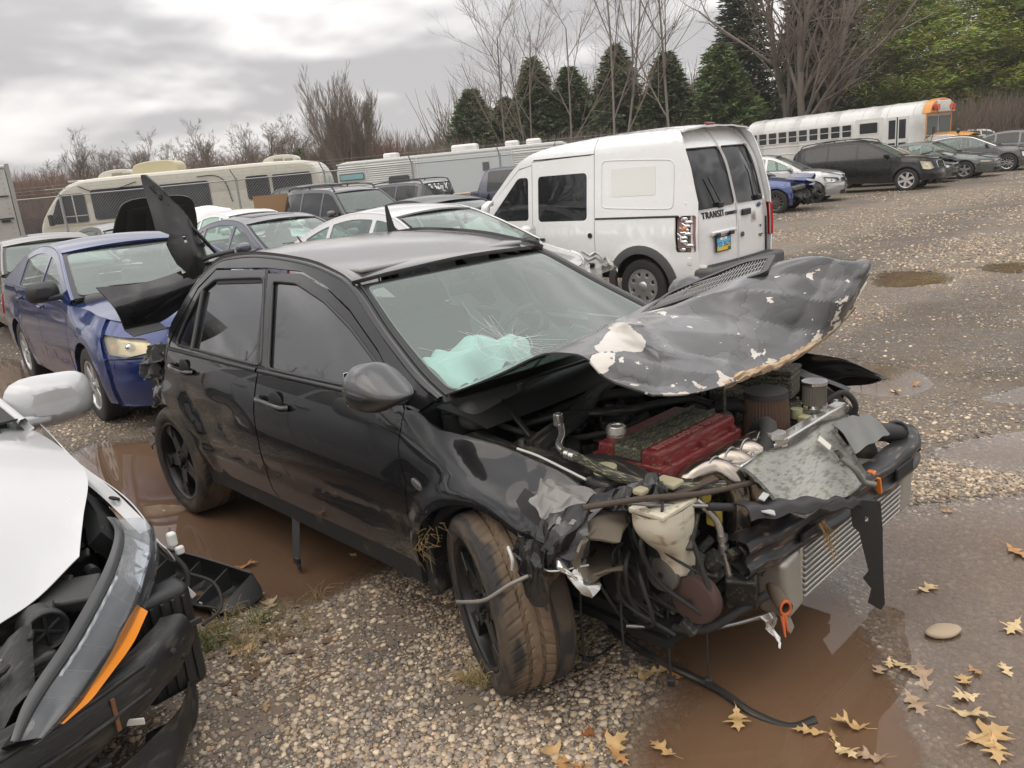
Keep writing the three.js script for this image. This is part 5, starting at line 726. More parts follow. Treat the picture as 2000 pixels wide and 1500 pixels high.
buildCar('dark_grey_sedan', 'dark grey sedan with tinted windows behind the charcoal sedan, at the right frame edge', 'car', [24.2, 0, -34.6], 0.68, sedan({ wb: 2.9, xt: -4.0, paint: paint([0.07, 0.07, 0.072], { dirt: 0.4, metal: 0.3 }), sideGlass: M.tint, roof: [[-0.42, 1.0], [-0.9, 1.25], [-1.3, 1.45], [-1.8, 1.52], [-2.3, 1.5], [-2.8, 1.4], [-3.2, 1.22], [-3.5, 1.08]] }));
buildCar('dark_suv', 'dark sport utility half hidden between the white van and the bus', 'suv', [8.6, 0, -30.3], 0.45, suv({ paint: paint([0.03, 0.03, 0.034], { dirt: 0.4 }), rack: true, sideGlass: M.tint, front: { bumperTop: 0.66 } }));
buildCar('red_pickup_cab', 'dark red vehicle parked beyond the bus nose', 'car', [24.8, 0, -43.5], 0.4, suv({ paint: paint([0.16, 0.012, 0.014], { dirt: 0.3 }), shoulder: [[-3.85, 1.15], [-0.5, 1.12], [0.9, 0.95]] }));
buildCar('white_wagon', 'white wagon roof showing behind the parked row near the far wall', 'car', [27.2, 0, -43.0], 0.3, suv({ paint: whiteP }));
buildCar('spoiler_car', 'black car with a raised rear spoiler and red lamp strip behind the silver sedan', 'car', [-2.45, 0, -15.95], 3.94, sedan({
  paint: blk, sideGlass: M.tint, noRear: true,
  extra: (g, C) => { P(g, 'spoiler', [thick(gridSurf([[[-3.3, 1.20, -0.72], [-3.32, 1.25, 0], [-3.3, 1.20, 0.72]], [[-3.6, 1.21, -0.70], [-3.63, 1.26, 0], [-3.6, 1.21, 0.7]]], 12, 4), 0.025), rod([-3.4, 0.98, -0.6], [-3.45, 1.21, -0.62], 0.025), rod([-3.4, 0.98, 0.6], [-3.45, 1.21, 0.62], 0.025)], blk); P(g, 'brake_lamp', bx(0.03, 0.03, 0.5, -3.63, 1.20, 0, 0.01), M.red); },
}));
// pickups: a car shape with a bed in place of the trunk
function pickup(o) { return { wb: 3.55, xn: 0.95, xt: -4.75, w: 0.96, ys: 0.42, rw: 0.39, ra: 0.45, hip: 0.03, shoulder: [[-4.75, 1.22], [-2.9, 1.22], [-0.5, 1.2], [0.3, 1.16], [0.95, 1.02]], roof: [[-0.42, 1.24], [-0.85, 1.56], [-1.2, 1.8], [-1.6, 1.87], [-2.2, 1.885], [-2.75, 1.84], [-2.9, 1.6], [-3.02, 1.24]], wt: -1.15, rt: -2.72, tum: 0.3, bow: 0.1, doors: [-0.5, -1.6, -2.6], pillars: [-0.62, -1.6, -2.72], noDeck: true, noRear: true, front: { bumperTop: 0.75 }, rearBumper: 0.75, deckY: 1.2, crown: 0.03, seatY: 0.28, ...o,
  extra: (g, C) => { P(g, 'bed', [bx(1.75, 0.05, 1.5, -3.9, 0.85, 0), bx(0.05, 0.4, 1.6, -3.06, 1.02, 0), bx(0.05, 0.4, 1.6, -4.7, 1.02, 0), ...[-1, 1].map(s => bx(1.7, 0.07, 0.1, -3.9, 1.215, s * 0.85, 0.02)), ...[-1, 1].map(s => bx(1.7, 0.4, 0.04, -3.9, 1.02, s * 0.8))], C.S.paint); if (o.more) o.more(g, C); } }; }
const navy = paint([0.045, 0.048, 0.085], { dirt: 0.5, metal: 0.2, rough: 0.5 });
buildCar('blue_pickup', 'dusty slate blue crew-cab pickup truck behind the white van', 'pickup truck', [2.57, 0, -23.3], 0.531, pickup({ paint: navy, sideGlass: M.tint, rearGlass: M.tint, roofM: paint([0.10, 0.085, 0.08]) }));
buildCar('black_pickup', 'black pickup with red brake lamp and blue sticker strip on its rear window', 'pickup truck', [-6.9, 0, -26.2], 3.98, pickup({ paint: blk, rearGlass: M.tint, more: (g, C) => { P(g, 'brake_lamp', [bx(0.05, 0.05, 0.22, -2.86, 1.80, 0, 0.01)], M.red); P(g, 'sticker', bx(0.006, 0.07, 0.62, -2.955, 1.63, 0.05, 0, 0, 0, -0.42), std([0.05, 0.08, 0.3], 0.5)); } }));
solo('toolbox', [bx(0.46, 0.2, 0.3, 0, 0, 0, 0.015), bx(0.49, 0.05, 0.33, 0, 0.12, 0, 0.02)], std([0.42, 0.36, 0.26], 0.6), 'cream plastic tool chest standing in front of the blue pickup cab', 'tool chest').position.set(-0.9, 1.16, -22.8);
solo('cardboard_panel', [bx(1.15, 0.6, 0.03, 0, 0, 0, 0.004), bx(1.13, 0.02, 0.034, 0, 0.3, 0)], std([0.28, 0.17, 0.09], 0.9), 'leaning brown board beside the grey sport utility roof', 'board').position.set(-5.75, 1.42, -21.6);
// ------------------------------------------------------------------ white delivery van
{
  const W = paint([0.78, 0.78, 0.775], { dirt: 0.3, rough: 0.4 }), g = thing('delivery_van', 'white high-roof delivery van with one tail lamp broken, seen from its rear corner', 'van', [0.226, 0, -11.96], 3.938);
  const ys = 0.32, ry = 0.32, ra = 0.40, wb = 2.912, xt = -3.68, w = 0.895;
  const plan = (x) => { let p = 1; if (x < xt + 0.28) { const q = clamp((xt + 0.28 - x) / 0.28, 0, 1); p = Math.pow(1 - Math.pow(q, 3), 1 / 3) * 0.03 + 0.97 - 0.05 * q * q * q; } if (x > -0.1) { const q = clamp((x + 0.1) / 1.0, 0, 1); p = Math.pow(1 - 0.62 * Math.pow(q, 2.6), 0.5); } return p; };
  const sec = (x, y0) => { const y = y0 - 0.05 * sstep(1.5, 1.8, y0); let z = w * (1 - 0.05 * Math.pow(Math.max(0, 0.75 - y) / 0.45, 2)); if (y > 0.95) { const u = y - 0.95; z -= 0.075 * u + 0.035 * u * u; } if (y > 1.78) z -= 0.9 * Math.pow(y - 1.78, 2) + 2.6 * Math.pow(Math.max(0, y - 1.86), 2); z -= 0.012 * sstep(0.93, 0.98, y) * sstep(1.9, 1.7, y) * 0.5; z += 0.02 * sstep(ra + 0.16, ra, Math.hypot(x + wb, y - ry)) + 0.02 * sstep(ra + 0.16, ra, Math.hypot(x, y - ry)); return z; };
  const dent = (x, y) => 0.014 * Math.exp(-((x + 3.45) ** 2) / 0.02 - ((y - 0.72) ** 2) / 0.012) + 0.006 * fbm(x * 2.2, y * 2.2, 3, 2) * sstep(0.9, 0.6, y);
  const Z = (x, y) => (sec(x, y) - dent(x, y)) * plan(x), L = (x, y) => [x, y, -Z(x, y)], R = (x, y) => [x, y, Z(x, y)];
  const roofY = interp([[0.88, 0.85], [0.6, 1.0], [0.0, 1.12], [-0.22, 1.2], [-0.6, 1.52], [-1.0, 1.85], [-1.4, 1.98], [-2.2, 2.035], [-3.0, 2.045], [-3.52, 2.01]]);
  const pair = (nm, o, h, m, opt = {}) => { P(g, nm, skin(o, h, R, opt), m); return P(g, nm, skin(o, h, L, { ...opt, flip: true }), m); };
  const top = (a, b, n = 10) => Array.from({ length: n + 1 }, (_, i) => { const x = lerp(a, b, i / n); return [x, roofY(x)]; });
  const aO = Math.asin((ys - ry) / ra);
  // panels: fender, front door, sliding door, rear side
  pair('fender', [[0.8, ys], ...arc(0, ry, ra, aO, Math.PI - aO), [-0.42, ys], [-0.4, 1.05], [-0.25, roofY(-0.25) - 0.02], ...top(-0.2, 0.8, 8)], [], W);
  const fw = roundPoly([[-0.42, 1.12], [-1.16, 1.12], [-1.16, 1.66], [-0.98, 1.66]], 0.05), sw = roundPoly([[-1.33, 1.10], [-2.13, 1.10], [-2.13, 1.66], [-1.33, 1.66]], 0.06);
  pair('front_door', [[-0.428, ys], [-1.225, ys], [-1.225, 1.80], [-1.0, 1.76], [-0.45, 1.33], [-0.41, 1.05]], [fw], W);
  const sd = pair('sliding_door', [[-1.235, ys], [-2.30, ys], [-2.31, 0.62], [-2.24, 0.75], [-2.24, 1.86], [-1.235, 1.84]], [sw], W);
  P(sd, 'door_handle', [bx(0.17, 0.035, 0.03, -1.36, 0.88, -Z(-1.36, 0.88) - 0.015, 0.012)], M.trim); P(sd, 'lock', cyl(0.032, 0.032, 0.012, -2.18, 0.92, -Z(-2.18, 0.92) - 0.004, 'z', 18), M.trim);
  P(sd, 'lower_trim', bx(0.34, 0.06, 0.03, -2.05, 0.56, -Z(-2.05, 0.56) - 0.006, 0.012), M.trim);
  pair('rear_side_panel', [...arc(-wb, ry, ra, 0.85, Math.PI - aO, 14), [xt + 0.03, ys + 0.14], [xt + 0.03, 1.25], [xt + 0.12, 1.62], [xt + 0.24, 1.96], ...top(xt + 0.3, -2.25, 8), [-2.25, 0.75], [-2.32, 0.62]].filter(p => p[0] > xt), [roundPoly([[-3.38, 0.72], [-3.63, 0.72], [-3.63, 1.12], [-3.38, 1.12]].map(p => p), 0.03)], W);
  pair('roof_side_band', [[-1.235, 1.85], [-2.24, 1.87], [-2.24, 1.95], ...top(-2.24, -0.5, 10), [-0.46, 1.34], [-1.0, 1.775], [-1.225, 1.81]], [], W);
  for (const [nm, q] of [['front_window', fw], ['side_window', sw]]) { P(g, nm, skin(q, [], (x, y) => [x, y, -Z(x, y) + 0.006], { rim: 0, flip: true, edge: 0.3 }), M.tint); P(g, nm, skin(q, [], (x, y) => [x, y, Z(x, y) - 0.006], { rim: 0, edge: 0.3 }), M.tint); }
  { // sliding door rail, roof joint line and raised panel outline on the side
    const rl = (x0, x1, y, r, d) => { const p = []; for (let i = 0; i <= 10; i++) { const x = lerp(x0, x1, i / 10); p.push([x, y, -Z(x, y) + d]); } return tube(p, r, 24, 5); };
    P(g, 'sliding_door_rail', rl(-2.26, -3.42, 1.115, 0.016, 0.006), M.trim); P(g, 'door_top_rail', rl(-1.26, -2.2, 1.862, 0.01, 0.004), M.trim);
    const fr = []; for (const [x, y] of roundPoly([[-2.36, 1.24], [-3.36, 1.2], [-3.36, 1.72], [-2.36, 1.78]], 0.07)) fr.push([x, y, -Z(x, y) + 0.004]); P(g, 'pressed_panel', tube(fr, 0.010, 90, 6, true), W);
    P(g, 'faded_decal', skin(roundPoly(rect(-3.12, -2.5, 1.36, 1.68), 0.01), [], (x, y) => [x, y, -Z(x, y) - 0.003], { rim: 0.003, flip: true }), std([0.72, 0.715, 0.68], 0.6));
    const arch = o => { const f = (x, y) => [x, y, -Z(x, y) - 0.022]; return skin([...arc(o, ry, ra + 0.085, aO - 0.1, Math.PI - aO + 0.1, 20), ...arc(o, ry, ra - 0.012, Math.PI - aO + 0.1, aO - 0.1, 20)], [], f, { rim: 0.05, flip: true }); };
    for (const o of [0, -wb]) { P(g, 'arch_trim', arch(o), M.greyPlastic); P(g, 'arch_trim', mirrorZ(arch(o)), M.greyPlastic); }
  }
  // roof
  { const e = x => Z(x, roofY(x)) - 0.002, o = []; for (let i = 0; i <= 22; i++) { const x = lerp(-1.02, xt + 0.25, i / 22); o.push([x, e(x)]); }
    P(g, 'roof', skin([...o, ...o.slice().reverse().map(p => [p[0], -p[1]])], [], (x, z) => { const q = clamp(z / e(x), -1, 1); return [x, roofY(x) + 0.045 * (1 - Math.pow(Math.abs(q), 2.5)) + 0.004 * Math.cos(q * 14), z]; }, { flip: true, uv: topUV }), W);
    const hl = []; for (let i = 0; i <= 14; i++) { const x = lerp(-0.22, -1.02, i / 14); hl.push([x, e(x)]); }
    P(g, 'windshield', skin([...hl, ...hl.slice().reverse().map(p => [p[0], -p[1]])], [], (x, z) => { const q = clamp(z / e(x), -1, 1); return [x + 0.1 * (1 - q * q), roofY(x) + 0.02 * (1 - q * q), z]; }, { flip: true, rim: 0 }), M.glass);
    const hd = []; for (let i = 0; i <= 14; i++) { const x = lerp(0.8, -0.2, i / 14); hd.push([x, e(x)]); } P(g, 'hood', skin([...hd, ...hd.slice().reverse().map(p => [p[0], -p[1]])], [], (x, z) => { const q = clamp(z / e(x), -1, 1); return [x, roofY(x) + 0.06 * (1 - q * q), z]; }, { flip: true, uv: topUV }), W);
    P(g, 'front_bumper', bx(0.3, 0.5, 1.5, 0.78, 0.55, 0, 0.12), M.greyPlastic); }
  // back doors
  const rx = (y, z) => xt + 0.02 + 0.17 * sstep(0.9, 1.95, y) + 0.16 * Math.pow(Math.max(0, (y - 1.55) / 0.4), 2) + 0.10 * Math.pow(Math.abs(z) / 0.85, 4), BK = (z, y) => [rx(y, z) - (y > 0.55 && y < 0.98 && z > -0.62 && z < 0.55 ? 0 : 0.006), y, z];
  const zl = y => Z(xt + 0.06, Math.min(y, 2.01)) - 0.012, edgeL = (n, s) => Array.from({ length: n + 1 }, (_, i) => { const y = lerp(0.5, 2.01, i / n); return [s * (zl(y) - 0), y]; });
  const mid = -0.02, wl = roundPoly([[-0.77, 1.16], [mid - 0.009, 1.17], [mid - 0.009, 1.82], [-0.69, 1.82]], 0.05), wr = roundPoly([[0.77, 1.16], [mid + 0.009, 1.17], [mid + 0.009, 1.82], [0.69, 1.82]], 0.05);
  const dl = P(g, 'rear_door', skin([...edgeL(14, -1), [mid - 0.004, 2.05], [mid - 0.004, 0.5]], [wl], BK, { rim: 0.02, uv: (z, y) => [z, y], flip: true }), W), dr = P(g, 'rear_door', skin([...edgeL(14, 1), [mid + 0.004, 2.05], [mid + 0.004, 0.5]], [wr], BK, { rim: 0.02, uv: (z, y) => [z, y], flip: true }), W);
  for (const [d, q] of [[dl, wl], [dr, wr]]) P(d, 'rear_window', skin(q, [], (z, y) => { const p = BK(z, y); p[0] += 0.008; return p; }, { rim: 0, edge: 0.3, flip: true }), M.tint);
  const on = (z, y, d = 0.01) => V(rx(y, z) - d - 0.006, y, z);
  P(dr, 'door_handle', [bx(0.03, 0.075, 0.2, ...on(0.17, 1.06, 0.02).toArray(), 0.03)], M.trim); P(dr, 'lock', cyl(0.03, 0.03, 0.014, ...on(0.08, 0.81).toArray(), 'x', 16), M.greyPlastic);
  { const e = new THREE.SphereGeometry(1, 24, 12); e.scale(0.008, 0.028, 0.06); const q = on(0.53, 1.11, 0.006); e.translate(q.x, q.y, q.z); const em = P(dr, 'oval_emblem', e, std([0.02, 0.06, 0.22], 0.2)); const t = new THREE.TorusGeometry(1, 0.08, 6, 32); t.scale(0.062, 0.03, 0.03); t.rotateY(-Math.PI / 2); t.translate(q.x - 0.006, q.y, q.z); P(em, 'emblem_rim', t, M.chrome); }
  P(dr, 'small_emblem', bx(0.006, 0.028, 0.032, ...on(0.56, 0.86, 0.004).toArray(), 0.002), std([0.02, 0.06, 0.22], 0.3));
  P(dl, 'plate_ledge', bx(0.035, 0.05, 0.52, ...on(-0.34, 0.885, 0.012).toArray(), 0.015, 0, 0, 0.3), W); for (const z of [-0.5, -0.22]) P(dl, 'plate_lamp', bx(0.05, 0.045, 0.09, ...on(z, 0.865, 0.028).toArray(), 0.01), M.trim);
  P(g, 'wiper', [rod(on(-0.36, 1.2, 0.03), on(-0.5, 1.5, 0.03), 0.008), rod(on(0.55, 1.2, 0.03), on(0.53, 1.6, 0.02), 0.008), bx(0.05, 0.07, 0.09, ...on(-0.36, 1.19, 0.02).toArray(), 0.02), bx(0.05, 0.07, 0.09, ...on(0.55, 1.2, 0.02).toArray(), 0.02)], M.trim);
  for (const y of [0.62, 1.22, 1.55]) { P(dl, 'hinge', bx(0.05, 0.09, 0.04, rx(y, -0.84) + 0.02, y, -zl(y) - 0.014, 0.01), W); P(dr, 'hinge', bx(0.05, 0.09, 0.04, rx(y, 0.84) + 0.02, y, zl(y) + 0.014, 0.01), W); }
  { // plate with its print, and the van's name in raised letters
    const c = document.createElement('canvas'); c.width = 512; c.height = 256; const x = c.getContext('2d'); const gr = x.createLinearGradient(0, 0, 0, 256); gr.addColorStop(0, '#3aa0d8'); gr.addColorStop(0.55, '#8fd0ea'); gr.addColorStop(1, '#e8b82e'); x.fillStyle = gr; x.fillRect(0, 0, 512, 256);
    x.fillStyle = '#e6b52a'; x.beginPath(); x.moveTo(180, 256); x.lineTo(330, 150); x.lineTo(512, 140); x.lineTo(512, 256); x.fill(); x.fillStyle = '#1d6b3c'; x.fillRect(410, 200, 102, 56);
    x.fillStyle = '#0b1030'; x.font = 'bold 128px sans-serif'; x.textAlign = 'center'; x.fillText('FID 3621', 256, 180); x.fillStyle = '#f4f4f4'; x.fillRect(130, 0, 250, 46); x.fillStyle = '#222'; x.font = 'bold 40px sans-serif'; x.fillText('BYERS', 256, 38);
    const t = new THREE.CanvasTexture(c); t.colorSpace = THREE.SRGBColorSpace; const q = on(-0.36, 0.755, 0.014), pl = new THREE.PlaneGeometry(0.29, 0.145); pl.rotateY(-Math.PI / 2); pl.translate(q.x - 0.004, q.y, q.z);
    const fr = P(dl, 'plate_frame', bx(0.012, 0.17, 0.325, q.x + 0.004, q.y, q.z, 0.004), M.trim); P(fr, 'license_plate', pl, new THREE.MeshStandardMaterial({ map: t, roughness: 0.4 }));
    const F = new FontLoader(), f = await F.loadAsync('fonts/droid/droid_sans_bold.typeface.json');
    const word = (s, size, z, y) => { const a = new TextGeometry(s, { font: f, size, depth: 0.006, curveSegments: 3 }); a.rotateY(-Math.PI / 2); a.translate(0, y, z); const p = a.attributes.position; for (let i = 0; i < p.count; i++) p.setX(i, p.getX(i) + rx(p.getY(i), p.getZ(i)) - 0.008); return a; };
    P(dl, 'raised_lettering', [word('TRANSIT', 0.072, -0.70, 1.06), word('connect', 0.052, -0.28, 1.06)], std(0.06, 0.35, 0.5)); P(dr, 'small_badge', [bx(0.006, 0.018, 0.10, ...on(0.56, 0.755, 0.004).toArray(), 0.002), bx(0.006, 0.01, 0.05, ...on(0.57, 0.735, 0.004).toArray(), 0.002)], M.greyPlastic);
    globalThis.fontBold = f;
  }
  // bumper, tail lamps, lamp on the roof edge
  P(g, 'rear_bumper', [bx(0.24, 0.2, 1.74, xt - 0.02, 0.44, 0, 0.05), ...Array.from({ length: 26 }, (_, i) => bx(0.13, 0.008, 0.012, xt - 0.02, 0.545, -0.72 + i * 0.055, 0.003)), bx(0.5, 0.16, 0.06, xt + 0.2, 0.44, 0.86, 0.03)], M.greyPlastic);
  P(g, 'tow_hole', cyl(0.026, 0.026, 0.02, xt - 0.135, 0.42, 0.45, 'x', 16), M.black); P(g, 'torn_bumper_mount', [bx(0.3, 0.14, 0.06, xt + 0.17, 0.44, -0.80, 0.02), bx(0.1, 0.05, 0.16, xt + 0.04, 0.53, -0.74, 0.01, 0.2, 0.4), cyl(0.02, 0.02, 0.04, xt + 0.14, 0.44, -0.84, 'z', 10), cyl(0.02, 0.02, 0.04, xt + 0.06, 0.40, -0.84, 'z', 10)], paint([0.66, 0.62, 0.52], { dirt: 0.5 }));
  const house = s => { const o = roundPoly([[-3.38, 0.72], [-3.63, 0.72], [-3.63, 1.12], [-3.38, 1.12]], 0.03), f = (x, y) => [x, y, s * (Z(x, y) - 0.05)]; return skin(o, [], f, { rim: -0.05, flip: s < 0 }); };
  const tl = P(g, 'broken_taillight', house(-1), std([0.34, 0.20, 0.18], 0.4)); const bulbs = []; const rb = rng(4); for (let i = 0; i < 9; i++) { const y = 0.75 + i * 0.042, x = -3.5 + (rb() - 0.5) * 0.1; bulbs.push(new THREE.SphereGeometry(0.03 + 0.014 * rb(), 8, 6).scale(1.4, 0.7, 0.6).translate(x, y, -Z(x, y) + 0.03), bx(0.05 + rb() * 0.05, 0.01, 0.02, x + 0.03, y + 0.02, -Z(x, y) + 0.015, 0, rb(), rb(), rb())); } P(tl, 'chrome_reflector', bulbs, M.chrome); P(tl, 'amber_bulb', new THREE.SphereGeometry(0.026, 10, 8).translate(-3.5, 0.98, -Z(-3.5, 0.98) + 0.006), M.amber);
  const tr = P(g, 'taillight', skin(roundPoly([[-3.38, 0.72], [-3.665, 0.72], [-3.665, 1.12], [-3.38, 1.12]], 0.03), [], (x, y) => [x, y, Z(x, y) + 0.012], { rim: 0.03 }), M.red);
  P(g, 'roof_brake_lamp', bx(0.06, 0.025, 0.17, xt + 0.36, 2.088, 0, 0.012, 0, 0, 0.2), std([0.16, 0.01, 0.01], 0.3));
  P(g, 'mirror', [thick(gridSurf([[[-0.62, 1.06, -0.92], [-0.6, 1.15, -1.02], [-0.62, 1.32, -1.04], [-0.66, 1.38, -0.98]], [[-0.5, 1.06, -0.9], [-0.46, 1.15, -1.0], [-0.48, 1.32, -1.02], [-0.55, 1.38, -0.97]]], 10, 4), 0.03), tube([[-0.6, 1.02, -0.9], [-0.55, 1.12, -1.03], [-0.56, 1.32, -1.05], [-0.6, 1.37, -0.95]], 0.028, 20, 8)], W);
  P(g, 'cargo_shell', [bx(2.6, 0.04, 1.6, -2.3, 0.42, 0), bx(2.4, 0.5, 0.03, -2.4, 0.7, -0.8), bx(2.4, 0.5, 0.03, -2.4, 0.7, 0.8), bx(0.9, 0.5, 1.3, 0.1, 0.6, 0)], M.void_);
  P(g, 'cargo_bulkhead', [...Array.from({ length: 7 }, (_, i) => rod([-1.28, 1.0, -0.7 + i * 0.2], [-1.05, 1.7, -0.7 + i * 0.2], 0.008)), rod([-1.17, 1.35, -0.75], [-1.17, 1.35, 0.75], 0.008)], M.alu);
  for (const z of [-0.4, 0.4]) { const s = P(g, 'seat', seatG, M.fabric); s.position.set(-1.0, 0.3, z); }
  P(g, 'dashboard', bx(0.5, 0.25, 1.5, -0.3, 1.0, 0, 0.06), M.plastic); const stw = new THREE.TorusGeometry(0.19, 0.017, 8, 26); stw.rotateY(Math.PI / 2); stw.rotateZ(-0.7); stw.translate(-0.62, 1.1, -0.4); P(g, 'steering_wheel', stw, M.plastic);
  for (const [x, s] of [[0, 1], [0, -1], [-wb, 1], [-wb, -1]]) wheel(g, x, 0.32, s * 0.79, 0.32, 0.2, 0.205, 'cap', M.alloy, { spin: 0.35 });
}
// ------------------------------------------------------------------ the wrecked black sedan
const WR = { pos: [0.48, 0, -3.059], yaw: 0.814 };
const wreckPaint = paint([0.010, 0.010, 0.011], { dirt: 0.16, film: [0.08, 0.068, 0.055], rough: 0.35, cr: 0.03, spec: 0.3 });
const grimeBlack = new THREE.MeshStandardMaterial({ map: tex(256, 256, (i, j) => { const n = pfbm(i / 24, j / 24, 11, 5); return mix3([0.014, 0.014, 0.014], [0.10, 0.085, 0.06], 0.75 * sstep(0.52, 0.78, n)); }, true), roughness: 0.6, bumpMap: bumpTex, bumpScale: 0.001 });
const mossRep = 5;
const mossAlu = new THREE.MeshStandardMaterial({ map: tex(256, 256, (i, j) => { const n = pfbm(i / 16, j / 16, 16, 5), m = pfbm(i / 6, j / 6, 42, 3); return mix3(mix3([0.30, 0.295, 0.28], [0.16, 0.158, 0.14], sstep(0.42, 0.75, n)), [0.29, 0.275, 0.18], 0.5 * sstep(0.45, 0.75, m)); }, true), roughness: 0.5, metalness: 0.35, bumpMap: bumpTex, bumpScale: 0.002 });
const mossBlack = new THREE.MeshStandardMaterial({ map: tex(256, 256, (i, j) => { const n = pfbm(i / 20, j / 20, 13, 5), m = pfbm(i / 5, j / 5, 51, 3); return mix3([0.03, 0.03, 0.028], [0.27, 0.26, 0.13], sstep(0.5, 0.66, n) * (0.4 + 0.6 * m)); }, true), roughness: 0.7, bumpMap: bumpTex, bumpScale: 0.002 });
const wrinkleRed = new THREE.MeshStandardMaterial({ map: tex(256, 256, (i, j) => { const n = pfbm(i / 18, j / 18, 14, 5), m = pfbm(i / 3, j / 3, 85, 2); return mix3([0.15 * (0.8 + 0.4 * m), 0.009, 0.014], [0.17, 0.12, 0.065], 0.7 * sstep(0.50, 0.72, n)); }, true), roughness: 0.5, bumpMap: bumpTex, bumpScale: 0.002 });
const muddyRubber = (() => { const f = (i, j) => { const n = pfbm(i / 12, j / 12, 21, 5), v = j / 255, tread = sstep(0.27, 0.36, v) * sstep(0.80, 0.7, v); return [n, tread, pfbm(i / 4, j / 16, 64, 3)]; };
  const map = tex(256, 256, (i, j) => { const [n, t, s] = f(i, j); return mix3([0.024, 0.022, 0.02], [0.165, 0.115, 0.072].map(v => v * (0.65 + 0.55 * s)), sstep(0.28, 0.52, n + 0.30 * t - 0.10) * (0.35 + 0.6 * t)); }, true);
  const bp = tex(512, 256, (i, j) => { const v = j / 255, u = i / 512, t = sstep(0.27, 0.33, v) * sstep(0.82, 0.76, v), c = Math.abs(v - 0.545) * 9, g = ((u * 46 + c) % 1); return [0.5 + 0.25 * pfbm(i / 8, j / 8, 64, 3) - 0.45 * t * sstep(0.16, 0.06, Math.abs(g - 0.5)) * (c > 0.25 ? 1 : 0)]; });
  return new THREE.MeshStandardMaterial({ map, roughness: 0.85, bumpMap: bp, bumpScale: 0.008 }); })();
const filmGlass = glassM([0.05, 0.053, 0.055], 0.8); filmGlass.ior = 2.3;
const carbonM = new THREE.MeshPhysicalMaterial({ map: tex(64, 64, (i, j) => { const a = (i >> 3), b = (j >> 3), w = ((a + b) % 4) < 2, s = w ? (i % 8) / 8 : (j % 8) / 8; const v = (w ? 0.026 : 0.010) * (0.7 + 0.6 * Math.sin(s * 3.14)); return [v, v, v * 1.02]; }, true), roughness: 0.35, clearcoat: 1, clearcoatRoughness: 0.05 });
carbonM.map.repeat.set(20, 14);
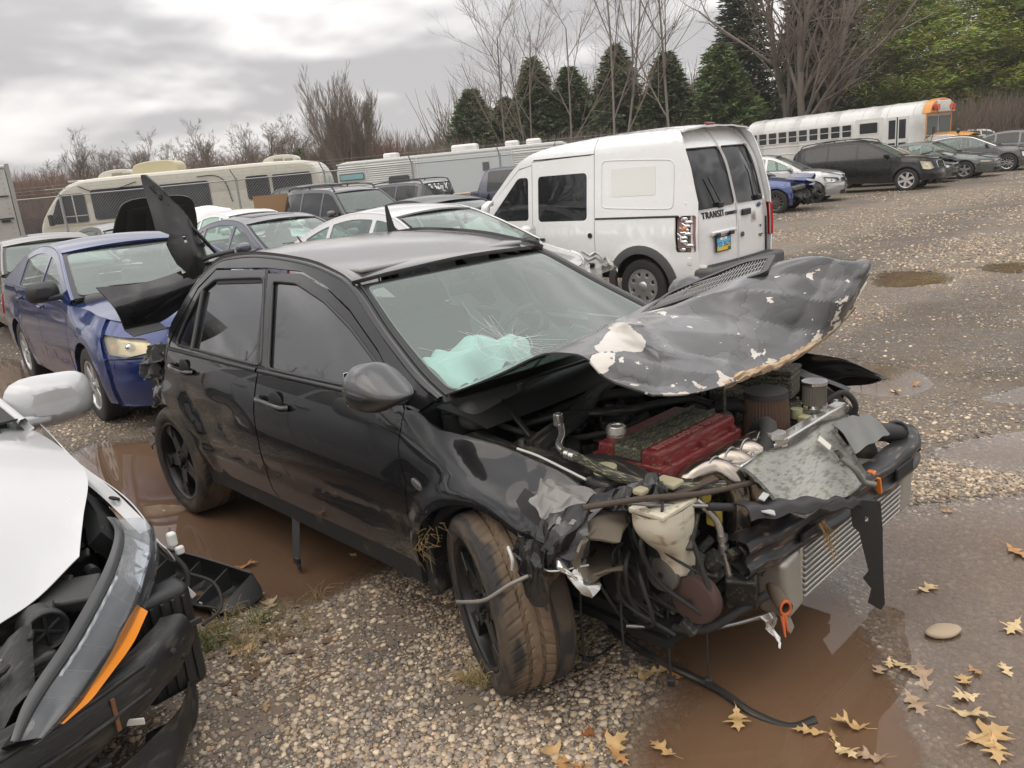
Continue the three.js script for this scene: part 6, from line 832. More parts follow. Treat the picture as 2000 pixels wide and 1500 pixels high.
{
  const S = { wb: 2.625, xn: 0.95, xt: -3.5, w: 0.87, ys: 0.33, rw: 0.32, ra: 0.37, hip: 0.08, tum: 0.53, bow: 0.0, crease: 0.50, af: 0.9, inset: () => 0, insetR: () => 0, n: 2.6,
    shoulder: [[-3.5, 0.97], [-2.6, 1.0], [-1.55, 0.985], [-0.45, 0.955], [-0.25, 0.893], [0, 0.862], [0.18, 0.832], [0.35, 0.79], [0.6, 0.72]],
    roof: [[-0.28, 0.985], [-0.69, 1.185], [-1.0, 1.352], [-1.19, 1.402], [-1.43, 1.438], [-1.84, 1.462], [-2.1, 1.455], [-2.33, 1.42], [-2.52, 1.29], [-2.68, 1.07]],
    dent: (x, y) => { const a = Math.exp(-((x + 2.2) ** 2) / 0.18 - ((y - 0.66) ** 2) / 0.02), r = Math.abs(fbm(x * 2.2 + y * 2, y * 5 - x, 3, 2) - 0.5) * 2, b = Math.exp(-((x + 2.75) ** 2) / 0.05 - ((y - 0.85) ** 2) / 0.05); return 0.020 * a * (1 - r) + 0.05 * b * r + 0.004 * Math.exp(-((x - 0.1) ** 2) / 0.04) * r; } };
  const C = carShape(S), g = thing('wrecked_car', 'wrecked black sedan with stripped front, buckled hood and exposed red engine', 'car', WR.pos, WR.yaw);
  const R_ = (x, y) => [x, y, C.side(x, y)], L_ = (x, y) => [x, y, -C.side(x, y)], rnd = rng(77);
  const pr = (nm, o, h, m = wreckPaint, opt = {}) => { P(g, nm, skin(o, h, L_, { ...opt, flip: true, edge: 0.1 }), m); return P(g, nm, skin(o, h, R_, { edge: opt.edge ?? 0.045, rim: 0.016, ...opt }), m); };
  // doors with window frames
  const fwin = roundPoly([[-0.60, 0.985], [-1.468, 0.985], [-1.655, 1.352], [-1.439, 1.350], [-1.158, 1.283], [-0.911, 1.193], [-0.66, 1.075]], 0.02), rwin = roundPoly([[-1.545, 0.99], [-2.30, 1.0], [-2.515, 1.005], [-2.488, 1.11], [-2.385, 1.285], [-2.265, 1.345], [-1.752, 1.366]], 0.03);
  const fd = pr('front_door', [[-0.43, 0.335], [-1.512, 0.335], [-1.545, 0.39], [-1.552, 0.64], [-1.568, 0.78], [-1.55, 0.98], [-1.735, 1.385], [-1.43, 1.392], [-1.17, 1.335], [-0.95, 1.255], [-0.68, 1.12], [-0.50, 1.0], [-0.44, 0.945], [-0.45, 0.81], [-0.404, 0.684]], [fwin]);
  const rd = pr('rear_door', [[-1.522, 0.335], [-2.2, 0.335], [-2.301, 0.36], [-2.484, 0.52], [-2.621, 0.656], [-2.679, 0.752], [-2.60, 0.99], [-2.565, 1.08], [-2.44, 1.29], [-2.29, 1.39], [-1.76, 1.402], [-1.748, 1.385], [-1.562, 0.98], [-1.58, 0.78], [-1.562, 0.64], [-1.556, 0.385]], [rwin]);
  for (const [d, w, x] of [[fd, fwin, 0], [rd, rwin, 1]]) {
    P(d, 'window', skin(w, [], (a, b) => [a, b, C.side(a, b) - 0.012], { rim: 0, edge: 0.3 }), filmGlass);
    P(d, 'window_seal', tube(w.map(([a, b]) => [a, b, C.side(a, b) - 0.002]), 0.009, 120, 5, true), M.trim);
    const y0 = 0.968, a = x ? -1.57 : -0.47, b = x ? -2.6 : -1.55, pt = []; for (let i = 0; i <= 10; i++) { const q = lerp(a, b, i / 10); pt.push([q, y0 + (x ? 0.012 * i / 10 : 0), C.side(q, y0) + 0.002]); } P(d, 'belt_moulding', tube(pt, 0.012, 24, 5), M.trim);
    const hx = x ? -2.375 : -1.375, hy = x ? 0.892 : 0.848, hz = C.side(hx, hy), cup = new THREE.SphereGeometry(1, 20, 12); cup.scale(0.062, 0.05, 0.01); cup.translate(hx + 0.01, hy + 0.004, hz); P(d, 'handle_recess', cup, M.black);
    const hd = tube([[hx - 0.13, hy + 0.008, hz + 0.006], [hx - 0.11, hy + 0.006, hz + 0.03], [hx, hy, hz + 0.036], [hx + 0.11, hy - 0.006, hz + 0.03], [hx + 0.13, hy - 0.008, hz + 0.006]], 0.015, 24, 8); P(d, 'door_handle', hd, wreckPaint);
  }
  for (const s of [1, -1]) P(g, 'window', skin(s > 0 ? fwin : rwin, [], (a, b) => [a, b, -C.side(a, b) + 0.012], { rim: 0, edge: 0.3, flip: true }), M.tint);
  P(g, 'window_divider', rod([-2.289, 0.995, C.side(-2.289, 0.995) + 0.002], [-2.365, 1.285, C.side(-2.365, 1.285) + 0.002], 0.014), M.trim);
  P(rd, 'window_gap', skin([[-1.77, 1.366], [-2.25, 1.345], [-2.25, 1.322], [-1.765, 1.343]], [], (a, b) => [a, b, C.side(a, b) - 0.004], { rim: 0.01 }), M.black);
  // roof side frame
  const rp = []; for (let i = 0; i <= 30; i++) { const x = lerp(-2.68, -0.3, i / 30); rp.push([x, C.rf(x)]); }
  pr('roof_side_frame', [...rp, [-0.37, 0.945], [-0.45, 0.962], [-0.51, 1.01], [-0.69, 1.131], [-0.96, 1.266], [-1.18, 1.346], [-1.43, 1.402], [-1.76, 1.412], [-2.29, 1.40], [-2.45, 1.30], [-2.575, 1.085], [-2.62, 1.0]], [], wreckPaint, { edge: 0.06 });
  pr('b_pillar_trim', [[-1.545, 0.97], [-1.575, 0.97], [-1.76, 1.40], [-1.73, 1.40]], [], M.trim, { rim: 0.01 });
  for (const s of [1, -1]) { const a = []; for (let i = 0; i <= 30; i++) { const x = lerp(-0.3, -2.66, i / 30), y = C.rf(x); a.push([x, y - 0.008, s * (C.side(x, y) - 0.012)]); } P(g, 'roof_rail', tube(a, 0.017, 60, 6), wreckPaint); P(g, 'drip_moulding', tube(a.map(p => [p[0], p[1] + 0.008, p[2] - s * 0.035]), 0.007, 60, 5), M.trim); }
  { const z = x => C.side(x, C.rf(x)) - 0.01, o = []; for (let i = 0; i <= 22; i++) { const x = lerp(-1.0, -2.36, i / 22); o.push([x, z(x)]); }
    const dusty = paint([0.022, 0.021, 0.021], { dirt: 0.5, film: [0.17, 0.15, 0.135], rough: 0.4, cr: 0.12 });
    P(g, 'roof', skin([...o, ...o.slice().reverse().map(p => [p[0], -p[1]])], [], (x, zz) => { const q = zz / z(clamp(x, -2.36, -1.0)); return [x + 0.05 * (1 - q * q) * sstep(-1.5, -1.0, x), C.rf(x) + 0.03 * (1 - q * q) + 0.004 * fbm(x * 4, zz * 4, 1, 2), zz]; }, { edge: 0.06, rim: 0.02, uv: (x, zz) => [x, 0.2 + zz * 0.4] }), dusty); }
  // windshield, cracked and leaning on the hinge line
  const wm = screenMap(C, -0.29, -1.0, 0.09, 0.03), dustGlass = new THREE.MeshPhysicalMaterial({ color: new THREE.Color().setRGB(0.64, 0.76, 0.71), transmission: 0.84, thickness: 0, roughness: 0.03, ior: 1.5, side: THREE.DoubleSide });
  P(g, 'windshield', skin(roundPoly(rect(-0.94, 0.94, 0.03, 0.965), 0.06), [], wm, { rim: 0, edge: 0.12, flip: true }), dustGlass);
  P(g, 'windshield_surround', skin(rect(-1.02, 1.02, -0.02, 1.0), [roundPoly(rect(-0.925, 0.925, 0.045, 0.955), 0.06)], (u, v) => { const p = wm(u, v); p[1] -= 0.004; return p; }, { rim: 0.012, edge: 0.1, flip: true }), M.trim);
  { const cr = [], c0 = [0.40, 0.26]; for (let i = 0; i < 44; i++) { const a = rnd() * 6.283, l = 0.10 + rnd() * (rnd() < 0.18 ? 0.5 : 0.16); let u = c0[0] + Math.cos(a) * 0.05, v = c0[1] + Math.sin(a) * 0.03; const pts = []; for (let k = 0; k < 4; k++) { const p = wm(u, v); pts.push([p[0], p[1] + 0.003, p[2]]); u += Math.cos(a + (rnd() - 0.5) * 0.6) * l / 3; v += Math.sin(a + (rnd() - 0.5) * 0.6) * l / 3.4; u = clamp(u, -0.9, 0.9); v = clamp(v, 0.06, 0.9); } cr.push(tube(pts, 0.0004, 6, 3)); }
    for (let k = 1; k < 5; k++) { const pts = []; for (let i = 0; i <= 10; i++) { const a = i / 10 * 4 + k, p = wm(c0[0] + Math.cos(a) * 0.05 * k * (0.9 + 0.2 * rnd()), c0[1] + Math.sin(a) * 0.04 * k); pts.push([p[0], p[1] + 0.003, p[2]]); } cr.push(tube(pts, 0.0006, 12, 3)); }
    P(g, 'glass_crack', cr, std(0.75, 0.3), 'stuff'); }
  { const p = wm(0.05, 0.9); P(g, 'rearview_mirror', [bx(0.03, 0.065, 0.24, p[0] - 0.06, p[1] - 0.07, 0, 0.02), rod([p[0] - 0.02, p[1] - 0.01, 0], [p[0] - 0.05, p[1] - 0.06, 0], 0.01)], M.trim); }
  // airbag on the dash, seats, dash, wheel
  { const seatX = -1.35; for (const z of [-0.36, 0.36]) { const s = P(g, 'seat', seatG, M.fabric); s.position.set(seatX, 0.0, z); } P(g, 'rear_seat', [bx(0.5, 0.18, 1.2, -2.15, 0.42, 0, 0.06), bx(0.14, 0.6, 1.2, -2.42, 0.75, 0, 0.06, 0, 0, 0.25)], M.fabric);
    P(g, 'dashboard', [bx(0.62, 0.12, 1.36, -0.52, 0.885, 0, 0.05, 0, 0, 0.08), bx(0.3, 0.3, 1.36, -0.72, 0.72, 0, 0.05), bx(0.25, 0.08, 0.4, -0.75, 0.93, -0.36, 0.035)], std([0.06, 0.062, 0.06], 0.75));
    const a = [new THREE.TorusGeometry(0.185, 0.017, 8, 30), bx(0.34, 0.05, 0.02, 0, 0, 0, 0.01), bx(0.05, 0.18, 0.02, 0, -0.09, 0, 0.01), cyl(0.065, 0.065, 0.05, 0, 0, 0, 'z')].map(q => { q.rotateY(Math.PI / 2); q.rotateZ(-0.42); q.translate(-0.98, 0.93, -0.36); return q; }); P(g, 'steering_wheel', a, M.plastic);
    const bag = gridSurf([[[-0.42, 0.955, 0.56], [-0.46, 0.97, 0.3], [-0.5, 0.96, 0.05]], [[-0.50, 1.03, 0.6], [-0.54, 1.08, 0.3], [-0.56, 1.03, 0.02]], [[-0.66, 1.02, 0.58], [-0.68, 1.06, 0.3], [-0.7, 1.01, 0.06]], [[-0.72, 0.93, 0.55], [-0.74, 0.95, 0.3], [-0.74, 0.93, 0.08]]], 24, 18, (u, v) => [0.012 * Math.sin(u * 17 + v * 8), 0.016 * Math.sin(u * 13 - v * 11) + 0.01 * Math.sin(u * 31), 0]);
    P(g, 'airbag', thick(bag, 0.004), std([0.60, 0.80, 0.80], 0.9)); const cb = gridSurf([[[-0.85, 0.75, -0.8], [-0.9, 1.0, -0.79], [-0.95, 1.28, -0.62]], [[-1.3, 0.72, -0.8], [-1.35, 1.0, -0.79], [-1.4, 1.33, -0.60]], [[-2.0, 0.75, -0.79], [-2.05, 1.0, -0.78], [-2.1, 1.33, -0.58]]], 20, 8, (u, v) => [0, 0.01 * Math.sin(u * 9), 0.02 * Math.sin(v * 23)]); P(g, 'curtain_airbag', thick(cb, 0.006), std([0.62, 0.66, 0.64], 0.9)); 
    P(g, 'headliner', bx(1.3, 0.02, 1.0, -1.7, 1.40, 0, 0.01), std(0.3, 0.95)); P(g, 'floor', [bx(2.4, 0.05, 1.5, -1.5, 0.3, 0), bx(0.08, 0.62, 1.56, -0.42, 0.62, 0), bx(0.05, 0.6, 1.5, -2.6, 0.65, 0)], M.void_); }
  // front fender: smooth behind the arch, crushed and torn in front of it
  const arch = []; for (let i = 0; i <= 14; i++) { const a = lerp(3.05, 0.75, i / 14); arch.push([-0.01 + 0.385 * Math.cos(a), 0.305 + 0.385 * Math.sin(a)]); }
  { const cr = (x, y) => { const k = sstep(0.10, 0.40, x), r = fbm(x * 6 + 3, y * 6, 5, 3) - 0.5; return [x + k * 0.02 * r, y + k * 0.04 * (fbm(x * 5, y * 5 + 9, 2, 2) - 0.5), C.side(x, y) + 0.012 * sstep(0.08, 0, Math.abs(Math.hypot(x + 0.01, y - 0.305) - 0.40)) + k * (0.10 * r - 0.03 * Math.abs(Math.sin(x * 19 + y * 7)))]; };
    const out = [[-0.396, 0.34], ...arch, [0.27, 0.60], [0.30, 0.555], [0.345, 0.68], [0.40, 0.70], [0.43, 0.775], [0.47, 0.79], [0.40, 0.80], [0.34, 0.795], [0.18, 0.835], [0.0, 0.866], [-0.25, 0.897], [-0.38, 0.95], [-0.435, 0.945], [-0.445, 0.81], [-0.398, 0.684], [-0.42, 0.335]];
    const chips = paint([0.010, 0.010, 0.011], { dirt: 0.3, rough: 0.35 });
    P(g, 'front_fender', skin(out, [], cr, { edge: 0.028, rim: 0.012 }), wreckPaint);
    P(g, 'front_fender', skin([[-0.396, 0.34], ...arch, [0.32, 0.45], [0.5, 0.62], [0.62, 0.81], [0.3, 0.84], [0.0, 0.866], [-0.25, 0.897], [-0.38, 0.95], [-0.435, 0.945], [-0.42, 0.335]], [], L_, { edge: 0.08, rim: 0.02, flip: true }), wreckPaint);
    const lip = (pts, r, m, nm) => P(g, nm, tube(pts, r, 40, 5), m), chip = std([0.5, 0.49, 0.46], 0.55);
    // torn flaps with bare white edges at the fender's front corner
    const flap = (rows, nm, m = wreckPaint) => P(g, nm, thick(gridSurf(rows, 14, 10, (u, v) => [0.008 * Math.sin(u * 15 + v * 9), 0.008 * Math.sin(v * 14 - u * 6), 0.006 * Math.sin(u * 21)]), 0.003), m);
    flap([[[0.22, 0.80, 0.76], [0.30, 0.795, 0.74], [0.40, 0.78, 0.72]], [[0.25, 0.82, 0.80], [0.33, 0.80, 0.83], [0.42, 0.78, 0.80]], [[0.24, 0.77, 0.86], [0.33, 0.745, 0.89], [0.43, 0.73, 0.86]]], 'torn_flap', std([0.20, 0.19, 0.18], 0.5));
    flap([[[0.30, 0.76, 0.86], [0.37, 0.77, 0.87], [0.45, 0.79, 0.80]], [[0.30, 0.68, 0.90], [0.37, 0.68, 0.92], [0.46, 0.70, 0.84]], [[0.31, 0.60, 0.90], [0.37, 0.60, 0.93], [0.47, 0.62, 0.86]]], 'torn_flap');
    flap([[[0.20, 0.66, 0.885], [0.28, 0.67, 0.91], [0.36, 0.66, 0.93]], [[0.19, 0.60, 0.90], [0.28, 0.58, 0.94], [0.38, 0.58, 0.95]], [[0.22, 0.55, 0.91], [0.29, 0.49, 0.95], [0.37, 0.46, 0.94]]], 'torn_flap');
    flap([[[0.44, 0.80, 0.70], [0.50, 0.82, 0.64], [0.55, 0.84, 0.60]], [[0.46, 0.74, 0.74], [0.53, 0.75, 0.68], [0.60, 0.77, 0.62]]], 'torn_flap');
    lip([[0.06, 0.862, 0.72], [0.14, 0.85, 0.71], [0.24, 0.825, 0.70], [0.33, 0.80, 0.69]], 0.005, chip, 'bare_metal_edge'); lip([[0.30, 0.60, 0.905], [0.37, 0.60, 0.932], [0.47, 0.62, 0.862]], 0.003, chip, 'bare_metal_edge'); lip([[0.18, 0.60, 0.905], [0.20, 0.625, 0.93], [0.23, 0.60, 0.945], [0.22, 0.56, 0.94]], 0.006, chip, 'bare_metal_edge');
    P(g, 'dark_decal', skin([[0.17, 0.775], [0.30, 0.735], [0.34, 0.69], [0.33, 0.655], [0.2, 0.705], [0.16, 0.74]], [], (x, y) => { const p = cr(x, y); return [p[0], p[1], p[2] + 0.005]; }, { rim: 0.003, edge: 0.03 }), M.black);
    const mk = new THREE.SphereGeometry(1, 16, 10); mk.scale(0.034, 0.018, 0.01); mk.rotateZ(-0.5); mk.translate(-0.335, 0.693, C.side(-0.335, 0.693)); P(g, 'side_marker_lamp', mk, M.lens);
    P(g, 'arch_liner', skin([...arch, ...arch.slice().reverse().map(([x, y]) => [x * 0.97, y - 0.03])], [], (x, y) => [x, y, C.side(x, y) - 0.05], { rim: 0.3, edge: 0.1 }), M.void_);
    P(g, 'mud_flap', [bx(0.05, 0.32, 0.2, -0.40, 0.36, 0.72, 0.02, 0, 0, 0.1)], grimeBlack);
    P(g, 'bent_strap', tube([[0.29, 0.56, 0.93], [0.24, 0.53, 0.97], [0.15, 0.46, 1.0], [0.02, 0.40, 0.99], [-0.04, 0.37, 0.97]], 0.007, 30, 5), std([0.24, 0.225, 0.20], 0.6, 0.4));
  }
  // rear quarter: crumpled remains, torn C-pillar skin
  { const q = (x, y) => { const k = sstep(-2.6, -2.85, x), r = fbm(x * 7, y * 7, 3, 3) - 0.5; return [x + k * 0.05 * r, y, C.side(x, y) - 0.03 * k - k * 0.10 * Math.abs(r) * 2]; };
    P(g, 'quarter_panel', skin([[-2.63, 0.655], [-2.69, 0.752], [-2.61, 1.0], [-2.64, 1.07], [-2.78, 0.93], [-2.92, 0.90], [-2.985, 0.775], [-3.10, 0.62], [-3.07, 0.56], [-2.97, 0.58], [-2.85, 0.63], [-2.74, 0.66]], [], q, { edge: 0.035, rim: 0.02 }), wreckPaint);
    const cp = gridSurf([[[-2.38, 1.40, 0.50], [-2.56, 1.22, 0.60], [-2.72, 1.02, 0.70]], [[-2.52, 1.36, 0.40], [-2.74, 1.18, 0.52], [-2.95, 0.98, 0.66]]], 16, 8, (u, v) => [0.02 * Math.sin(u * 12), 0.02 * Math.sin(u * 9 + v * 5), 0.02 * Math.sin(v * 9 + u * 7)]); P(g, 'torn_c_pillar', thick(cp, 0.006), wreckPaint);
    const ck = gridSurf([[[-2.78, 0.98, 0.74], [-2.92, 0.96, 0.76], [-3.05, 0.93, 0.72]], [[-2.8, 0.86, 0.80], [-2.95, 0.84, 0.84], [-3.1, 0.83, 0.78]], [[-2.86, 0.76, 0.78], [-3.0, 0.74, 0.82], [-3.1, 0.74, 0.76]]], 14, 12, (u, v) => [0.02 * Math.sin(u * 17 + v * 7), 0.02 * Math.sin(v * 15), 0.025 * Math.sin(u * 13 - v * 11)]); P(g, 'crumpled_rear_corner', thick(ck, 0.005), M.greyPlastic);
    P(g, 'quarter_panel', skin([[-2.63, 0.62], [-2.68, 0.76], [-2.62, 1.0], [-3.2, 0.98], [-3.4, 0.9], [-3.4, 0.5], [-3.02, 0.45], [-2.9, 0.58]], [], L_, { edge: 0.1, rim: 0.02, flip: true }), wreckPaint);
    P(g, 'trunk_floor', [bx(0.8, 0.08, 1.3, -3.05, 0.62, 0), bx(0.06, 0.5, 1.2, -2.7, 0.78, 0), bx(0.1, 0.12, 1.1, -3.4, 0.58, 0)], M.void_); P(g, 'rear_strut_bar', [rod([-2.9, 0.5, 0.5], [-2.9, 0.95, 0.45], 0.04), rod([-2.9, 0.5, -0.5], [-2.9, 0.95, -0.45], 0.04)], M.rust); P(g, 'bumper_remnant', thick(gridSurf([[[-3.05, 0.42, 0.80], [-3.2, 0.40, 0.78]], [[-3.08, 0.30, 0.84], [-3.22, 0.28, 0.80]]], 6, 6, (u, v) => [0, 0.01 * Math.sin(u * 9), 0.02 * Math.sin(v * 9)]), 0.006), M.plastic); }
  pr('rocker_panel', [[-0.42, 0.335], [-0.42, 0.25], [-2.26, 0.26], [-2.3, 0.34]], [], grimeBlack, { rim: 0.05 });
  pr('door_gap_fill', [[-0.39, 0.34], [-0.39, 0.94], [-0.46, 0.94], [-2.6, 0.98], [-2.6, 0.7], [-2.3, 0.34]], [], M.void_, { edge: 0.2, rim: 0 }); for (const m of g.children.filter(c => c.name === 'door_gap_fill')) m.scale.set(1, 1, 0.965);
  // mirror in woven carbon
  { const sg = new THREE.SphereGeometry(1, 28, 18), p = sg.attributes.position; sg.scale(0.155, 0.088, 0.105); for (let i = 0; i < p.count; i++) { const x = p.getX(i); if (x < -0.06) p.setX(i, -0.06 - (x + 0.06) * 0.05); p.setY(i, p.getY(i) * (1 - 0.55 * sstep(0, 0.155, x)) - 0.02 * sstep(0, 0.155, x)); } sg.computeVertexNormals();
    sg.rotateY(0.15); const mz = C.side(-0.6, 0.97) + 0.125; sg.translate(-0.36, 1.085, 0.97); const m = P(g, 'mirror', sg, carbonM); P(m, 'mirror_arm', [tube([[-0.45, 1.0, 0.80], [-0.41, 1.02, 0.86], [-0.38, 1.04, 0.93]], 0.028, 12, 8), bx(0.15, 0.07, 0.02, -0.50, 1.0, 0.80, 0.01)], M.trim); P(m, 'mirror_glass', bx(0.004, 0.12, 0.15, -0.425, 1.085, 0.97, 0.002), M.mirrorFace); const m2 = sg.clone(); P(g, 'mirror', mirrorZ(m2), carbonM); P(g, 'mirror_base', skin([[-0.46, 0.97], [-0.60, 0.985], [-0.64, 1.06], [-0.52, 1.02]], [], (x, y) => [x, y, C.side(x, y) + 0.006], { rim: 0.012 }), M.trim); }
  // wheels
  const tm = { tyre: muddyRubber }, bl = std(0.016, 0.32, 0.3);
  for (const [x, s] of [[0, 1], [0, -1], [-2.625, 1], [-2.625, -1]]) wheel(g, x, 0.32, s * (x ? 0.755 : 0.775), 0.322, 0.255, 0.235, 'evo', bl, { ...tm, steer: x ? 0 : -0.42, spin: x ? 0.5 : 1.2, camber: x ? 0 : s * 0.05 });
  P(g, 'underbody', [bx(4.0, 0.03, 1.2, -1.45, 0.245, 0), bx(1.6, 0.03, 1.6, -1.3, 0.26, 0)], M.void_); P(g, 'axle', [rod([-2.625, 0.32, -0.7], [-2.625, 0.32, 0.7], 0.04), rod([0, 0.3, -0.65], [0, 0.3, 0.65], 0.03)], M.rust);
  // hanging seat belt under the sill
  P(g, 'seat_belt', [thick(gridSurf([[[-1.39, 0.30, 0.80], [-1.43, 0.30, 0.82]], [[-1.38, 0.18, 0.83], [-1.43, 0.18, 0.84]], [[-1.375, 0.06, 0.85], [-1.425, 0.06, 0.86]]], 6, 10), 0.003)], M.fabric); P(g, 'belt_buckle', [bx(0.03, 0.035, 0.008, -1.38, 0.03, 0.86, 0.003), bx(0.05, 0.04, 0.02, -1.40, 0.055, 0.855, 0.008)], M.plastic);

  // ------------- hood: buckled across its middle, its left side thrown up
  const HZ = [0.70, 0.42, 0.13, -0.15, -0.40, -0.62, -0.80];
  const rowsX = [[-0.30, -0.30, -0.28, -0.22, -0.20, -0.15, -0.10], [0.0, 0.0, -0.06, -0.02, 0.06, 0.16, 0.20], [0.285, 0.22, 0.10, 0.14, 0.32, 0.48, 0.50], [0.42, 0.42, 0.36, 0.38, 0.47, 0.57, 0.58], [0.535, 0.545, 0.545, 0.535, 0.545, 0.575, 0.605]];
  const rowsY = [[1.0, 1.03, 1.06, 1.09, 1.14, 1.18, 1.20], [1.11, 1.125, 1.125, 1.14, 1.195, 1.25, 1.25], [1.205, 1.215, 1.195, 1.20, 1.265, 1.322, 1.295], [1.16, 1.145, 1.115, 1.12, 1.16, 1.215, 1.265], [1.085, 1.04, 1.01, 1.012, 1.025, 1.07, 1.20]];
  const HR = rowsX.map((r, k) => r.map((x, i) => [x, rowsY[k][i], (k === 4 ? [0.60, 0.40, 0.12, -0.15, -0.40, -0.61, -0.76] : HZ)[i]]));
  const flake = (u, v) => { const n = fbm(u * 11, v * 8, 3, 6), m = fbm(u * 30 + 9, v * 24, 7, 5), c = fbm(u * 5 + 4, v * 5, 2, 2); let t = 0; if (v > 0.42) { if (n > 0.52) t = 1; if (n > 0.60 && m > 0.66) t = 2; if (v > 0.80 && m + 0.35 * sstep(0.85, 1, v) > 0.86 && n > 0.38) t = 2; if (m > 0.80) t = 2; } const du = (u - 0.15) / 0.13, dv = (v - 0.60) / 0.13, pu = du * 0.8 - dv * 0.6, pv = du * 0.6 + dv * 0.8; if (pu * pu * 0.45 + pv * pv * 2.4 + (n - 0.5) * 2.6 < 0.75 && v > 0.44) t = 2; return t; };
  const N = 1024, FK = new Uint8Array(N * N); for (let j = 0; j < N; j++) for (let i = 0; i < N; i++) FK[j * N + i] = flake(i / N, j / N);
  const hoodMap = tex(N, N, (i, j) => { const t = FK[j * N + i], n = fbm(i / 120, j / 120, 4, 4); const base = mix3([0.030, 0.0295, 0.030], [0.062, 0.059, 0.056], 0.6 * n); const e = t !== FK[j * N + Math.min(N - 1, i + 2)] || t !== FK[Math.min(N - 1, j + 2) * N + i]; if (t === 2) return mix3([0.62, 0.58, 0.52], [0.42, 0.33, 0.24], 0.5 * sstep(0.5, 0.8, fbm(i / 40, j / 40, 1, 3)) + 0.5 * sstep(0.92, 1, j / N)); if (e) return [0.008, 0.008, 0.008]; return t === 1 ? base.map(v => v * 1.6) : base; }, true);
  const hoodBump = tex(N, N, (i, j) => [[1, 0.7, 0.3][FK[j * N + i]] * 0.8 + 0.15 * fbm(i / 18, j / 18, 2, 2)]);
  hoodMap.wrapS = hoodMap.wrapT = hoodBump.wrapS = hoodBump.wrapT = THREE.ClampToEdgeWrapping;
  const hoodM = new THREE.MeshPhysicalMaterial({ map: hoodMap, bumpMap: hoodBump, bumpScale: 0.003, roughness: 0.35, clearcoat: 1, clearcoatRoughness: 0.12 });
  const tri = t => Math.abs(2 * (t - Math.floor(t)) - 1), hs = gridSurf(HR, 96, 64, (u, v) => { const k = sstep(0.4, 0.55, v), a = k * (0.026 * tri(u * 1.9 + v * 1.3 + 0.15) + 0.016 * tri(u * 3.3 - v * 2.4 + 0.4) - 0.02 + 0.006 * (fbm(u * 14, v * 12, 9, 3) - 0.5)), b = 0.012 * sstep(0.1, 0.35, v) * Math.abs(Math.sin(u * 9 + v * 4)) * (1 - k), c = 0.012 * k * Math.pow(Math.abs(Math.sin(u * 10.5 - v * 3)), 6); const w = 1 - sstep(0.88, 1, v) * 0.85; return [(a + c) * w, (a + b) * w, a * 0.4 * w]; });
  const hood = P(g, 'hood', toCrease(thick(hs, 0.006), 14), hoodM);
  { // vent grille let into the thrown-up side
    const vm = (u, v) => { const a = [-0.08, 1.130, -0.16], b = [0.36, 1.276, -0.41], c = [-0.11, 1.215, -0.44], d = [0.29, 1.335, -0.62]; return [0, 1, 2].map(i => lerp(lerp(a[i], b[i], u), lerp(c[i], d[i], u), v) + (i === 1 ? 0.014 : 0)); };
    P(hood, 'vent_frame', skin(roundPoly([[0, 0], [1, 0.05], [1.02, 0.8], [0.75, 1], [0.1, 0.6]], 0.08), [roundPoly([[0.05, 0.07], [0.95, 0.13], [0.96, 0.72], [0.74, 0.88], [0.15, 0.55]], 0.06)], vm, { rim: 0.012, edge: 0.2 }), M.trim);
    P(hood, 'vent_mesh', [...Array.from({ length: 34 }, (_, i) => { const u = 0.04 + i * 0.027, a = vm(u, 0.08), b = vm(Math.min(0.96, u + 0.02), 0.12 + 0.78 * sstep(0, 0.75, u) * 0.9 + (u < 0.3 ? 0.25 : 0)); a[1] -= 0.004; b[1] -= 0.004; return rod(a, b, 0.0028, 0.0028, 4); }), ...[0.25, 0.45, 0.65].map(v => { const a = vm(0.12, v), b = vm(0.95, v); a[1] -= 0.006; b[1] -= 0.006; return rod(a, b, 0.0025, 0.0025, 4); })], M.steel);
    P(hood, 'vent_well', skin([[0.03, 0.06], [0.97, 0.1], [0.98, 0.75], [0.74, 0.9], [0.12, 0.55]], [], (u, v) => { const p = vm(u, v); p[1] -= 0.016; return p; }, { rim: 0, edge: 0.3 }), M.black);
    const lip = []; for (let i = 0; i <= 26; i++) { const z = lerp(0.22, -0.70, i / 26), x = 0.545 + (z < -0.5 ? (-0.5 - z) * 0.18 : 0), y = z > -0.45 ? 1.012 + 0.01 * Math.sin(z * 9) : 1.02 + Math.pow((-0.45 - z) / 0.3, 1.6) * 0.13; lip.push([x - 0.012, y - 0.006, z]); }
    const lg = tube(lip, 0.016, 90, 8), lp = lg.attributes.position; for (let i = 0; i < lp.count; i++) { const x = lp.getX(i), y = lp.getY(i), z = lp.getZ(i), n = fbm(z * 30, x * 50 + y * 40, 3, 3) - 0.45; lp.setXYZ(i, x + 0.03 * n, y + 0.034 * n, z); } lg.computeVertexNormals();
    P(hood, 'torn_fiberglass_edge', lg, new THREE.MeshStandardMaterial({ map: tex(128, 128, (i, j) => mix3([0.50, 0.38, 0.25], [0.20, 0.13, 0.08], sstep(0.4, 0.7, pfbm(i / 8, j / 8, 16, 4))), true), roughness: 0.95, bumpMap: bumpTex, bumpScale: 0.004 }));
    P(hood, 'washer_nozzle', bx(0.03, 0.015, 0.02, -0.2, 1.06, 0.3, 0.005), M.trim); }
  P(g, 'hood_strut', [rod([-0.251, 0.945, 0.50], [-0.03, 0.835, 0.56], 0.012), cyl(0.014, 0.014, 0.02, -0.03, 0.835, 0.56)], M.trim); P(g, 'hood_strut_rod', [rod([-0.03, 0.835, 0.56], [0.075, 0.79, 0.575], 0.005), cyl(0.018, 0.02, 0.012, 0.075, 0.785, 0.575)], M.chrome);

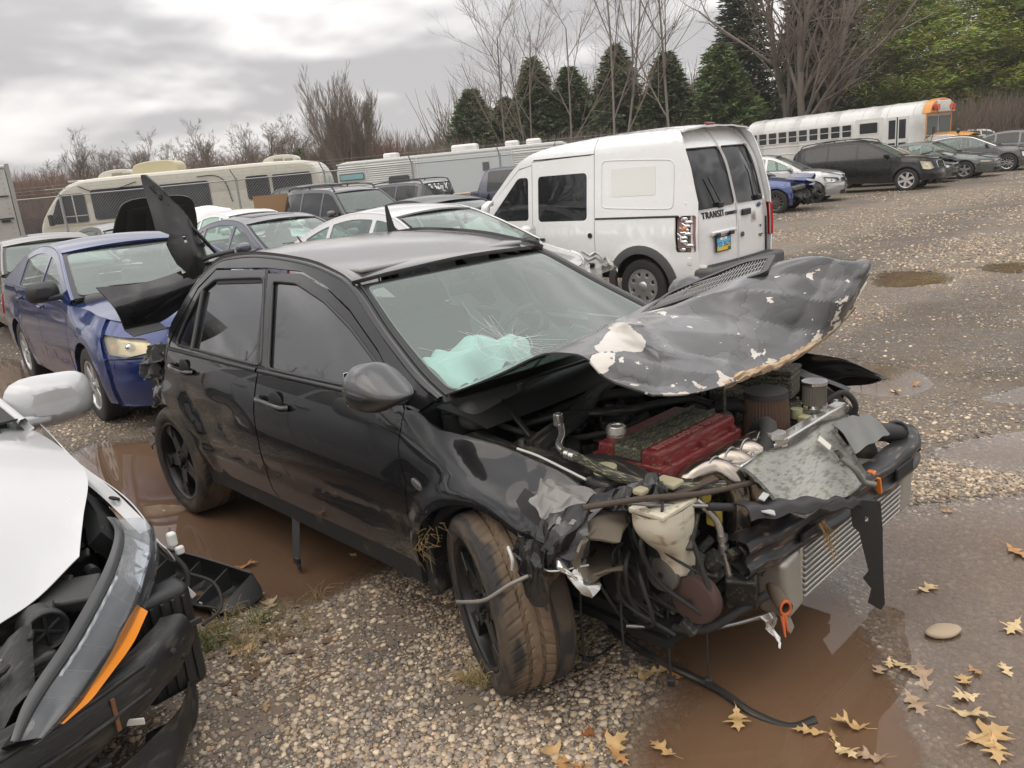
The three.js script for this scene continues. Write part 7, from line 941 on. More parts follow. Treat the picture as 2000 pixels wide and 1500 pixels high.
  // ------------- engine bay
  P(g, 'engine_bay_floor', [bx(0.9, 0.04, 1.2, 0.1, 0.3, 0), bx(0.04, 0.6, 1.45, -0.3, 0.62, 0), bx(0.8, 0.30, 0.05, 0.0, 0.62, -0.62), bx(0.5, 0.3, 0.05, -0.05, 0.6, 0.62), bx(0.34, 0.36, 0.62, 0.28, 0.48, 0.14, 0.04), bx(0.3, 0.3, 0.5, 0.3, 0.5, -0.4, 0.05)], M.void_);
  const cowl = gridSurf([[[-0.36, 0.945, 0.72], [-0.34, 0.97, 0.3], [-0.33, 0.975, 0], [-0.36, 0.945, -0.72]], [[-0.24, 0.925, 0.70], [-0.2, 0.945, 0.3], [-0.19, 0.95, 0], [-0.24, 0.925, -0.70]], [[-0.15, 0.88, 0.66], [-0.12, 0.89, 0.3], [-0.12, 0.89, 0], [-0.15, 0.88, -0.66]]], 24, 10); P(g, 'cowl_panel', thick(cowl, 0.006), M.plastic);
  for (const [a, b] of [[[-0.24, 0.955, 0.40], [-0.46, 1.07, -0.2]], [[-0.2, 0.975, -0.12], [-0.42, 1.05, -0.66]]]) P(g, 'wiper', [rod(a, [(a[0] + b[0]) / 2, (a[1] + b[1]) / 2 + 0.025, (a[2] + b[2]) / 2], 0.009, 0.007), tube([[a[0] - 0.05, a[1] + 0.045, a[2] + 0.12], [(a[0] + b[0]) / 2, (a[1] + b[1]) / 2 + 0.01, (a[2] + b[2]) / 2], b], 0.006, 16, 5), cyl(0.018, 0.02, 0.03, ...a)], M.trim);
  // engine: red cam cover with a dark trough, oil cap, raised lettering
  const en = (nm, geo, m) => P(g, nm, geo, m);
  const cover = en('valve_cover', [bx(0.075, 0.09, 0.46, 0.45, 0.815, 0.285, 0.012), bx(0.07, 0.085, 0.46, 0.27, 0.815, 0.285, 0.012), bx(0.30, 0.06, 0.47, 0.36, 0.785, 0.285, 0.01), ...[0.09, 0.28, 0.48].map(z => bx(0.035, 0.07, 0.02, 0.49, 0.80, z, 0.008)), bx(0.03, 0.014, 0.47, 0.495, 0.762, 0.285, 0.005)], wrinkleRed);
  P(cover, 'coil_cover', [bx(0.11, 0.05, 0.47, 0.36, 0.838, 0.285, 0.012), bx(0.008, 0.012, 0.46, 0.318, 0.866, 0.285), bx(0.008, 0.012, 0.46, 0.402, 0.866, 0.285)], mossBlack);
  P(cover, 'oil_cap', [cyl(0.034, 0.036, 0.022, 0.285, 0.895, 0.47, 'y', 8), cyl(0.03, 0.03, 0.03, 0.285, 0.875, 0.47, 'y', 20), new THREE.TorusGeometry(0.024, 0.005, 6, 20).rotateX(Math.PI / 2).translate(0.285, 0.906, 0.47)], M.alu); P(cover, 'oil_filler_neck', cyl(0.034, 0.036, 0.022, 0.285, 0.862, 0.47, 'y', 20), wrinkleRed);
  P(cover, 'cover_bolt', [[0.497, 0.30], [0.497, 0.10], [0.497, 0.49], [0.235, 0.49], [0.235, 0.1]].map(([x, z]) => cyl(0.008, 0.008, 0.02, x, 0.775, z, 'y', 6)), M.alu);
  { const t = new TextGeometry('INTERCOOLER TURBO', { font: globalThis.fontBold, size: 0.026, depth: 0.004, curveSegments: 2 }); t.computeBoundingBox(); const w = t.boundingBox.max.x; t.scale(0.40 / w, 1, 1); t.rotateX(-Math.PI / 2); t.rotateY(Math.PI / 2); t.translate(0.462, 0.8605, 0.488); P(cover, 'raised_lettering', t, std([0.30, 0.10, 0.09], 0.45)); }
  en('timing_cover', [thick(gridSurf([[[0.12, 0.62, 0.55], [0.16, 0.78, 0.55], [0.26, 0.83, 0.55], [0.40, 0.825, 0.55], [0.53, 0.77, 0.55], [0.56, 0.62, 0.55]], [[0.12, 0.62, 0.61], [0.16, 0.77, 0.61], [0.26, 0.82, 0.61], [0.40, 0.815, 0.61], [0.53, 0.76, 0.61], [0.56, 0.62, 0.61]]].map(r => r), 30, 6), 0.005), extr(smooth([[0.12, 0.5], [0.14, 0.74], [0.26, 0.82], [0.40, 0.812], [0.53, 0.755], [0.56, 0.5]], 5), 0.02).translate(0, 0, 0.59), bx(0.012, 0.09, 0.03, 0.32, 0.77, 0.605)], grimeBlack);
  mossAlu.map.repeat.set(2, 2); mossBlack.map.repeat.set(3, 3);
  for (const [z, b] of [[0.44, 0.36], [0.31, 0.26], [0.18, 0.16], [0.06, 0.05]]) { en('exhaust_runner', tube([[0.50, 0.70, z], [0.535, 0.755, z - 0.005], [0.585, 0.78, b + 0.0], [0.635, 0.755, b - 0.02], [0.655, 0.67, b - 0.03], [0.64, 0.56, b - 0.04]], 0.038, 34, 12), new THREE.MeshStandardMaterial({ color: new THREE.Color().setRGB(0.33, 0.29, 0.25), metalness: 0.95, roughness: 0.32, roughnessMap: wearTex })); en('runner_weld', tube(Array.from({ length: 12 }, (_, i) => [0.588 , 0.781 + 0.039 * Math.sin(i / 12 * 6.283), b + 0.039 * Math.cos(i / 12 * 6.283)]), 0.004, 30, 4, true), M.steel); }
  en('engine_block', [bx(0.26, 0.2, 0.48, 0.36, 0.66, 0.285, 0.02), bx(0.10, 0.05, 0.5, 0.51, 0.73, 0.285, 0.02)], mossBlack);
  // radiator, its support panel, intercooler, bumper beam
  en('radiator_top_tank', [bx(0.05, 0.05, 0.78, 0.635, 0.765, -0.08, 0.008), bx(0.03, 0.26, 0.74, 0.62, 0.62, -0.08), ...[0.2, 0.05, -0.1, -0.25].map(z => cyl(0.006, 0.006, 0.006, 0.635, 0.793, z, 'y', 6))], M.alu);
  en('radiator_cap', [cyl(0.032, 0.034, 0.016, 0.655, 0.825, 0.08, 'y', 24), cyl(0.026, 0.026, 0.03, 0.655, 0.805, 0.08), bx(0.05, 0.03, 0.10, 0.645, 0.79, 0.07, 0.01)], M.alu);
  { const sm = (u, v) => [0.655 + 0.19 * v + 0.02 * Math.sin(u * 3), 0.775 - 0.16 * v - 0.05 * (u - 0.5) + 0.012 * Math.sin(u * 11 + v * 5), lerp(0.34, -0.46, u)];
    const cut = [roundPoly(rect(0.57, 0.63, 0.42, 0.62), 0.02), roundPoly(rect(0.74, 0.84, 0.12, 0.4), 0.02), roundPoly(rect(0.88, 0.95, 0.12, 0.36), 0.02)]; const sp = en('radiator_support', skin([[0, 0.1], [0.2, 0], [0.5, 0.02], [1, 0], [1.02, 0.35], [0.9, 0.42], [0.74, 0.55], [0.68, 0.9], [0.4, 1], [0.1, 0.98], [0.02, 0.6]], cut, sm, { edge: 0.05, rim: 0.012 }), mossAlu);
    P(sp, 'torn_bracket', thick(gridSurf([[[0.72, 0.79, -0.20], [0.75, 0.80, -0.28], [0.78, 0.79, -0.36]], [[0.78, 0.775, -0.16], [0.80, 0.78, -0.26], [0.82, 0.775, -0.36]], [[0.84, 0.73, -0.12], [0.86, 0.74, -0.24], [0.87, 0.74, -0.34]]], 12, 8, (u, v) => [0, 0.004 * Math.sin(u * 14 + v * 4), 0]), 0.003), std([0.15, 0.15, 0.14], 0.5, 0.4)); P(sp, 'dangling_tab', tube([[0.82, 0.73, -0.05], [0.86, 0.69, -0.07], [0.88, 0.64, -0.10], [0.91, 0.63, -0.12]], 0.010, 14, 5), std([0.16, 0.16, 0.14], 0.6, 0.3)); P(sp, 'paper_label', bx(0.05, 0.003, 0.045, 0.745, 0.758, -0.09, 0, 0, 0.3, -0.7), std([0.6, 0.58, 0.5], 0.7));
    P(sp, 'support_bolt', [[0.70, 0.75, 0.30], [0.82, 0.65, 0.18], [0.80, 0.66, 0.02], [0.68, 0.765, 0.20]].map(([x, y, z]) => cyl(0.014, 0.016, 0.012, x, y, z, 'y', 6)), M.steel); }
  en('latch_rail', [tube([[0.46, 0.80, 0.86], [0.56, 0.80, 0.72], [0.64, 0.765, 0.52], [0.69, 0.745, 0.34], [0.72, 0.73, 0.2]], 0.010, 30, 6), bx(0.03, 0.010, 0.26, 0.60, 0.775, 0.56, 0.004, 0.1, -0.35, 0)], std([0.075, 0.055, 0.042], 0.75, 0.1, { bumpMap: bumpTex, bumpScale: 0.002 }));
  { // intercooler with its rows of fins
    const ic = en('intercooler', [bx(0.11, 0.20, 0.86, 0.715, 0.36, -0.30, 0.01)], M.alu), yaw = 0; P(ic, 'cooling_fin', Array.from({ length: 9 }, (_, i) => bx(0.012, 0.010, 0.84, 0.775, 0.275 + i * 0.0215, -0.30, 0.003)), M.alu); P(ic, 'fin_core', [bx(0.006, 0.18, 0.83, 0.7712, 0.36, -0.30)], std([0.10, 0.095, 0.085], 0.7, 0.3));
    P(ic, 'end_tank', [bx(0.13, 0.22, 0.13, 0.715, 0.36, -0.79, 0.025)], std([0.40, 0.38, 0.34], 0.45, 0.6)); P(ic, 'end_tank', [bx(0.12, 0.23, 0.12, 0.715, 0.345, 0.18, 0.025, 0.15), bx(0.01, 0.16, 0.03, 0.76, 0.24, 0.22, 0, 0.5)], std([0.40, 0.38, 0.34], 0.45, 0.6)); P(ic, 'top_plate', [bx(0.16, 0.012, 0.80, 0.645, 0.515, -0.33, 0.003, 0, 0, 0.12)], mossAlu); P(ic, 'orange_hose_end', [new THREE.TorusGeometry(0.024, 0.006, 8, 20).scale(0.7, 1, 1).rotateY(0.9).translate(0.80, 0.325, 0.30), ...[0, 1].map(i => rod([0.80, 0.305, 0.31 + i * 0.012], [0.815, 0.25 - i * 0.01, 0.31 + i * 0.02], 0.007, 0.003))], std([0.50, 0.11, 0.03], 0.7)); P(ic, 'hose_end', tube([[0.80, 0.325, 0.30], [0.74, 0.335, 0.25], [0.7, 0.36, 0.2]], 0.025, 10, 10), std([0.16, 0.12, 0.09], 0.7)); }
  { const bm = [[0.715, 0.535, 0.44], [0.73, 0.52, 0.25], [0.755, 0.515, 0.0], [0.775, 0.51, -0.3], [0.785, 0.505, -0.6], [0.77, 0.505, -0.82], [0.70, 0.505, -0.96]], c = new THREE.CatmullRomCurve3(bm.map(vec)), rows = [[0.055, -0.055], [0.06, 0.0], [0.055, 0.05], [-0.02, 0.06], [-0.055, 0.045]];
    const rr = [[-0.05, 0.055], [0.03, 0.06], [0.045, 0.03], [0.03, 0.012], [0.03, -0.012], [0.045, -0.03], [0.03, -0.06], [-0.05, -0.055]].map(([dx, dy]) => Array.from({ length: 14 }, (_, i) => { const p = c.getPoint(i / 13), t = c.getTangent(i / 13), nx = -t.z, nz = t.x, s = nx > 0 ? 1 : -1; return [p.x + s * nx * dx, p.y + dy + 0.006 * Math.sin(i * 2.2), p.z + s * nz * dx]; }));
    const beam = en('bumper_beam', thick(gridSurf(rr, 60, 21), 0.004), new THREE.MeshStandardMaterial({ map: tex(256, 128, (i, j) => mix3([0.022, 0.023, 0.025], [0.22, 0.15, 0.10], 0.8 * sstep(0.6, 0.78, pfbm(i / 12, j / 6, 21, 4))), true), roughness: 0.35, metalness: 0.2 }));
    PS(beam, 'beam_slot', [bx(0.012, 0.05, 0.16, 0.832, 0.508, -0.60, 0.004), bx(0.012, 0.03, 0.10, 0.79, 0.515, 0.12, 0.004)], M.black); P(beam, 'beam_bolt_hole', [[0.80, -0.83], [0.765, -0.90]].map(([x, z]) => new THREE.SphereGeometry(0.014, 8, 6).translate(x, 0.515, z)), M.black); P(beam, 'orange_fragment', [bx(0.03, 0.02, 0.03, 0.80, 0.565, -0.36, 0.005), bx(0.02, 0.07, 0.01, 0.825, 0.52, -0.37, 0.003, 0.3)], M.amber); P(beam, 'straw', Array.from({ length: 9 }, (_, i) => rod([0.80, 0.53, 0.02 + rnd() * 0.05], [0.82 + rnd() * 0.03, 0.36 + rnd() * 0.1, -0.02 + rnd() * 0.1], 0.0022, 0.0012, 3)), std([0.36, 0.22, 0.09], 0.9)); }
  const strip = en('hanging_trim_strip', [thick(gridSurf([[[0.70, 0.72, 0.44], [0.76, 0.68, 0.24], [0.82, 0.625, 0.04], [0.84, 0.585, -0.08]], [[0.76, 0.725, 0.46], [0.82, 0.685, 0.26], [0.87, 0.635, 0.06], [0.88, 0.59, -0.08]], [[0.78, 0.69, 0.47], [0.84, 0.655, 0.26], [0.885, 0.605, 0.06], [0.89, 0.565, -0.08]]], 26, 8, (u, v) => [0, 0.006 * Math.sin(u * 31), 0]), 0.005)], M.plastic);
  P(strip, 'hanging_flap', [thick(skin([[0, 0], [0.10, 0], [0.105, 0.1], [0.10, 0.40], [0.085, 0.425], [0.045, 0.40], [0.06, 0.34], [0.035, 0.30], [0.055, 0.27], [0.03, 0.12], [0.01, 0.10]], [[[0.05, 0.06], [0.06, 0.06], [0.06, 0.08], [0.05, 0.08]]], (u, v) => [0.845 + u * 0.9 + 0.03 * v, 0.585 - v, -0.06 - u * 0.40 - 0.10 * v + 0.01 * Math.sin(v * 7)], { rim: 0, edge: 0.05 }), 0.006)], M.plastic); P(strip, 'white_scrape', [bx(0.05, 0.004, 0.03, 0.79, 0.70, 0.40, 0, 0, 0.6, -0.3), bx(0.02, 0.004, 0.05, 0.76, 0.725, 0.36, 0, 0, 0.2, -0.3)], std(0.4, 0.6));
  // right side: bottle, rail end, pulleys, hoses, wiring
  { const prof = gridSurf([0, 0.25, 0.5, 0.75, 1].map(t => Array.from({ length: 13 }, (_, i) => { const a = i / 12 * 6.283, w = [0.10, 0.095, 0.075, 0.05, 0.045][t * 4], d = [0.07, 0.07, 0.06, 0.05, 0.045][t * 4], cz = [0.62, 0.62, 0.60, 0.57, 0.565][t * 4], e = 0.6; return [0.57 + Math.sign(Math.cos(a)) * Math.pow(Math.abs(Math.cos(a)), e) * d + t * 0.01, 0.745 - t * 0.225, cz + Math.sign(Math.sin(a)) * Math.pow(Math.abs(Math.sin(a)), e) * w]; })), 36, 20);
    const milky = new THREE.MeshPhysicalMaterial({ map: tex(128, 128, (i, j) => mix3([0.62, 0.58, 0.46], [0.30, 0.19, 0.09], 0.7 * sstep(0.55, 0.8, pfbm(i / 10, j / 10, 13, 4)) + 0.2 * (j / 128)), true), roughness: 0.45, transmission: 0.12, thickness: 0 });
    en('washer_bottle', [prof, cyl(0.046, 0.04, 0.02, 0.58, 0.517, 0.565, 'y', 20), bx(0.13, 0.02, 0.18, 0.57, 0.748, 0.62, 0.008)], milky); en('bottle_bracket', [bx(0.08, 0.02, 0.06, 0.55, 0.795, 0.56, 0.008), bx(0.04, 0.02, 0.04, 0.52, 0.795, 0.66, 0.008)], std([0.34, 0.31, 0.20], 0.7)); }
  en('reservoir', [bx(0.11, 0.10, 0.11, 0.36, 0.75, 0.63, 0.02), cyl(0.035, 0.035, 0.02, 0.36, 0.805, 0.63)], grimeBlack); en('reservoir_cap', cyl(0.038, 0.038, 0.02, 0.36, 0.822, 0.63), std([0.38, 0.36, 0.24], 0.6));
  en('frame_rail_end', [thick(gridSurf([[[0.05, 0.70, 0.56], [0.3, 0.70, 0.58], [0.46, 0.68, 0.64], [0.5, 0.66, 0.72]], [[0.05, 0.70, 0.70], [0.3, 0.70, 0.74], [0.44, 0.71, 0.82], [0.47, 0.70, 0.90]], [[0.05, 0.56, 0.72], [0.3, 0.56, 0.76], [0.44, 0.57, 0.84], [0.46, 0.565, 0.90]], [[0.05, 0.54, 0.58], [0.3, 0.54, 0.6], [0.46, 0.54, 0.68], [0.48, 0.55, 0.74]]], 16, 18, (u, v) => [0.02 * sstep(0.6, 1, u) * Math.sin(v * 21), 0.012 * sstep(0.5, 1, u) * Math.sin(v * 13 + u * 9), 0.02 * sstep(0.6, 1, u) * Math.cos(v * 17)]), 0.008)], std([0.15, 0.125, 0.095], 0.7, 0.2)); en('bent_rail_lip', thick(gridSurf([[[0.42, 0.60, 0.86], [0.46, 0.62, 0.93], [0.44, 0.66, 0.96]], [[0.48, 0.54, 0.84], [0.52, 0.56, 0.92], [0.50, 0.62, 0.96]]], 10, 8, (u, v) => [0.01 * Math.sin(u * 12), 0.012 * Math.sin(u * 9 + v * 7), 0.01 * Math.sin(v * 11)]), 0.004), M.alu);
  en('lateral_link', [rod([0.29, 0.60, 0.76], [0.20, 0.46, 0.90], 0.022, 0.018), rod([0.28, 0.52, 0.80], [0.17, 0.31, 0.93], 0.016, 0.014), cyl(0.035, 0.035, 0.05, 0.25, 0.50, 0.86, 'z', 14)], std([0.14, 0.10, 0.065], 0.85)); en('link_end', [cyl(0.02, 0.024, 0.06, 0.165, 0.295, 0.93, 'x', 12)], M.plastic);
  const pulley = (x, y, z, r, m, ring) => { const a = en('pulley', [lathe([[0.012, -0.02], [r * 0.35, -0.02], [r * 0.4, -0.008], [r * 0.8, -0.008], [r * 0.84, 0.014], [r, 0.014], [r * 0.965, 0], [r, -0.014], [r * 0.9, -0.03], [0.01, -0.03]].map(([a, b]) => [a, -b]), x, y, z, 'z', 36), cyl(0.014, 0.014, 0.03, x, y, z + 0.01, 'z', 8)], m); if (ring) P(a, 'label_ring', [0, 1].map(k => { const t = new THREE.TorusGeometry(r * 0.82, 0.006, 4, 12, 0.9); t.rotateZ(5.4 - k * 1.0); t.scale(1, 1, 0.4); t.translate(x, y, z + 0.016); return t; }), std([0.42, 0.12, 0.09], 0.6)); return a; };
  pulley(0.40, 0.425, 0.60, 0.088, grimeBlack, true); pulley(0.545, 0.50, 0.585, 0.06, std([0.12, 0.11, 0.10], 0.5, 0.4)); pulley(0.64, 0.43, 0.56, 0.082, std([0.06, 0.032, 0.026], 0.8)); pulley(0.56, 0.62, 0.56, 0.07, grimeBlack); pulley(0.30, 0.56, 0.6, 0.05, grimeBlack);
  en('drive_belt', tube([[0.31, 0.50, 0.575], [0.47, 0.40, 0.575], [0.58, 0.37, 0.575], [0.70, 0.42, 0.575], [0.68, 0.52, 0.575], [0.60, 0.67, 0.575], [0.48, 0.60, 0.575], [0.36, 0.60, 0.575]], 0.009, 80, 5, true), M.rubber);
  const hose = (nm, pts, r, m = grimeBlack) => en(nm, tube(pts, r, Math.max(24, pts.length * 8), 8), m), greenHose = mossBlack;
  hose('long_hose', [[0.16, 0.83, 0.60], [0.26, 0.835, 0.63], [0.38, 0.83, 0.66], [0.50, 0.80, 0.62], [0.60, 0.775, 0.52], [0.66, 0.76, 0.42]], 0.017, greenHose); hose('ac_pipe', [[0.06, 0.88, 0.50], [0.09, 0.86, 0.53], [0.12, 0.84, 0.58], [0.17, 0.83, 0.60], [0.21, 0.832, 0.615]], 0.013, M.alu); en('pipe_fitting', [cyl(0.019, 0.019, 0.02, 0.19, 0.832, 0.61, 'x', 12), cyl(0.019, 0.019, 0.02, 0.22, 0.834, 0.62, 'x', 12), bx(0.03, 0.05, 0.03, 0.05, 0.90, 0.50, 0.008)], M.alu);
  hose('vacuum_hose', [[-0.2, 0.82, 0.45], [-0.05, 0.86, 0.35], [0.10, 0.86, 0.22], [0.18, 0.86, 0.05], [0.24, 0.86, -0.04], [0.34, 0.85, -0.04]], 0.016); hose('heater_hose', [[-0.24, 0.80, 0.30], [-0.12, 0.86, 0.18], [0.02, 0.88, 0.06], [0.16, 0.88, -0.05]], 0.02, M.rubber); hose('harness', [[-0.25, 0.86, 0.55], [-0.12, 0.83, 0.52], [0.02, 0.80, 0.42], [0.14, 0.82, 0.34], [0.2, 0.83, 0.2]], 0.012, M.rubber);
  hose('radiator_hose', [[0.50, 0.72, -0.02], [0.54, 0.80, -0.02], [0.60, 0.83, 0.03], [0.635, 0.80, 0.10], [0.64, 0.77, 0.14]], 0.03, M.rubber); en('hose_clamp', [new THREE.TorusGeometry(0.031, 0.004, 6, 20).rotateX(1.2).translate(0.632, 0.805, 0.09)], M.chrome); hose('crossover_pipe', [[0.30, 0.82, -0.06], [0.42, 0.84, -0.10], [0.52, 0.80, -0.08], [0.56, 0.74, -0.06]], 0.026, M.rubber);
  for (let i = 0; i < 12; i++) { const x = 0.32 + rnd() * 0.25, y = 0.45 + rnd() * 0.3, z = 0.56 + rnd() * 0.12; hose('loose_wire', [[x, y + 0.06, z], [x + 0.06 * rnd(), y + 0.05, z + 0.06], [x + 0.12 * (rnd() - 0.3), y - 0.1, z + 0.04 * rnd()], [x + 0.2 * (rnd() - 0.2), y - 0.2, z - 0.05]], 0.004 + 0.004 * rnd(), M.rubber); }
  hose('lower_hose', [[0.44, 0.34, 0.62], [0.52, 0.30, 0.58], [0.62, 0.28, 0.50], [0.70, 0.33, 0.40], [0.76, 0.38, 0.34]], 0.015, M.rubber); hose('lower_rod', [[0.40, 0.27, 0.62], [0.6, 0.25, 0.45], [0.74, 0.27, 0.28]], 0.008, M.steel); hose('hanging_cable', [[0.50, 0.55, 0.62], [0.56, 0.50, 0.52], [0.60, 0.42, 0.5], [0.62, 0.30, 0.48]], 0.014, M.rubber); hose('oil_pipe', [[0.62, 0.74, 0.52], [0.66, 0.66, 0.47], [0.67, 0.55, 0.45], [0.68, 0.45, 0.43]], 0.012, M.alu); en('pipe_fitting', [cyl(0.017, 0.017, 0.03, 0.67, 0.56, 0.45), cyl(0.017, 0.017, 0.02, 0.67, 0.60, 0.455)], M.steel); hose('cross_rod', [[0.50, 0.80, 0.78], [0.58, 0.765, 0.66], [0.66, 0.72, 0.50], [0.70, 0.70, 0.44]], 0.007, M.steel); en('rod_sleeve', rod([0.655, 0.722, 0.51], [0.70, 0.70, 0.43], 0.013), M.rubber);
  en('sensor_block', [bx(0.05, 0.03, 0.05, 0.60, 0.72, 0.46, 0.008), bx(0.04, 0.05, 0.04, 0.64, 0.66, 0.45, 0.008)], std([0.42, 0.33, 0.05], 0.5)); en('lower_bracket', [thick(gridSurf([[[0.68, 0.56, 0.46], [0.72, 0.46, 0.42]], [[0.72, 0.56, 0.36], [0.76, 0.44, 0.34]]], 8, 8, (u, v) => [0.015 * Math.sin(u * 11), 0, 0.015 * Math.sin(v * 13)]), 0.005), bx(0.1, 0.14, 0.05, 0.70, 0.40, 0.40, 0.01, 0.4, 0.5)], grimeBlack); en('torn_foil', [thick(gridSurf([[[0.74, 0.30, 0.36], [0.78, 0.22, 0.32]], [[0.76, 0.30, 0.30], [0.80, 0.20, 0.34]]], 6, 6, (u, v) => [0.01 * Math.sin(u * 9), 0, 0.01 * Math.sin(v * 9)]), 0.002)], M.alu);
  en('engine_clutter', Array.from({ length: 46 }, () => bx(0.02 + rnd() * 0.09, 0.015 + rnd() * 0.06, 0.02 + rnd() * 0.10, -0.22 + rnd() * 0.42, 0.66 + rnd() * 0.17, -0.5 + rnd() * 1.0, 0.006, rnd(), rnd() * 3, rnd())), grimeBlack, 'stuff'); en('lower_clutter', Array.from({ length: 40 }, () => bx(0.03 + rnd() * 0.09, 0.02 + rnd() * 0.08, 0.02 + rnd() * 0.06, 0.3 + rnd() * 0.36, 0.32 + rnd() * 0.42, 0.44 + rnd() * 0.14, 0.008, rnd(), rnd() * 3, rnd())), grimeBlack);
  en('strut_tower', [lathe([[0.14, 0], [0.13, 0.04], [0.10, 0.06], [0.05, 0.065], [0.001, 0.065]], 0.0, 0.76, 0.53), bx(0.3, 0.03, 0.28, 0.0, 0.75, 0.53, 0.01)], grimeBlack); en('strut_nut', [0, 1, 2].map(i => cyl(0.012, 0.012, 0.03, 0.0 + 0.08 * Math.cos(i * 2.1), 0.825, 0.53 + 0.08 * Math.sin(i * 2.1), 'y', 6)), M.steel); en('strut_brace', [thick(gridSurf([[[-0.02, 0.84, 0.60], [-0.05, 0.87, 0.35], [-0.12, 0.90, 0.1], [-0.16, 0.91, -0.3]], [[0.08, 0.84, 0.60], [0.04, 0.87, 0.35], [-0.06, 0.90, 0.1], [-0.11, 0.91, -0.3]]], 20, 5), 0.02)], grimeBlack); en('inner_fender', [bx(0.55, 0.03, 0.10, 0.02, 0.80, 0.66, 0.01, 0, 0, -0.12), bx(0.5, 0.25, 0.03, 0.05, 0.68, 0.60)], grimeBlack);
  const pleat = (x, y, z, r1, r2, h, n) => { const g0 = new THREE.CylinderGeometry(r2, r1, h, n * 4, 1, true), p = g0.attributes.position; for (let i = 0; i < p.count; i++) { const a = Math.atan2(p.getZ(i), p.getX(i)), k = 1 + 0.05 * Math.sin(a * n); p.setX(i, p.getX(i) * k); p.setZ(i, p.getZ(i) * k); } g0.computeVertexNormals(); g0.translate(x, y, z); return g0; };
  const af = en('cone_air_filter', pleat(0.50, 0.80, -0.14, 0.085, 0.075, 0.17, 42), std([0.085, 0.05, 0.035], 0.85)); P(af, 'filter_cap', [cyl(0.078, 0.08, 0.02, 0.50, 0.892, -0.14, 'y', 28)], M.rubber); const bf = en('breather_filter', pleat(0.60, 0.855, -0.32, 0.042, 0.042, 0.08, 26), std([0.12, 0.11, 0.09], 0.7, 0.3)); P(bf, 'filter_cap', [cyl(0.046, 0.046, 0.012, 0.60, 0.90, -0.32, 'y', 24), cyl(0.046, 0.046, 0.012, 0.60, 0.812, -0.32, 'y', 24)], M.chrome);
  en('fuse_box', [bx(0.2, 0.1, 0.14, 0.38, 0.85, -0.40, 0.015, 0, 0.2), bx(0.21, 0.02, 0.15, 0.38, 0.91, -0.40, 0.01, 0, 0.2), bx(0.12, 0.14, 0.12, 0.30, 0.80, -0.22, 0.02)], mossBlack); en('battery_tray', [bx(0.2, 0.12, 0.2, 0.50, 0.70, -0.42, 0.02)], mossBlack); en('relay', [cyl(0.022, 0.022, 0.035, 0.56, 0.79, -0.26), bx(0.04, 0.035, 0.04, 0.60, 0.775, -0.24, 0.006)], std([0.30, 0.29, 0.16], 0.6)); en('dipstick_funnel', [cyl(0.006, 0.006, 0.14, 0.40, 0.90, -0.02), lathe([[0.035, 0], [0.03, 0.025], [0.012, 0.04]], 0.40, 0.80, -0.02)], mossBlack);
  const lb = en('left_lamp_panel', skin(smooth([[0.28, 0.84], [0.40, 0.86], [0.56, 0.80], [0.68, 0.66], [0.72, 0.50], [0.60, 0.48], [0.52, 0.60], [0.40, 0.70], [0.30, 0.74]], 4), [roundPoly(rect(0.48, 0.56, 0.68, 0.74), 0.02)], (x, y) => [x + 0.05 * (0.8 - y), y, -0.56 - 0.25 * (x - 0.5) + 0.02 * Math.sin(x * 19 + y * 13)], { edge: 0.04, rim: 0.05 }), grimeBlack); P(lb, 'panel_clip', Array.from({ length: 7 }, () => bx(0.025, 0.02, 0.02, 0.36 + rnd() * 0.3, 0.62 + rnd() * 0.2, -0.52 + 0.03 * rnd(), 0.005)), M.steel); en('headlamp_harness', tube([[0.60, 0.80, -0.40], [0.65, 0.83, -0.46], [0.68, 0.77, -0.50], [0.66, 0.70, -0.50]], 0.012, 20, 6), M.rubber); en('duct', [tube([[0.66, 0.60, -0.70], [0.72, 0.58, -0.80], [0.70, 0.55, -0.90]], 0.04, 14, 10), new THREE.TorusGeometry(0.045, 0.008, 6, 20).rotateY(0.7).translate(0.72, 0.58, -0.80)], M.plastic);
  const lf = en('left_fender_tip', thick(gridSurf([[[0.05, 0.90, -0.78], [0.28, 0.895, -0.80], [0.46, 0.85, -0.84], [0.66, 0.795, -0.86]], [[0.05, 0.80, -0.84], [0.26, 0.78, -0.86], [0.44, 0.77, -0.87], [0.64, 0.785, -0.87]], [[0.1, 0.62, -0.85], [0.24, 0.60, -0.86], [0.42, 0.70, -0.87], [0.60, 0.77, -0.87]]], 24, 14, (u, v) => [0, 0.008 * Math.sin(u * 11), 0.01 * Math.sin(v * 9 + u * 5)]), 0.004), wreckPaint);
  // straw caught in the arch, dangling connectors
  P(g, 'caught_straw', Array.from({ length: 44 }, () => { const a = 2.0 + rnd() * 0.8, r = 0.27 + rnd() * 0.08, x = -0.05 + Math.cos(a) * r, y = 0.32 + Math.sin(a) * r * 0.9, z = 0.86 + rnd() * 0.05; return rod([x, y, z], [x + (rnd() - 0.5) * 0.08, y - (rnd() - 0.3) * 0.08, z + (rnd() - 0.6) * 0.06], 0.0013, 0.0007, 3); }), std([0.30, 0.21, 0.09], 0.9), 'stuff');
  for (const [x, z, h] of [[0.42, 0.66, 0.30], [0.52, 0.55, 0.20], [0.60, 0.45, 0.18], [0.28, 0.70, 0.25]]) { hose('dangling_wire', [[x, h + 0.16, z], [x + 0.02, h + 0.05, z + 0.03], [x + 0.015, h - 0.10, z + 0.02]], 0.004, M.rubber); en('wire_connector', bx(0.025, 0.035, 0.02, x + 0.015, h - 0.115, z + 0.02, 0.005, 0.3, 0.5), M.plastic); }
}
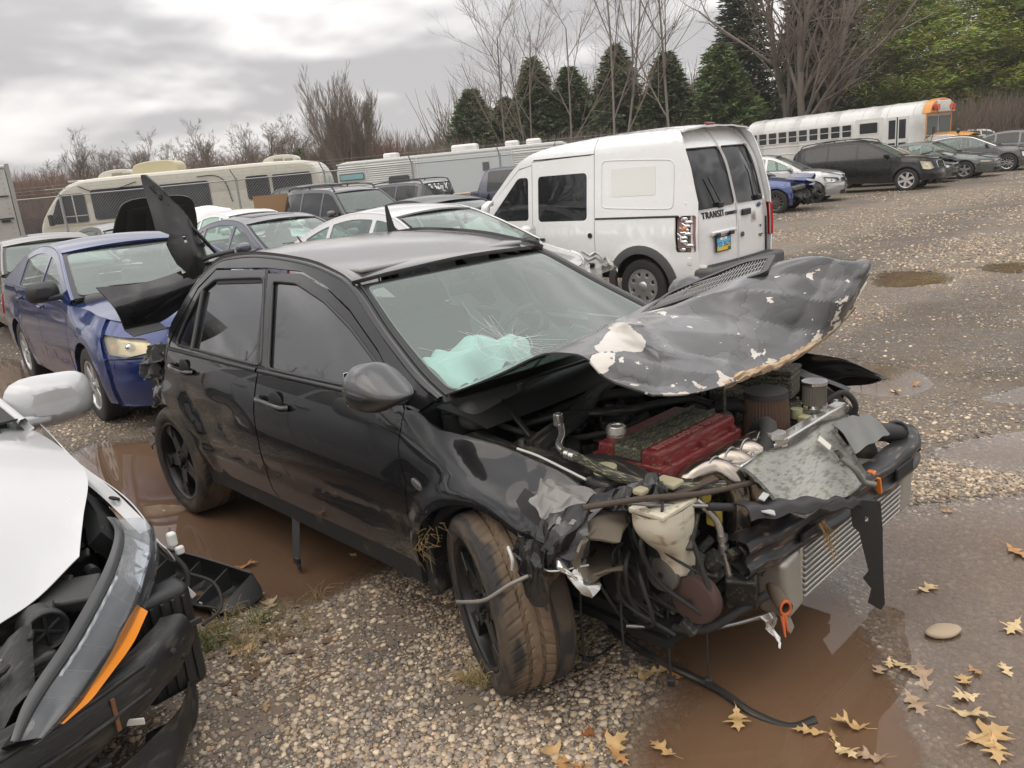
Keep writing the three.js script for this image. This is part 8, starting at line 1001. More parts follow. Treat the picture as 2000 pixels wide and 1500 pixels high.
{ // cable trailing from the engine across the mud
  solo('trailing_hose', tube([[0.36, 0.30, -3.05], [0.33, 0.10, -2.95], [0.29, 0.035, -2.75], [0.35, 0.03, -2.6], [0.46, 0.022, -2.46], [0.60, 0.006, -2.32], [0.68, -0.004, -2.2], [0.78, -0.012, -2.13], [0.86, 0.0, -2.14]], 0.014, 90, 8), grimeBlack, 'black muddy hose trailing from the engine into the brown puddle', 'hose');
  solo('loose_harness', [tube([[0.10, 0.28, -2.85], [0.13, 0.12, -2.75], [0.12, 0.03, -2.62], [0.2, 0.02, -2.55], [0.3, 0.02, -2.62]], 0.004, 40, 5), tube([[0.16, 0.26, -2.9], [0.15, 0.12, -2.78], [0.11, 0.02, -2.6]], 0.004, 30, 5)], M.rubber, 'thin black wires hanging down beside the muddy front tyre', 'wire');
}
{ // torn-off body pieces lying on the back of the wreck; placed in the wreck's axes
  const place = o => { o.position.set(...WR.pos); o.rotation.y = -WR.yaw; return o; };
  const a = thing('loose_fender', 'black plastic fender panel standing upright on the wreck\'s tail', 'fender', WR.pos, WR.yaw);
  const fs = gridSurf([[[-2.96, 1.90, 0.66], [-2.93, 1.70, 0.64], [-2.88, 1.52, 0.60], [-2.80, 1.40, 0.48]], [[-2.90, 1.90, 0.64], [-2.86, 1.68, 0.66], [-2.82, 1.48, 0.64], [-2.78, 1.34, 0.56]], [[-2.88, 1.88, 0.60], [-2.83, 1.68, 0.56], [-2.80, 1.50, 0.52], [-2.78, 1.38, 0.42]]], 20, 14, (u, v) => [0.008 * Math.sin(u * 9), 0, 0.008 * Math.sin(v * 7 + u * 4)]);
  const f0 = skin([[0.02, 0.66], [0.045, 0.62], [0.16, 0.46], [0.30, 0.28], [0.34, 0.16], [0.36, 0.02], [0.28, -0.06], [0.14, -0.05], [0.06, 0.06], [0.02, 0.20], [0.05, 0.26], [-0.02, 0.30], [-0.01, 0.46], [0.0, 0.66]], [roundPoly(rect(0.12, 0.15, 0.2, 0.25), 0.006)], (u, v) => [-2.9 + 0.11 * Math.sin(u * 9) + 0.05 * Math.sin(v * 7 + u * 6) + 0.02 * Math.abs(Math.sin(u * 16 - v * 5)), 1.36 + v * 0.86, 0.64 - u * 0.75], { edge: 0.04, rim: 0.02 });
  P(a, 'panel', thick(mergeVertices(f0), 0.004), std(0.02, 0.28)); P(a, 'flange', [tube([[-2.89, 1.86, 0.62], [-2.84, 1.70, 0.52], [-2.82, 1.56, 0.42], [-2.84, 1.44, 0.33]], 0.012, 30, 5), ...Array.from({ length: 6 }, (_, i) => bx(0.02, 0.03, 0.015, -2.84, 1.50 + i * 0.06, 0.40 + i * 0.04, 0.004))], M.plastic);
  const b = thing('loose_bumper_piece', 'curved black bumper corner with a scuffed patch hanging off the wreck\'s tail', 'bumper', WR.pos, WR.yaw);
  const bs = gridSurf([[[-2.80, 1.352, 1.05], [-2.84, 1.335, 0.78], [-2.80, 1.385, 0.50], [-2.66, 1.43, 0.30]], [[-2.76, 1.23, 1.0], [-2.82, 1.24, 0.78], [-2.78, 1.30, 0.52], [-2.66, 1.39, 0.32]], [[-2.78, 1.10, 0.96], [-2.84, 1.095, 0.74], [-2.80, 1.19, 0.56], [-2.68, 1.33, 0.36]]], 26, 14, (u, v) => [0.03 * Math.sin(v * 3.1), 0, 0]);
  P(b, 'cover', thick(bs, 0.006), wreckPaint); P(b, 'lower_lip', thick(gridSurf([[[-2.78, 1.10, 0.96], [-2.84, 1.095, 0.74]], [[-2.74, 1.06, 0.93], [-2.80, 1.06, 0.72]]], 8, 4), 0.006), M.greyPlastic); P(b, 'scuffed_patch', thick(gridSurf([[[-2.795, 1.37, 0.58], [-2.785, 1.385, 0.48]], [[-2.775, 1.35, 0.585], [-2.77, 1.365, 0.485]]], 6, 4, (u, v) => [0.008, 0.008, 0]), 0.003), std([0.42, 0.40, 0.34], 0.7)); P(b, 'mounting_tab', [bx(0.1, 0.02, 0.08, -2.68, 1.42, 0.32, 0.006, 0.2, 0.3), tube([[-2.8, 1.40, 0.50], [-2.74, 1.43, 0.42], [-2.66, 1.45, 0.30]], 0.015, 14, 5)], M.plastic);
  const c = solo('metal_shard', extr([[0, 0], [0.10, 0.02], [0.05, 0.08], [0.0, 0.22]], 0.02, 0.003), M.plastic, 'pointed black metal shard sticking up behind the wreck\'s roof', 'metal shard'); place(c); const v = V(-2.7, 1.385, -0.85).applyAxisAngle(V(0, 1, 0), -WR.yaw); c.position.add(v); c.rotation.y = -WR.yaw + 1.9;
  const d = solo('broken_stalk', [rod([0, 0, 0], [-0.03, 0.07, 0.03], 0.008, 0.004), bx(0.12, 0.03, 0.08, 0.03, -0.02, -0.03, 0.01, 0.2, 0.4)], M.rust, 'small rusty broken stalk on the rear of the wreck\'s roof', 'stalk'); const w = V(-2.45, 1.43, -0.05).applyAxisAngle(V(0, 1, 0), -WR.yaw); d.position.set(WR.pos[0] + w.x, w.y, WR.pos[2] + w.z);
}
// ------------------------------------------------------------------ white wrecked car at the left, its lamp hanging out
{
  const W = paint([0.47, 0.475, 0.48], { dirt: 0.25, rough: 0.35 }), rnd = rng(41);
  const blackP = std(0.02, 0.42, 0, { bumpMap: bumpTex, bumpScale: 0.0006 }), dusty = new THREE.MeshStandardMaterial({ map: tex(128, 128, (i, j) => mix3([0.016, 0.016, 0.016], [0.07, 0.062, 0.05], 0.7 * sstep(0.5, 0.75, pfbm(i / 8, j / 8, 16, 4))), true), roughness: 0.5, bumpMap: bumpTex, bumpScale: 0.001 });
  buildCar('white_car', 'white wrecked car in the left foreground with crumpled hood and loose headlight', 'car', [-2.194, 0, -2.178], 0.759, sedan({
    wb: 2.7, xn: 0.98, xt: -3.6, w: 0.90, paint: W, noFront: true, noHood: true, noFender: true, sideGlass: M.tint, mirror: [-0.56, 1.01, 0.2], seatX: -1.5,
    extra: (g, C) => {
      const T = (nm, rows, nu, nv, m, bump, t = 0.003) => P(g, nm, thick(gridSurf(rows, nu, nv, bump), t), m);
      // hood: folded down along its left edge, hanging over the lamp
      T('hood', [[[-0.46, 0.965, 0.72], [-0.44, 1.0, 0.3], [-0.44, 1.005, -0.2], [-0.46, 0.985, -0.62], [-0.50, 0.935, -0.84]], [[-0.1, 0.94, 0.74], [-0.08, 0.985, 0.3], [-0.08, 0.985, -0.2], [-0.12, 0.955, -0.60], [-0.10, 0.905, -0.83]], [[0.18, 0.90, 0.72], [0.2, 0.94, 0.3], [0.2, 0.93, -0.2], [0.18, 0.905, -0.55], [0.20, 0.878, -0.80]], [[0.42, 0.84, 0.66], [0.45, 0.86, 0.3], [0.45, 0.85, -0.2], [0.42, 0.835, -0.50], [0.44, 0.82, -0.69]], [[0.66, 0.74, 0.6], [0.74, 0.70, 0.3], [0.74, 0.685, -0.2], [0.70, 0.70, -0.40], [0.625, 0.77, -0.60]]], 40, 36, W, (u, v) => [0, 0.012 * Math.pow(Math.abs(Math.sin(u * 5.5 - v * 2.2)), 5) * v - 0.006 * Math.sin(v * 9 + u * 3) * u, 0]);
      T('hood_lining', [[[-0.3, 0.93, -0.7], [0.1, 0.88, -0.74], [0.58, 0.74, -0.55]], [[-0.3, 0.95, 0.5], [0.1, 0.92, 0.5], [0.60, 0.68, 0.4]]], 8, 8, M.black);
      // left fender: a bent shell with an open top edge
      const fs = [[[-0.50, 0.93, -0.885], [-0.1, 0.86, -0.86], [0.2, 0.80, -0.868], [0.42, 0.71, -0.885], [0.55, 0.66, -0.88]], [[-0.5, 0.7, -0.90], [-0.2, 0.74, -0.90], [0.15, 0.72, -0.905], [0.40, 0.64, -0.90], [0.54, 0.60, -0.885]], [[-0.5, 0.28, -0.88], [-0.38, 0.40, -0.90], [-0.2, 0.64, -0.91], [0.05, 0.69, -0.91], [0.3, 0.62, -0.90]]];
      T('front_fender', fs, 30, 16, W, (u, v) => [0, 0.006 * Math.sin(u * 12), 0.012 * Math.sin(u * 9 + v * 4) * u], 0.004); T('fender_flange', [[[-0.1, 0.86, -0.86], [0.2, 0.80, -0.868], [0.45, 0.70, -0.885]], [[-0.1, 0.845, -0.82], [0.2, 0.785, -0.83], [0.44, 0.685, -0.85]]], 16, 4, W); P(g, 'fender_hole', new THREE.TorusGeometry(0.014, 0.005, 6, 16).rotateX(1.1).translate(0.26, 0.783, -0.85), M.black);
      P(g, 'front_fender', skin([[-0.4, 0.25], ...arc(0, 0.32, 0.365, Math.PI + 0.1, 0.1).filter(p => p[1] > 0.2), [0.5, 0.4], [0.6, 0.75], [-0.45, 0.95]], [], C.R, { edge: 0.12 }), W);
      T('strut_shelf', [[[-0.1, 0.70, -0.80], [0.35, 0.64, -0.82]], [[-0.1, 0.74, -0.55], [0.35, 0.66, -0.58]]], 8, 8, std([0.62, 0.62, 0.60], 0.6), (u, v) => [0, 0.008 * Math.sin(u * 20), 0]); P(g, 'wheel_well', [bx(0.7, 0.3, 0.25, 0.05, 0.55, -0.60, 0.05), bx(0.9, 0.05, 1.6, 0.2, 0.35, 0)], M.void_);
      // headlamp: smoked shell, clear lens, amber reflector, chrome bowls
      const inner = [[0.36, 0.745, -0.80], [0.50, 0.735, -0.765], [0.70, 0.715, -0.65], [0.92, 0.675, -0.465], [1.04, 0.62, -0.31], [1.09, 0.58, -0.245]], outer = [[0.44, 0.70, -0.89], [0.59, 0.655, -0.83], [0.78, 0.62, -0.70], [0.92, 0.59, -0.575], [1.03, 0.56, -0.42], [1.09, 0.55, -0.28]], midl = inner.map((p, i) => [lerp(p[0], outer[i][0], 0.5) + 0.035, lerp(p[1], outer[i][1], 0.5) + 0.012, lerp(p[2], outer[i][2], 0.5) - 0.03]);
      const lm = (f, o) => inner.map((p, i) => [0, 1, 2].map(k => lerp(p[k], outer[i][k], f) + (k === 0 ? -o * 0.8 : k === 1 ? -o * 0.3 : o * 0.5)));
      const lamp = P(g, 'headlight', thick(gridSurf([inner, midl, outer], 40, 12), 0.003), glassM([0.78, 0.80, 0.82], 0.975, 0.02));
      P(lamp, 'lamp_housing', thick(gridSurf([lm(0.02, 0.0), lm(0.3, 0.06), lm(0.7, 0.07), lm(0.98, 0.004)], 34, 12), 0.004), std(0.012, 0.35));
      const sub = (f0, f1, a, b, off) => { const q = (f, i) => { const t = lerp(a, b, i / 8) * 5, k = Math.min(4, Math.floor(t)), w = t - k; return [0, 1, 2].map(c => { const A = lerp(inner[k][c], inner[k + 1][c], w), B = lerp(outer[k][c], outer[k + 1][c], w); return lerp(A, B, f) + (c === 0 ? off : c === 1 ? off * 0.3 : -off * 0.8); }); }; return [0, 1, 2, 3].map(j => Array.from({ length: 9 }, (_, i) => q(lerp(f0, f1, j / 3) , i))); };
      const am = sub(0.62, 0.98, 0.46, 0.92, 0.02); for (let i = 0; i < 9; i++) for (let j = 0; j < 4; j++) { const s = 1 - Math.abs(i / 8 - 0.22) * 0.95; for (let c = 0; c < 3; c++) am[j][i][c] = lerp(am[3][i][c], am[j][i][c], clamp(s, 0.08, 1)); }
      P(lamp, 'amber_reflector', thick(gridSurf(am, 24, 8), 0.004), std([0.80, 0.25, 0.01], 0.25)); P(lamp, 'chrome_bowl', thick(gridSurf(sub(0.35, 0.85, 0.14, 0.38, -0.005), 16, 8, (u, v) => [-0.03 * Math.sin(u * 3.1) * Math.sin(v * 3.1), 0, 0]), 0.003), M.chrome); P(lamp, 'inner_bezel', thick(gridSurf(sub(0.07, 0.13, 0.3, 0.72, 0.008), 30, 6, (u, v) => [0, 0.002 * Math.sin(u * 60), 0]), 0.003), M.chrome); P(lamp, 'lens_fin', Array.from({ length: 9 }, (_, i) => { const q = sub(0.2, 0.9, 0.10 + i * 0.085, 0.12 + i * 0.085, -0.01); return rod(q[0][0], q[3][0], 0.003, 0.003, 4); }), std(0.05, 0.3)); P(lamp, 'bulb', new THREE.SphereGeometry(0.014, 10, 8).translate(0.62, 0.69, -0.79), M.mirrorFace);
      P(lamp, 'upper_rim', thick(gridSurf([lm(-0.20, -0.004), lm(-0.1, -0.010), lm(0.02, -0.008)], 34, 6), 0.005), std([0.06, 0.06, 0.062], 0.25)); P(lamp, 'broken_tab', Array.from({ length: 7 }, (_, i) => bx(0.04, 0.012, 0.03, 0.45 + i * 0.09, 0.755 - i * 0.018, -0.72 + i * 0.085, 0.004, rnd(), rnd(), rnd())), dusty);
      // lamp back, brackets, ducts behind it
      const cl = (n, f) => Array.from({ length: n }, f), ins = (i) => { const t = rnd(), k = Math.min(4, Math.floor(t * 5)), p = inner[k]; return [p[0] - 0.06 - rnd() * 0.22, p[1] - 0.02 - rnd() * 0.12, p[2] + 0.06 + rnd() * 0.22]; };
      P(g, 'lamp_back_cover', [cyl(0.055, 0.06, 0.05, 0.72, 0.655, -0.44, 'x', 28), lathe([[0.06, 0], [0.06, 0.02], [0.05, 0.03], [0.045, 0.01], [0.001, 0.012]], 0.745, 0.655, -0.44, 'x', 28), ...[0, 1, 2].map(i => bx(0.012, 0.09, 0.01, 0.76, 0.655, -0.44, 0.003, i * 1.05)), bx(0.12, 0.05, 0.16, 0.68, 0.69, -0.54, 0.015, 0, -0.6, -0.2)], blackP);
      P(g, 'bulb_socket', [cyl(0.022, 0.022, 0.05, 0.66, 0.69, -0.58, 'x', 14), cyl(0.016, 0.016, 0.012, 0.69, 0.69, -0.58, 'x', 14), cyl(0.02, 0.02, 0.04, 0.60, 0.70, -0.63, 'x', 14)], blackP); P(g, 'lens_cap', cyl(0.014, 0.014, 0.012, 0.70, 0.69, -0.58, 'x', 14), M.lens);
      P(g, 'front_clutter', cl(70, () => { const p = ins(); return bx(0.015 + rnd() * 0.10, 0.01 + rnd() * 0.035, 0.015 + rnd() * 0.12, ...p, 0.004, rnd() * 0.4, -0.7 + rnd() * 0.3, rnd() * 0.4); }), blackP, 'stuff');
      P(g, 'front_panel_carrier', [thick(gridSurf([[[0.78, 0.70, -0.40], [0.86, 0.66, -0.2], [0.9, 0.64, 0.1], [0.9, 0.64, 0.5]], [[0.92, 0.58, -0.34], [0.98, 0.54, -0.18], [1.0, 0.52, 0.1], [1.0, 0.52, 0.5]]], 20, 8, (u, v) => [0, 0.012 * Math.sin(u * 24), 0]), 0.012), bx(0.05, 0.4, 1.2, 0.62, 0.5, 0.1), bx(0.2, 0.05, 0.5, 0.78, 0.60, -0.18, 0.02, 0, 0.2), bx(0.08, 0.12, 0.14, 0.80, 0.64, -0.12, 0.03), bx(0.08, 0.12, 0.14, 0.82, 0.62, 0.06, 0.03)], dusty);
      P(g, 'air_guide', [...[0, 1, 2, 3, 4, 5].map(i => tube([[0.70 + i * 0.05, 0.60, -0.30 + i * 0.035], [0.76 + i * 0.05, 0.57, -0.26 + i * 0.035], [0.80 + i * 0.05, 0.60, -0.20 + i * 0.035]], 0.008, 12, 5))], blackP); P(g, 'panel_bolt', [[0.84, 0.665, -0.30], [0.89, 0.645, -0.27]].map(([x, y, z]) => cyl(0.014, 0.016, 0.012, x, y, z, 'y', 6)), M.steel);
      // bumper reinforcement, horn, ribbed side duct, under-tray
      const bb = T('bumper_reinforcement', [[[0.78, 0.545, -0.73], [0.88, 0.545, -0.60], [0.95, 0.55, -0.36], [1.0, 0.55, 0.0], [1.0, 0.55, 0.5]], [[0.82, 0.545, -0.78], [0.93, 0.525, -0.62], [1.0, 0.525, -0.38], [1.06, 0.53, 0.0], [1.06, 0.53, 0.5]], [[0.83, 0.46, -0.78], [0.94, 0.455, -0.62], [1.02, 0.455, -0.38], [1.08, 0.455, 0.0], [1.08, 0.455, 0.5]], [[0.82, 0.40, -0.74], [0.92, 0.395, -0.60], [1.0, 0.39, -0.38], [1.06, 0.385, 0.0], [1.06, 0.385, 0.5]]], 50, 24, dusty, (u, v) => [0.006 * Math.sin(u * 26) * sstep(0.5, 0, u), 0, 0], 0.008);
      P(bb, 'bolt_hole', [[0.865, 0.50, -0.745], [0.875, 0.455, -0.735], [0.905, 0.50, -0.70]].map(([x, y, z]) => new THREE.SphereGeometry(0.012, 8, 6).translate(x, y, z)), M.black); P(bb, 'pale_scrape', bx(0.006, 0.02, 0.07, 0.975, 0.40, -0.53, 0.002, 0, -0.8), std([0.55, 0.53, 0.48], 0.7)); PS(bb, 'rib', [[[0.95, 0.53, -0.60], [1.02, 0.53, -0.37], [1.075, 0.53, 0.0]], [[0.96, 0.455, -0.60], [1.035, 0.455, -0.37], [1.09, 0.455, 0.0]]].map(q => tube(q, 0.008, 20, 5)), dusty); P(bb, 'rust_drip', bx(0.008, 0.10, 0.012, 1.0, 0.46, -0.49, 0.003), M.rust);
      P(g, 'horn', [lathe([[0.065, 0.0], [0.068, 0.012], [0.055, 0.025], [0.02, 0.03], [0.001, 0.034]], 0.76, 0.46, -0.755, 'x', 28), new THREE.TorusGeometry(0.062, 0.008, 6, 28).rotateY(Math.PI / 2).translate(0.765, 0.46, -0.755), bx(0.012, 0.05, 0.06, 0.78, 0.42, -0.72, 0.004, 0.5), bx(0.012, 0.02, 0.05, 0.765, 0.48, -0.83, 0.004)], blackP);
      P(g, 'side_duct', [bx(0.10, 0.36, 0.20, 0.68, 0.42, -0.76, 0.03), ...[0, 1, 2, 3, 4].map(i => bx(0.012, 0.30, 0.014, 0.735, 0.42, -0.69 - i * 0.034, 0.004))], blackP); T('under_tray', [[[0.62, 0.30, -0.84], [0.75, 0.27, -0.78], [0.9, 0.25, -0.55], [0.98, 0.24, 0.3]], [[0.7, 0.16, -0.80], [0.82, 0.13, -0.70], [0.95, 0.12, -0.50], [1.02, 0.12, 0.3]], [[0.62, 0.10, -0.66], [0.8, 0.07, -0.55], [0.9, 0.06, -0.4], [0.98, 0.06, 0.3]]], 26, 14, dusty, (u, v) => [0.012 * Math.sin(u * 17), 0.01 * Math.sin(v * 9 + u * 5), 0], 0.005);
      P(g, 'lower_grille', [...[0, 1, 2, 3, 4].map(i => bx(0.03, 0.012, 0.9, 1.0, 0.2 + i * 0.035, 0.0, 0.004)), ...[0, 1, 2, 3, 4, 5].map(i => bx(0.03, 0.16, 0.012, 0.99, 0.27, -0.4 + i * 0.15, 0.004))], blackP); PS(g, 'wire', [tube([[0.52, 0.62, -0.90], [0.56, 0.56, -0.92], [0.58, 0.50, -0.90], [0.60, 0.47, -0.86]], 0.010, 20, 6), tube([[0.55, 0.55, -0.92], [0.62, 0.50, -0.98], [0.68, 0.44, -0.96], [0.70, 0.42, -0.88]], 0.006, 20, 6), tube([[0.95, 0.38, -0.48], [1.02, 0.36, -0.30], [1.05, 0.37, 0.0]], 0.012, 18, 6)], M.rubber); P(g, 'wire_connector', [bx(0.012, 0.05, 0.02, 0.60, 0.50, -0.90, 0.004, 0.5)], std([0.6, 0.58, 0.54], 0.5)); P(g, 'white_clip', [bx(0.03, 0.05, 0.03, 0.50, 0.66, -0.92, 0.01), bx(0.02, 0.03, 0.03, 0.52, 0.62, -0.93, 0.008)], std([0.6, 0.6, 0.57], 0.5));
    },
  }));
}
{ // black bumper trough lying in the puddle
  const t = thing('bumper_debris', 'black plastic bumper trough lying in the puddle beside the white car', 'bumper', [-1.56, 0.0, -3.36], 0.52), dk = std(0.022, 0.4, 0, { bumpMap: bumpTex, bumpScale: 0.001 });
  P(t, 'trough', thick(gridSurf([[[-0.42, 0.14, -0.10], [0.0, 0.125, -0.10], [0.30, 0.11, -0.09]], [[-0.42, 0.02, -0.10], [0, 0.015, -0.10], [0.34, 0.01, -0.09]], [[-0.42, 0.01, 0.07], [0, 0.008, 0.08], [0.34, 0.005, 0.08]], [[-0.42, 0.06, 0.11], [0, 0.05, 0.12], [0.30, 0.045, 0.11]]], 30, 18, (u, v) => [0, 0.004 * Math.sin(u * 22), 0]), 0.006), dk); P(t, 'end_cap', [thick(gridSurf([[[0.30, 0.11, -0.09], [0.30, 0.045, 0.11]], [[0.36, 0.02, -0.08], [0.36, 0.01, 0.09]]], 8, 6), 0.006)], dk);
  PS(t, 'rib', [-0.25, -0.05, 0.14].map(x => thick(gridSurf([[[x, 0.11, -0.095], [x, 0.045, 0.10]], [[x + 0.01, 0.015, -0.09], [x + 0.01, 0.012, 0.085]]], 4, 4), 0.005)), dk); P(t, 'edge_strip', tube([[-0.42, 0.143, -0.10], [0, 0.128, -0.10], [0.30, 0.113, -0.09]], 0.005, 16, 5), M.greyPlastic); P(t, 'metal_clip', bx(0.02, 0.015, 0.006, 0.2, 0.055, 0.122, 0.002), M.alu);
}
// ------------------------------------------------------------------ fallen oak leaves, one by one
{
  const half = [[0, -0.5], [0.03, -0.40], [0.10, -0.36], [0.06, -0.28], [0.20, -0.20], [0.26, -0.10], [0.12, -0.08], [0.09, 0.0], [0.27, 0.08], [0.36, 0.20], [0.24, 0.17], [0.12, 0.17], [0.10, 0.24], [0.20, 0.36], [0.12, 0.34], [0.06, 0.36], [0, 0.52]];
  const mk = seed => { const R = rng(seed), o = [...half.map(([x, y]) => [x * (0.9 + 0.25 * R()), y]), ...half.slice(1, -1).reverse().map(([x, y]) => [-x * (0.9 + 0.25 * R()), y + 0.03 * (R() - 0.5)])], c1 = 0.1 + R() * 0.5, c2 = R() * 0.5 - 0.1; const g = skin(o, [], (x, z) => [x, c1 * x * x + c2 * z * z * 0.7 + 0.03 * Math.sin(z * 9 + R.length), -z], { edge: 0.12, rim: 0.006 }); return join([g, rod([0, 0.01, 0.5], [0.03, 0.03, 0.72], 0.008, 0.005, 4), rod([0, 0.008, 0.5], [0, 0.015, -0.45], 0.007, 0.003, 4)]); };
  const gs = [1, 2, 3, 4, 5].map(mk), mats = [[0.46, 0.30, 0.13], [0.54, 0.40, 0.21], [0.38, 0.20, 0.075], [0.33, 0.23, 0.14], [0.26, 0.10, 0.035]].map(c => new THREE.MeshPhysicalMaterial({ map: tex(64, 64, (i, j) => c.map(v => v * (0.75 + 0.5 * pfbm(i / 8, j / 8, 8, 4))), true), roughness: 0.55, side: THREE.DoubleSide }));
  for (const m of mats) m.map.repeat.set(1, 1);
  const R = rng(7), lay = (label, group, list, tone, over = []) => { const rank = list.map((_, i) => i).filter(i => !over[i]).sort((a, b) => list[a][0] / -list[a][1] - list[b][0] / -list[b][1]); list.forEach(([x, z, s], i) => { const m = new THREE.Mesh(gs[(R() * 5) | 0], mats[tone[(R() * tone.length) | 0]]); m.name = numbered('oak_leaf'); m.scale.set(0.9 * s * (0.7 + 0.3 * R()), s * (0.5 + 1.6 * R()), s * (0.72 + 0.28 * R())); m.position.set(x, Math.max(0.004, H(x, z) + 0.004), z); m.rotation.set((R() - 0.5) * 0.4, R() * 6.28, (R() - 0.5) * 0.4, 'YXZ'); m.castShadow = m.receiveShadow = true; m.userData = { label: over[i] ?? `${ORD[rank.indexOf(i)]} from the left of the ${label}`, category: 'leaf', ...(group ? { group } : {}) }; scene.add(m); }); };
  lay('leaves afloat on the brown puddle', 'leaves floating on the brown puddle', [[0.62, -2.17, 0.129], [0.82, -2.09, 0.11], [0.95, -2.1, 0.14], [0.89, -1.99, 0.126], [0.95, -1.96, 0.108], [0.88, -2.06, 0.055]], [0, 1, 0, 3], ['single tan oak leaf floating alone near the end of the trailing hose']);
  lay('yellowish leaves at the reflection edge', 'leaves clustered at the reflection edge', [[1.16, -2.35, 0.102], [1.25, -2.36, 0.123], [1.28, -2.29, 0.163], [1.19, -2.17, 0.117], [1.21, -2.38, 0.082]], [0, 1, 3]);
  lay('pale leaves in shallow water, bottom right', 'leaves in the shallow water at the right', [[1.4, -2.26, 0.123], [1.36, -2.18, 0.11], [1.46, -2.3, 0.084], [1.33, -2.1, 0.137], [1.32, -2.0, 0.21], [1.31, -1.94, 0.151], [1.56, -2.29, 0.106]], [1, 1, 0, 2], [, , , , 'largest pale tan oak leaf, lying in the shallow water at the bottom right']);
  lay('', null, [[1.58, -2.83, 0.131], [2.08, -3.04, 0.158], [1.73, -2.52, 0.125], [2.72, -5.4, 0.122], [2.93, -5.52, 0.109], [2.02, -3.48, 0.068]], [1, 2], ['tan oak leaf on the wet gravel right of the hanging trim strip', 'orange oak leaf at the right edge of the picture in shallow water', 'reddish oak leaf in shallow water near the right picture edge', 'left of two leaves in the small far puddle', 'right of two leaves in the small far puddle', 'small brown leaf on gravel by the bumper beam tip']);
  lay('tan leaves beside the trailing hose', 'leaves at the puddle edge by the hose', [[0.32, -2.45, 0.117], [0.35, -2.4, 0.125], [0.43, -2.46, 0.138], [0.48, -2.43, 0.088]], [0, 2, 1]);
  lay('orange leaves heaped at the bottom centre', 'leaves heaped at the bottom centre', [[0.03, -2.07, 0.158], [0.16, -2.15, 0.108], [0.2, -2.1, 0.159], [0.22, -2.06, 0.105], [0.36, -2.07, 0.123], [0.13, -2.07, 0.105], [0.06, -2.02, 0.13]], [2, 4, 0, 2]);
  lay('tan leaves by the grass tufts', 'leaves by the grass tufts at the left', [[-1.14, -2.82, 0.136], [-1.07, -2.72, 0.11], [-1.2, -2.8, 0.113], [-1.16, -3.19, 0.148], [-1.24, -3.28, 0.101]], [0, 3, 1]);
  lay('', null, [[-1.39, -3.6, 0.123], [-0.86, -3.6, 0.058], [-0.27, -2.49, 0.089], [-0.97, -2.44, 0.081]], [2, 1], ['orange oak leaf in the puddle beyond the black bumper trough', 'small tan leaf beside the hanging belt buckle', 'tan oak leaf beside the straw under the front tyre', 'tan leaf lying alone on the gravel at the lower left']);
  const st = mergeVertices(new THREE.IcosahedronGeometry(1, 2).deleteAttribute('uv').deleteAttribute('normal')); { const p = st.attributes.position; for (let i = 0; i < p.count; i++) { const n = 0.8 + 0.35 * vnoise(p.getX(i) * 1.6 + 3, p.getY(i) * 1.6, p.getZ(i) * 1.6); p.setXYZ(i, p.getX(i) * n * 0.075, p.getY(i) * n * 0.016, p.getZ(i) * n * 0.04); } st.computeVertexNormals(); } const s1 = solo('flat_stone', st, std([0.36, 0.28, 0.19], 0.6), 'large flat tan stone in the shallow water at the right', 'stone'); s1.position.set(1.48, 0.008, -2.53); s1.rotation.y = 0.1;
}
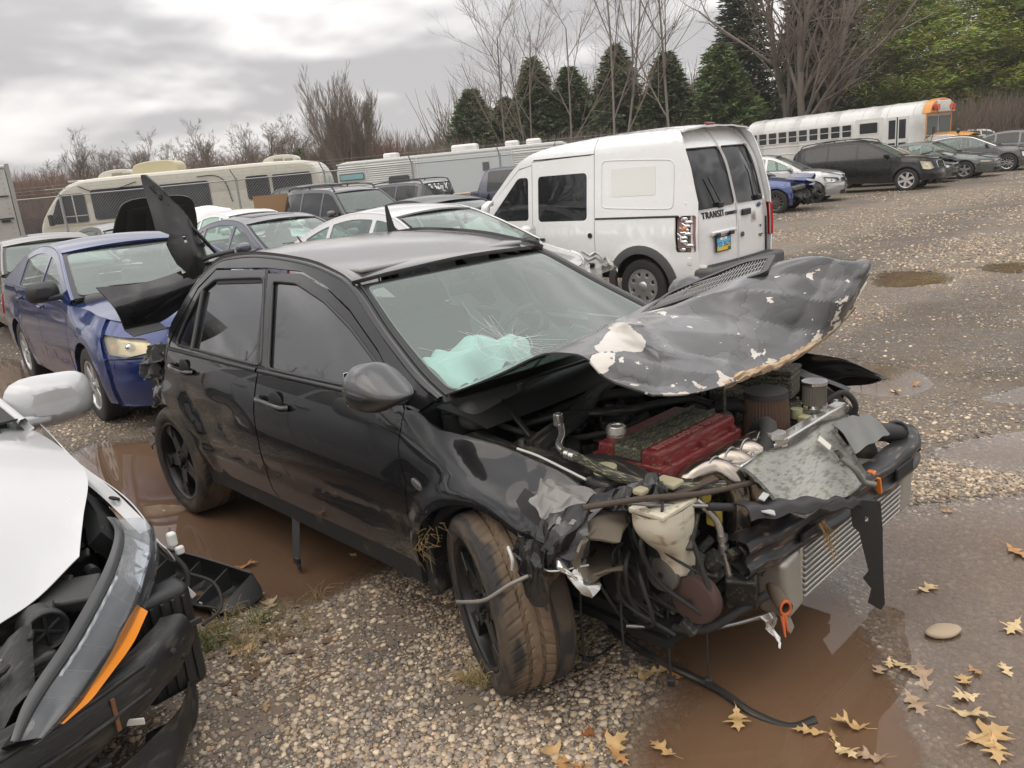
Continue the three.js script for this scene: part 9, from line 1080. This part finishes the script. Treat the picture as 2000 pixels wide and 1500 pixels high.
{ // grass, straw and litter at the puddle edge
  const R = rng(13), mkBlade = n => { const a = []; for (let i = 0; i < n; i++) { const az = R() * 6.28, l = 0.05 + R() * 0.10, b = 0.4 + R() * 0.9, x = (R() - 0.5) * 0.05, z = (R() - 0.5) * 0.05; a.push(tube([[x, 0, z], [x + Math.cos(az) * l * b * 0.4, l * 0.6, z + Math.sin(az) * l * b * 0.4], [x + Math.cos(az) * l * b, l * (0.9 - 0.4 * b), z + Math.sin(az) * l * b]], 0.0013, 5, 3)); } return join(a); };
  const tuft = mkBlade(24), put = (label, col, spots) => { const im = new THREE.InstancedMesh(tuft, std(col, 0.8), spots.length), m = new THREE.Matrix4(), q = new THREE.Quaternion(); spots.forEach(([x, z, s], i) => { m.compose(V(x, H(x, z) - 0.004, z), q.setFromEuler(new THREE.Euler(0, R() * 6.28, 0)), V(s, s, s)); im.setMatrixAt(i, m); }); im.name = numbered('grass'); im.userData = { kind: 'stuff', label, category: 'grass' }; scene.add(im); };
  const around = (x, z, r, n, s) => Array.from({ length: n }, () => { const a = R() * 6.28, d = r * Math.sqrt(R()); return [x + Math.cos(a) * d, z + Math.sin(a) * d, s * (0.6 + 0.7 * R())]; });
  put('green grass tufts beside the white car\'s bumper', [0.11, 0.14, 0.035], [...around(-1.34, -2.87, 0.09, 5, 0.8), ...around(-1.16, -3.05, 0.06, 2, 0.8)]); put('dry straw at the puddle edge and under the front tyre', [0.36, 0.28, 0.13], [...around(-1.25, -2.9, 0.22, 9, 0.8), ...around(-1.0, -3.05, 0.2, 4, 0.6), ...around(-0.2, -2.47, 0.05, 4, 0.8), ...around(0.1, -2.62, 0.1, 4, 0.7)]);
  const lit = [], lm = []; for (let i = 0; i < 90; i++) { const a = R() * 6.28, d = 0.34 * Math.sqrt(R()), x = -1.2 + Math.cos(a) * d * 1.2, z = -2.85 + Math.sin(a) * d; lit.push(bx(0.015 + R() * 0.05, 0.003, 0.008 + R() * 0.02, x, H(x, z) + 0.008, z, 0, (R() - 0.5) * 0.6, R() * 6, (R() - 0.5) * 0.6)); } solo('leaf_litter', lit, std([0.13, 0.085, 0.05], 0.9), 'brown rotted leaf litter at the puddle edge', 'leaf litter', null, 'stuff');
  solo('twig', tube([[-0.9, 0.035, -2.5], [-0.84, 0.04, -2.53], [-0.78, 0.034, -2.6]], 0.0025, 10, 4), M.rust, 'thin brown twig lying on the gravel at the lower left', 'twig'); solo('twig', tube([[0.10, 0.03, -2.42], [0.2, 0.035, -2.48], [0.3, 0.02, -2.50]], 0.0025, 10, 4), M.rust, 'thin twig lying at the puddle edge behind the front tyre', 'twig');
}
renderer.render(scene, camera);
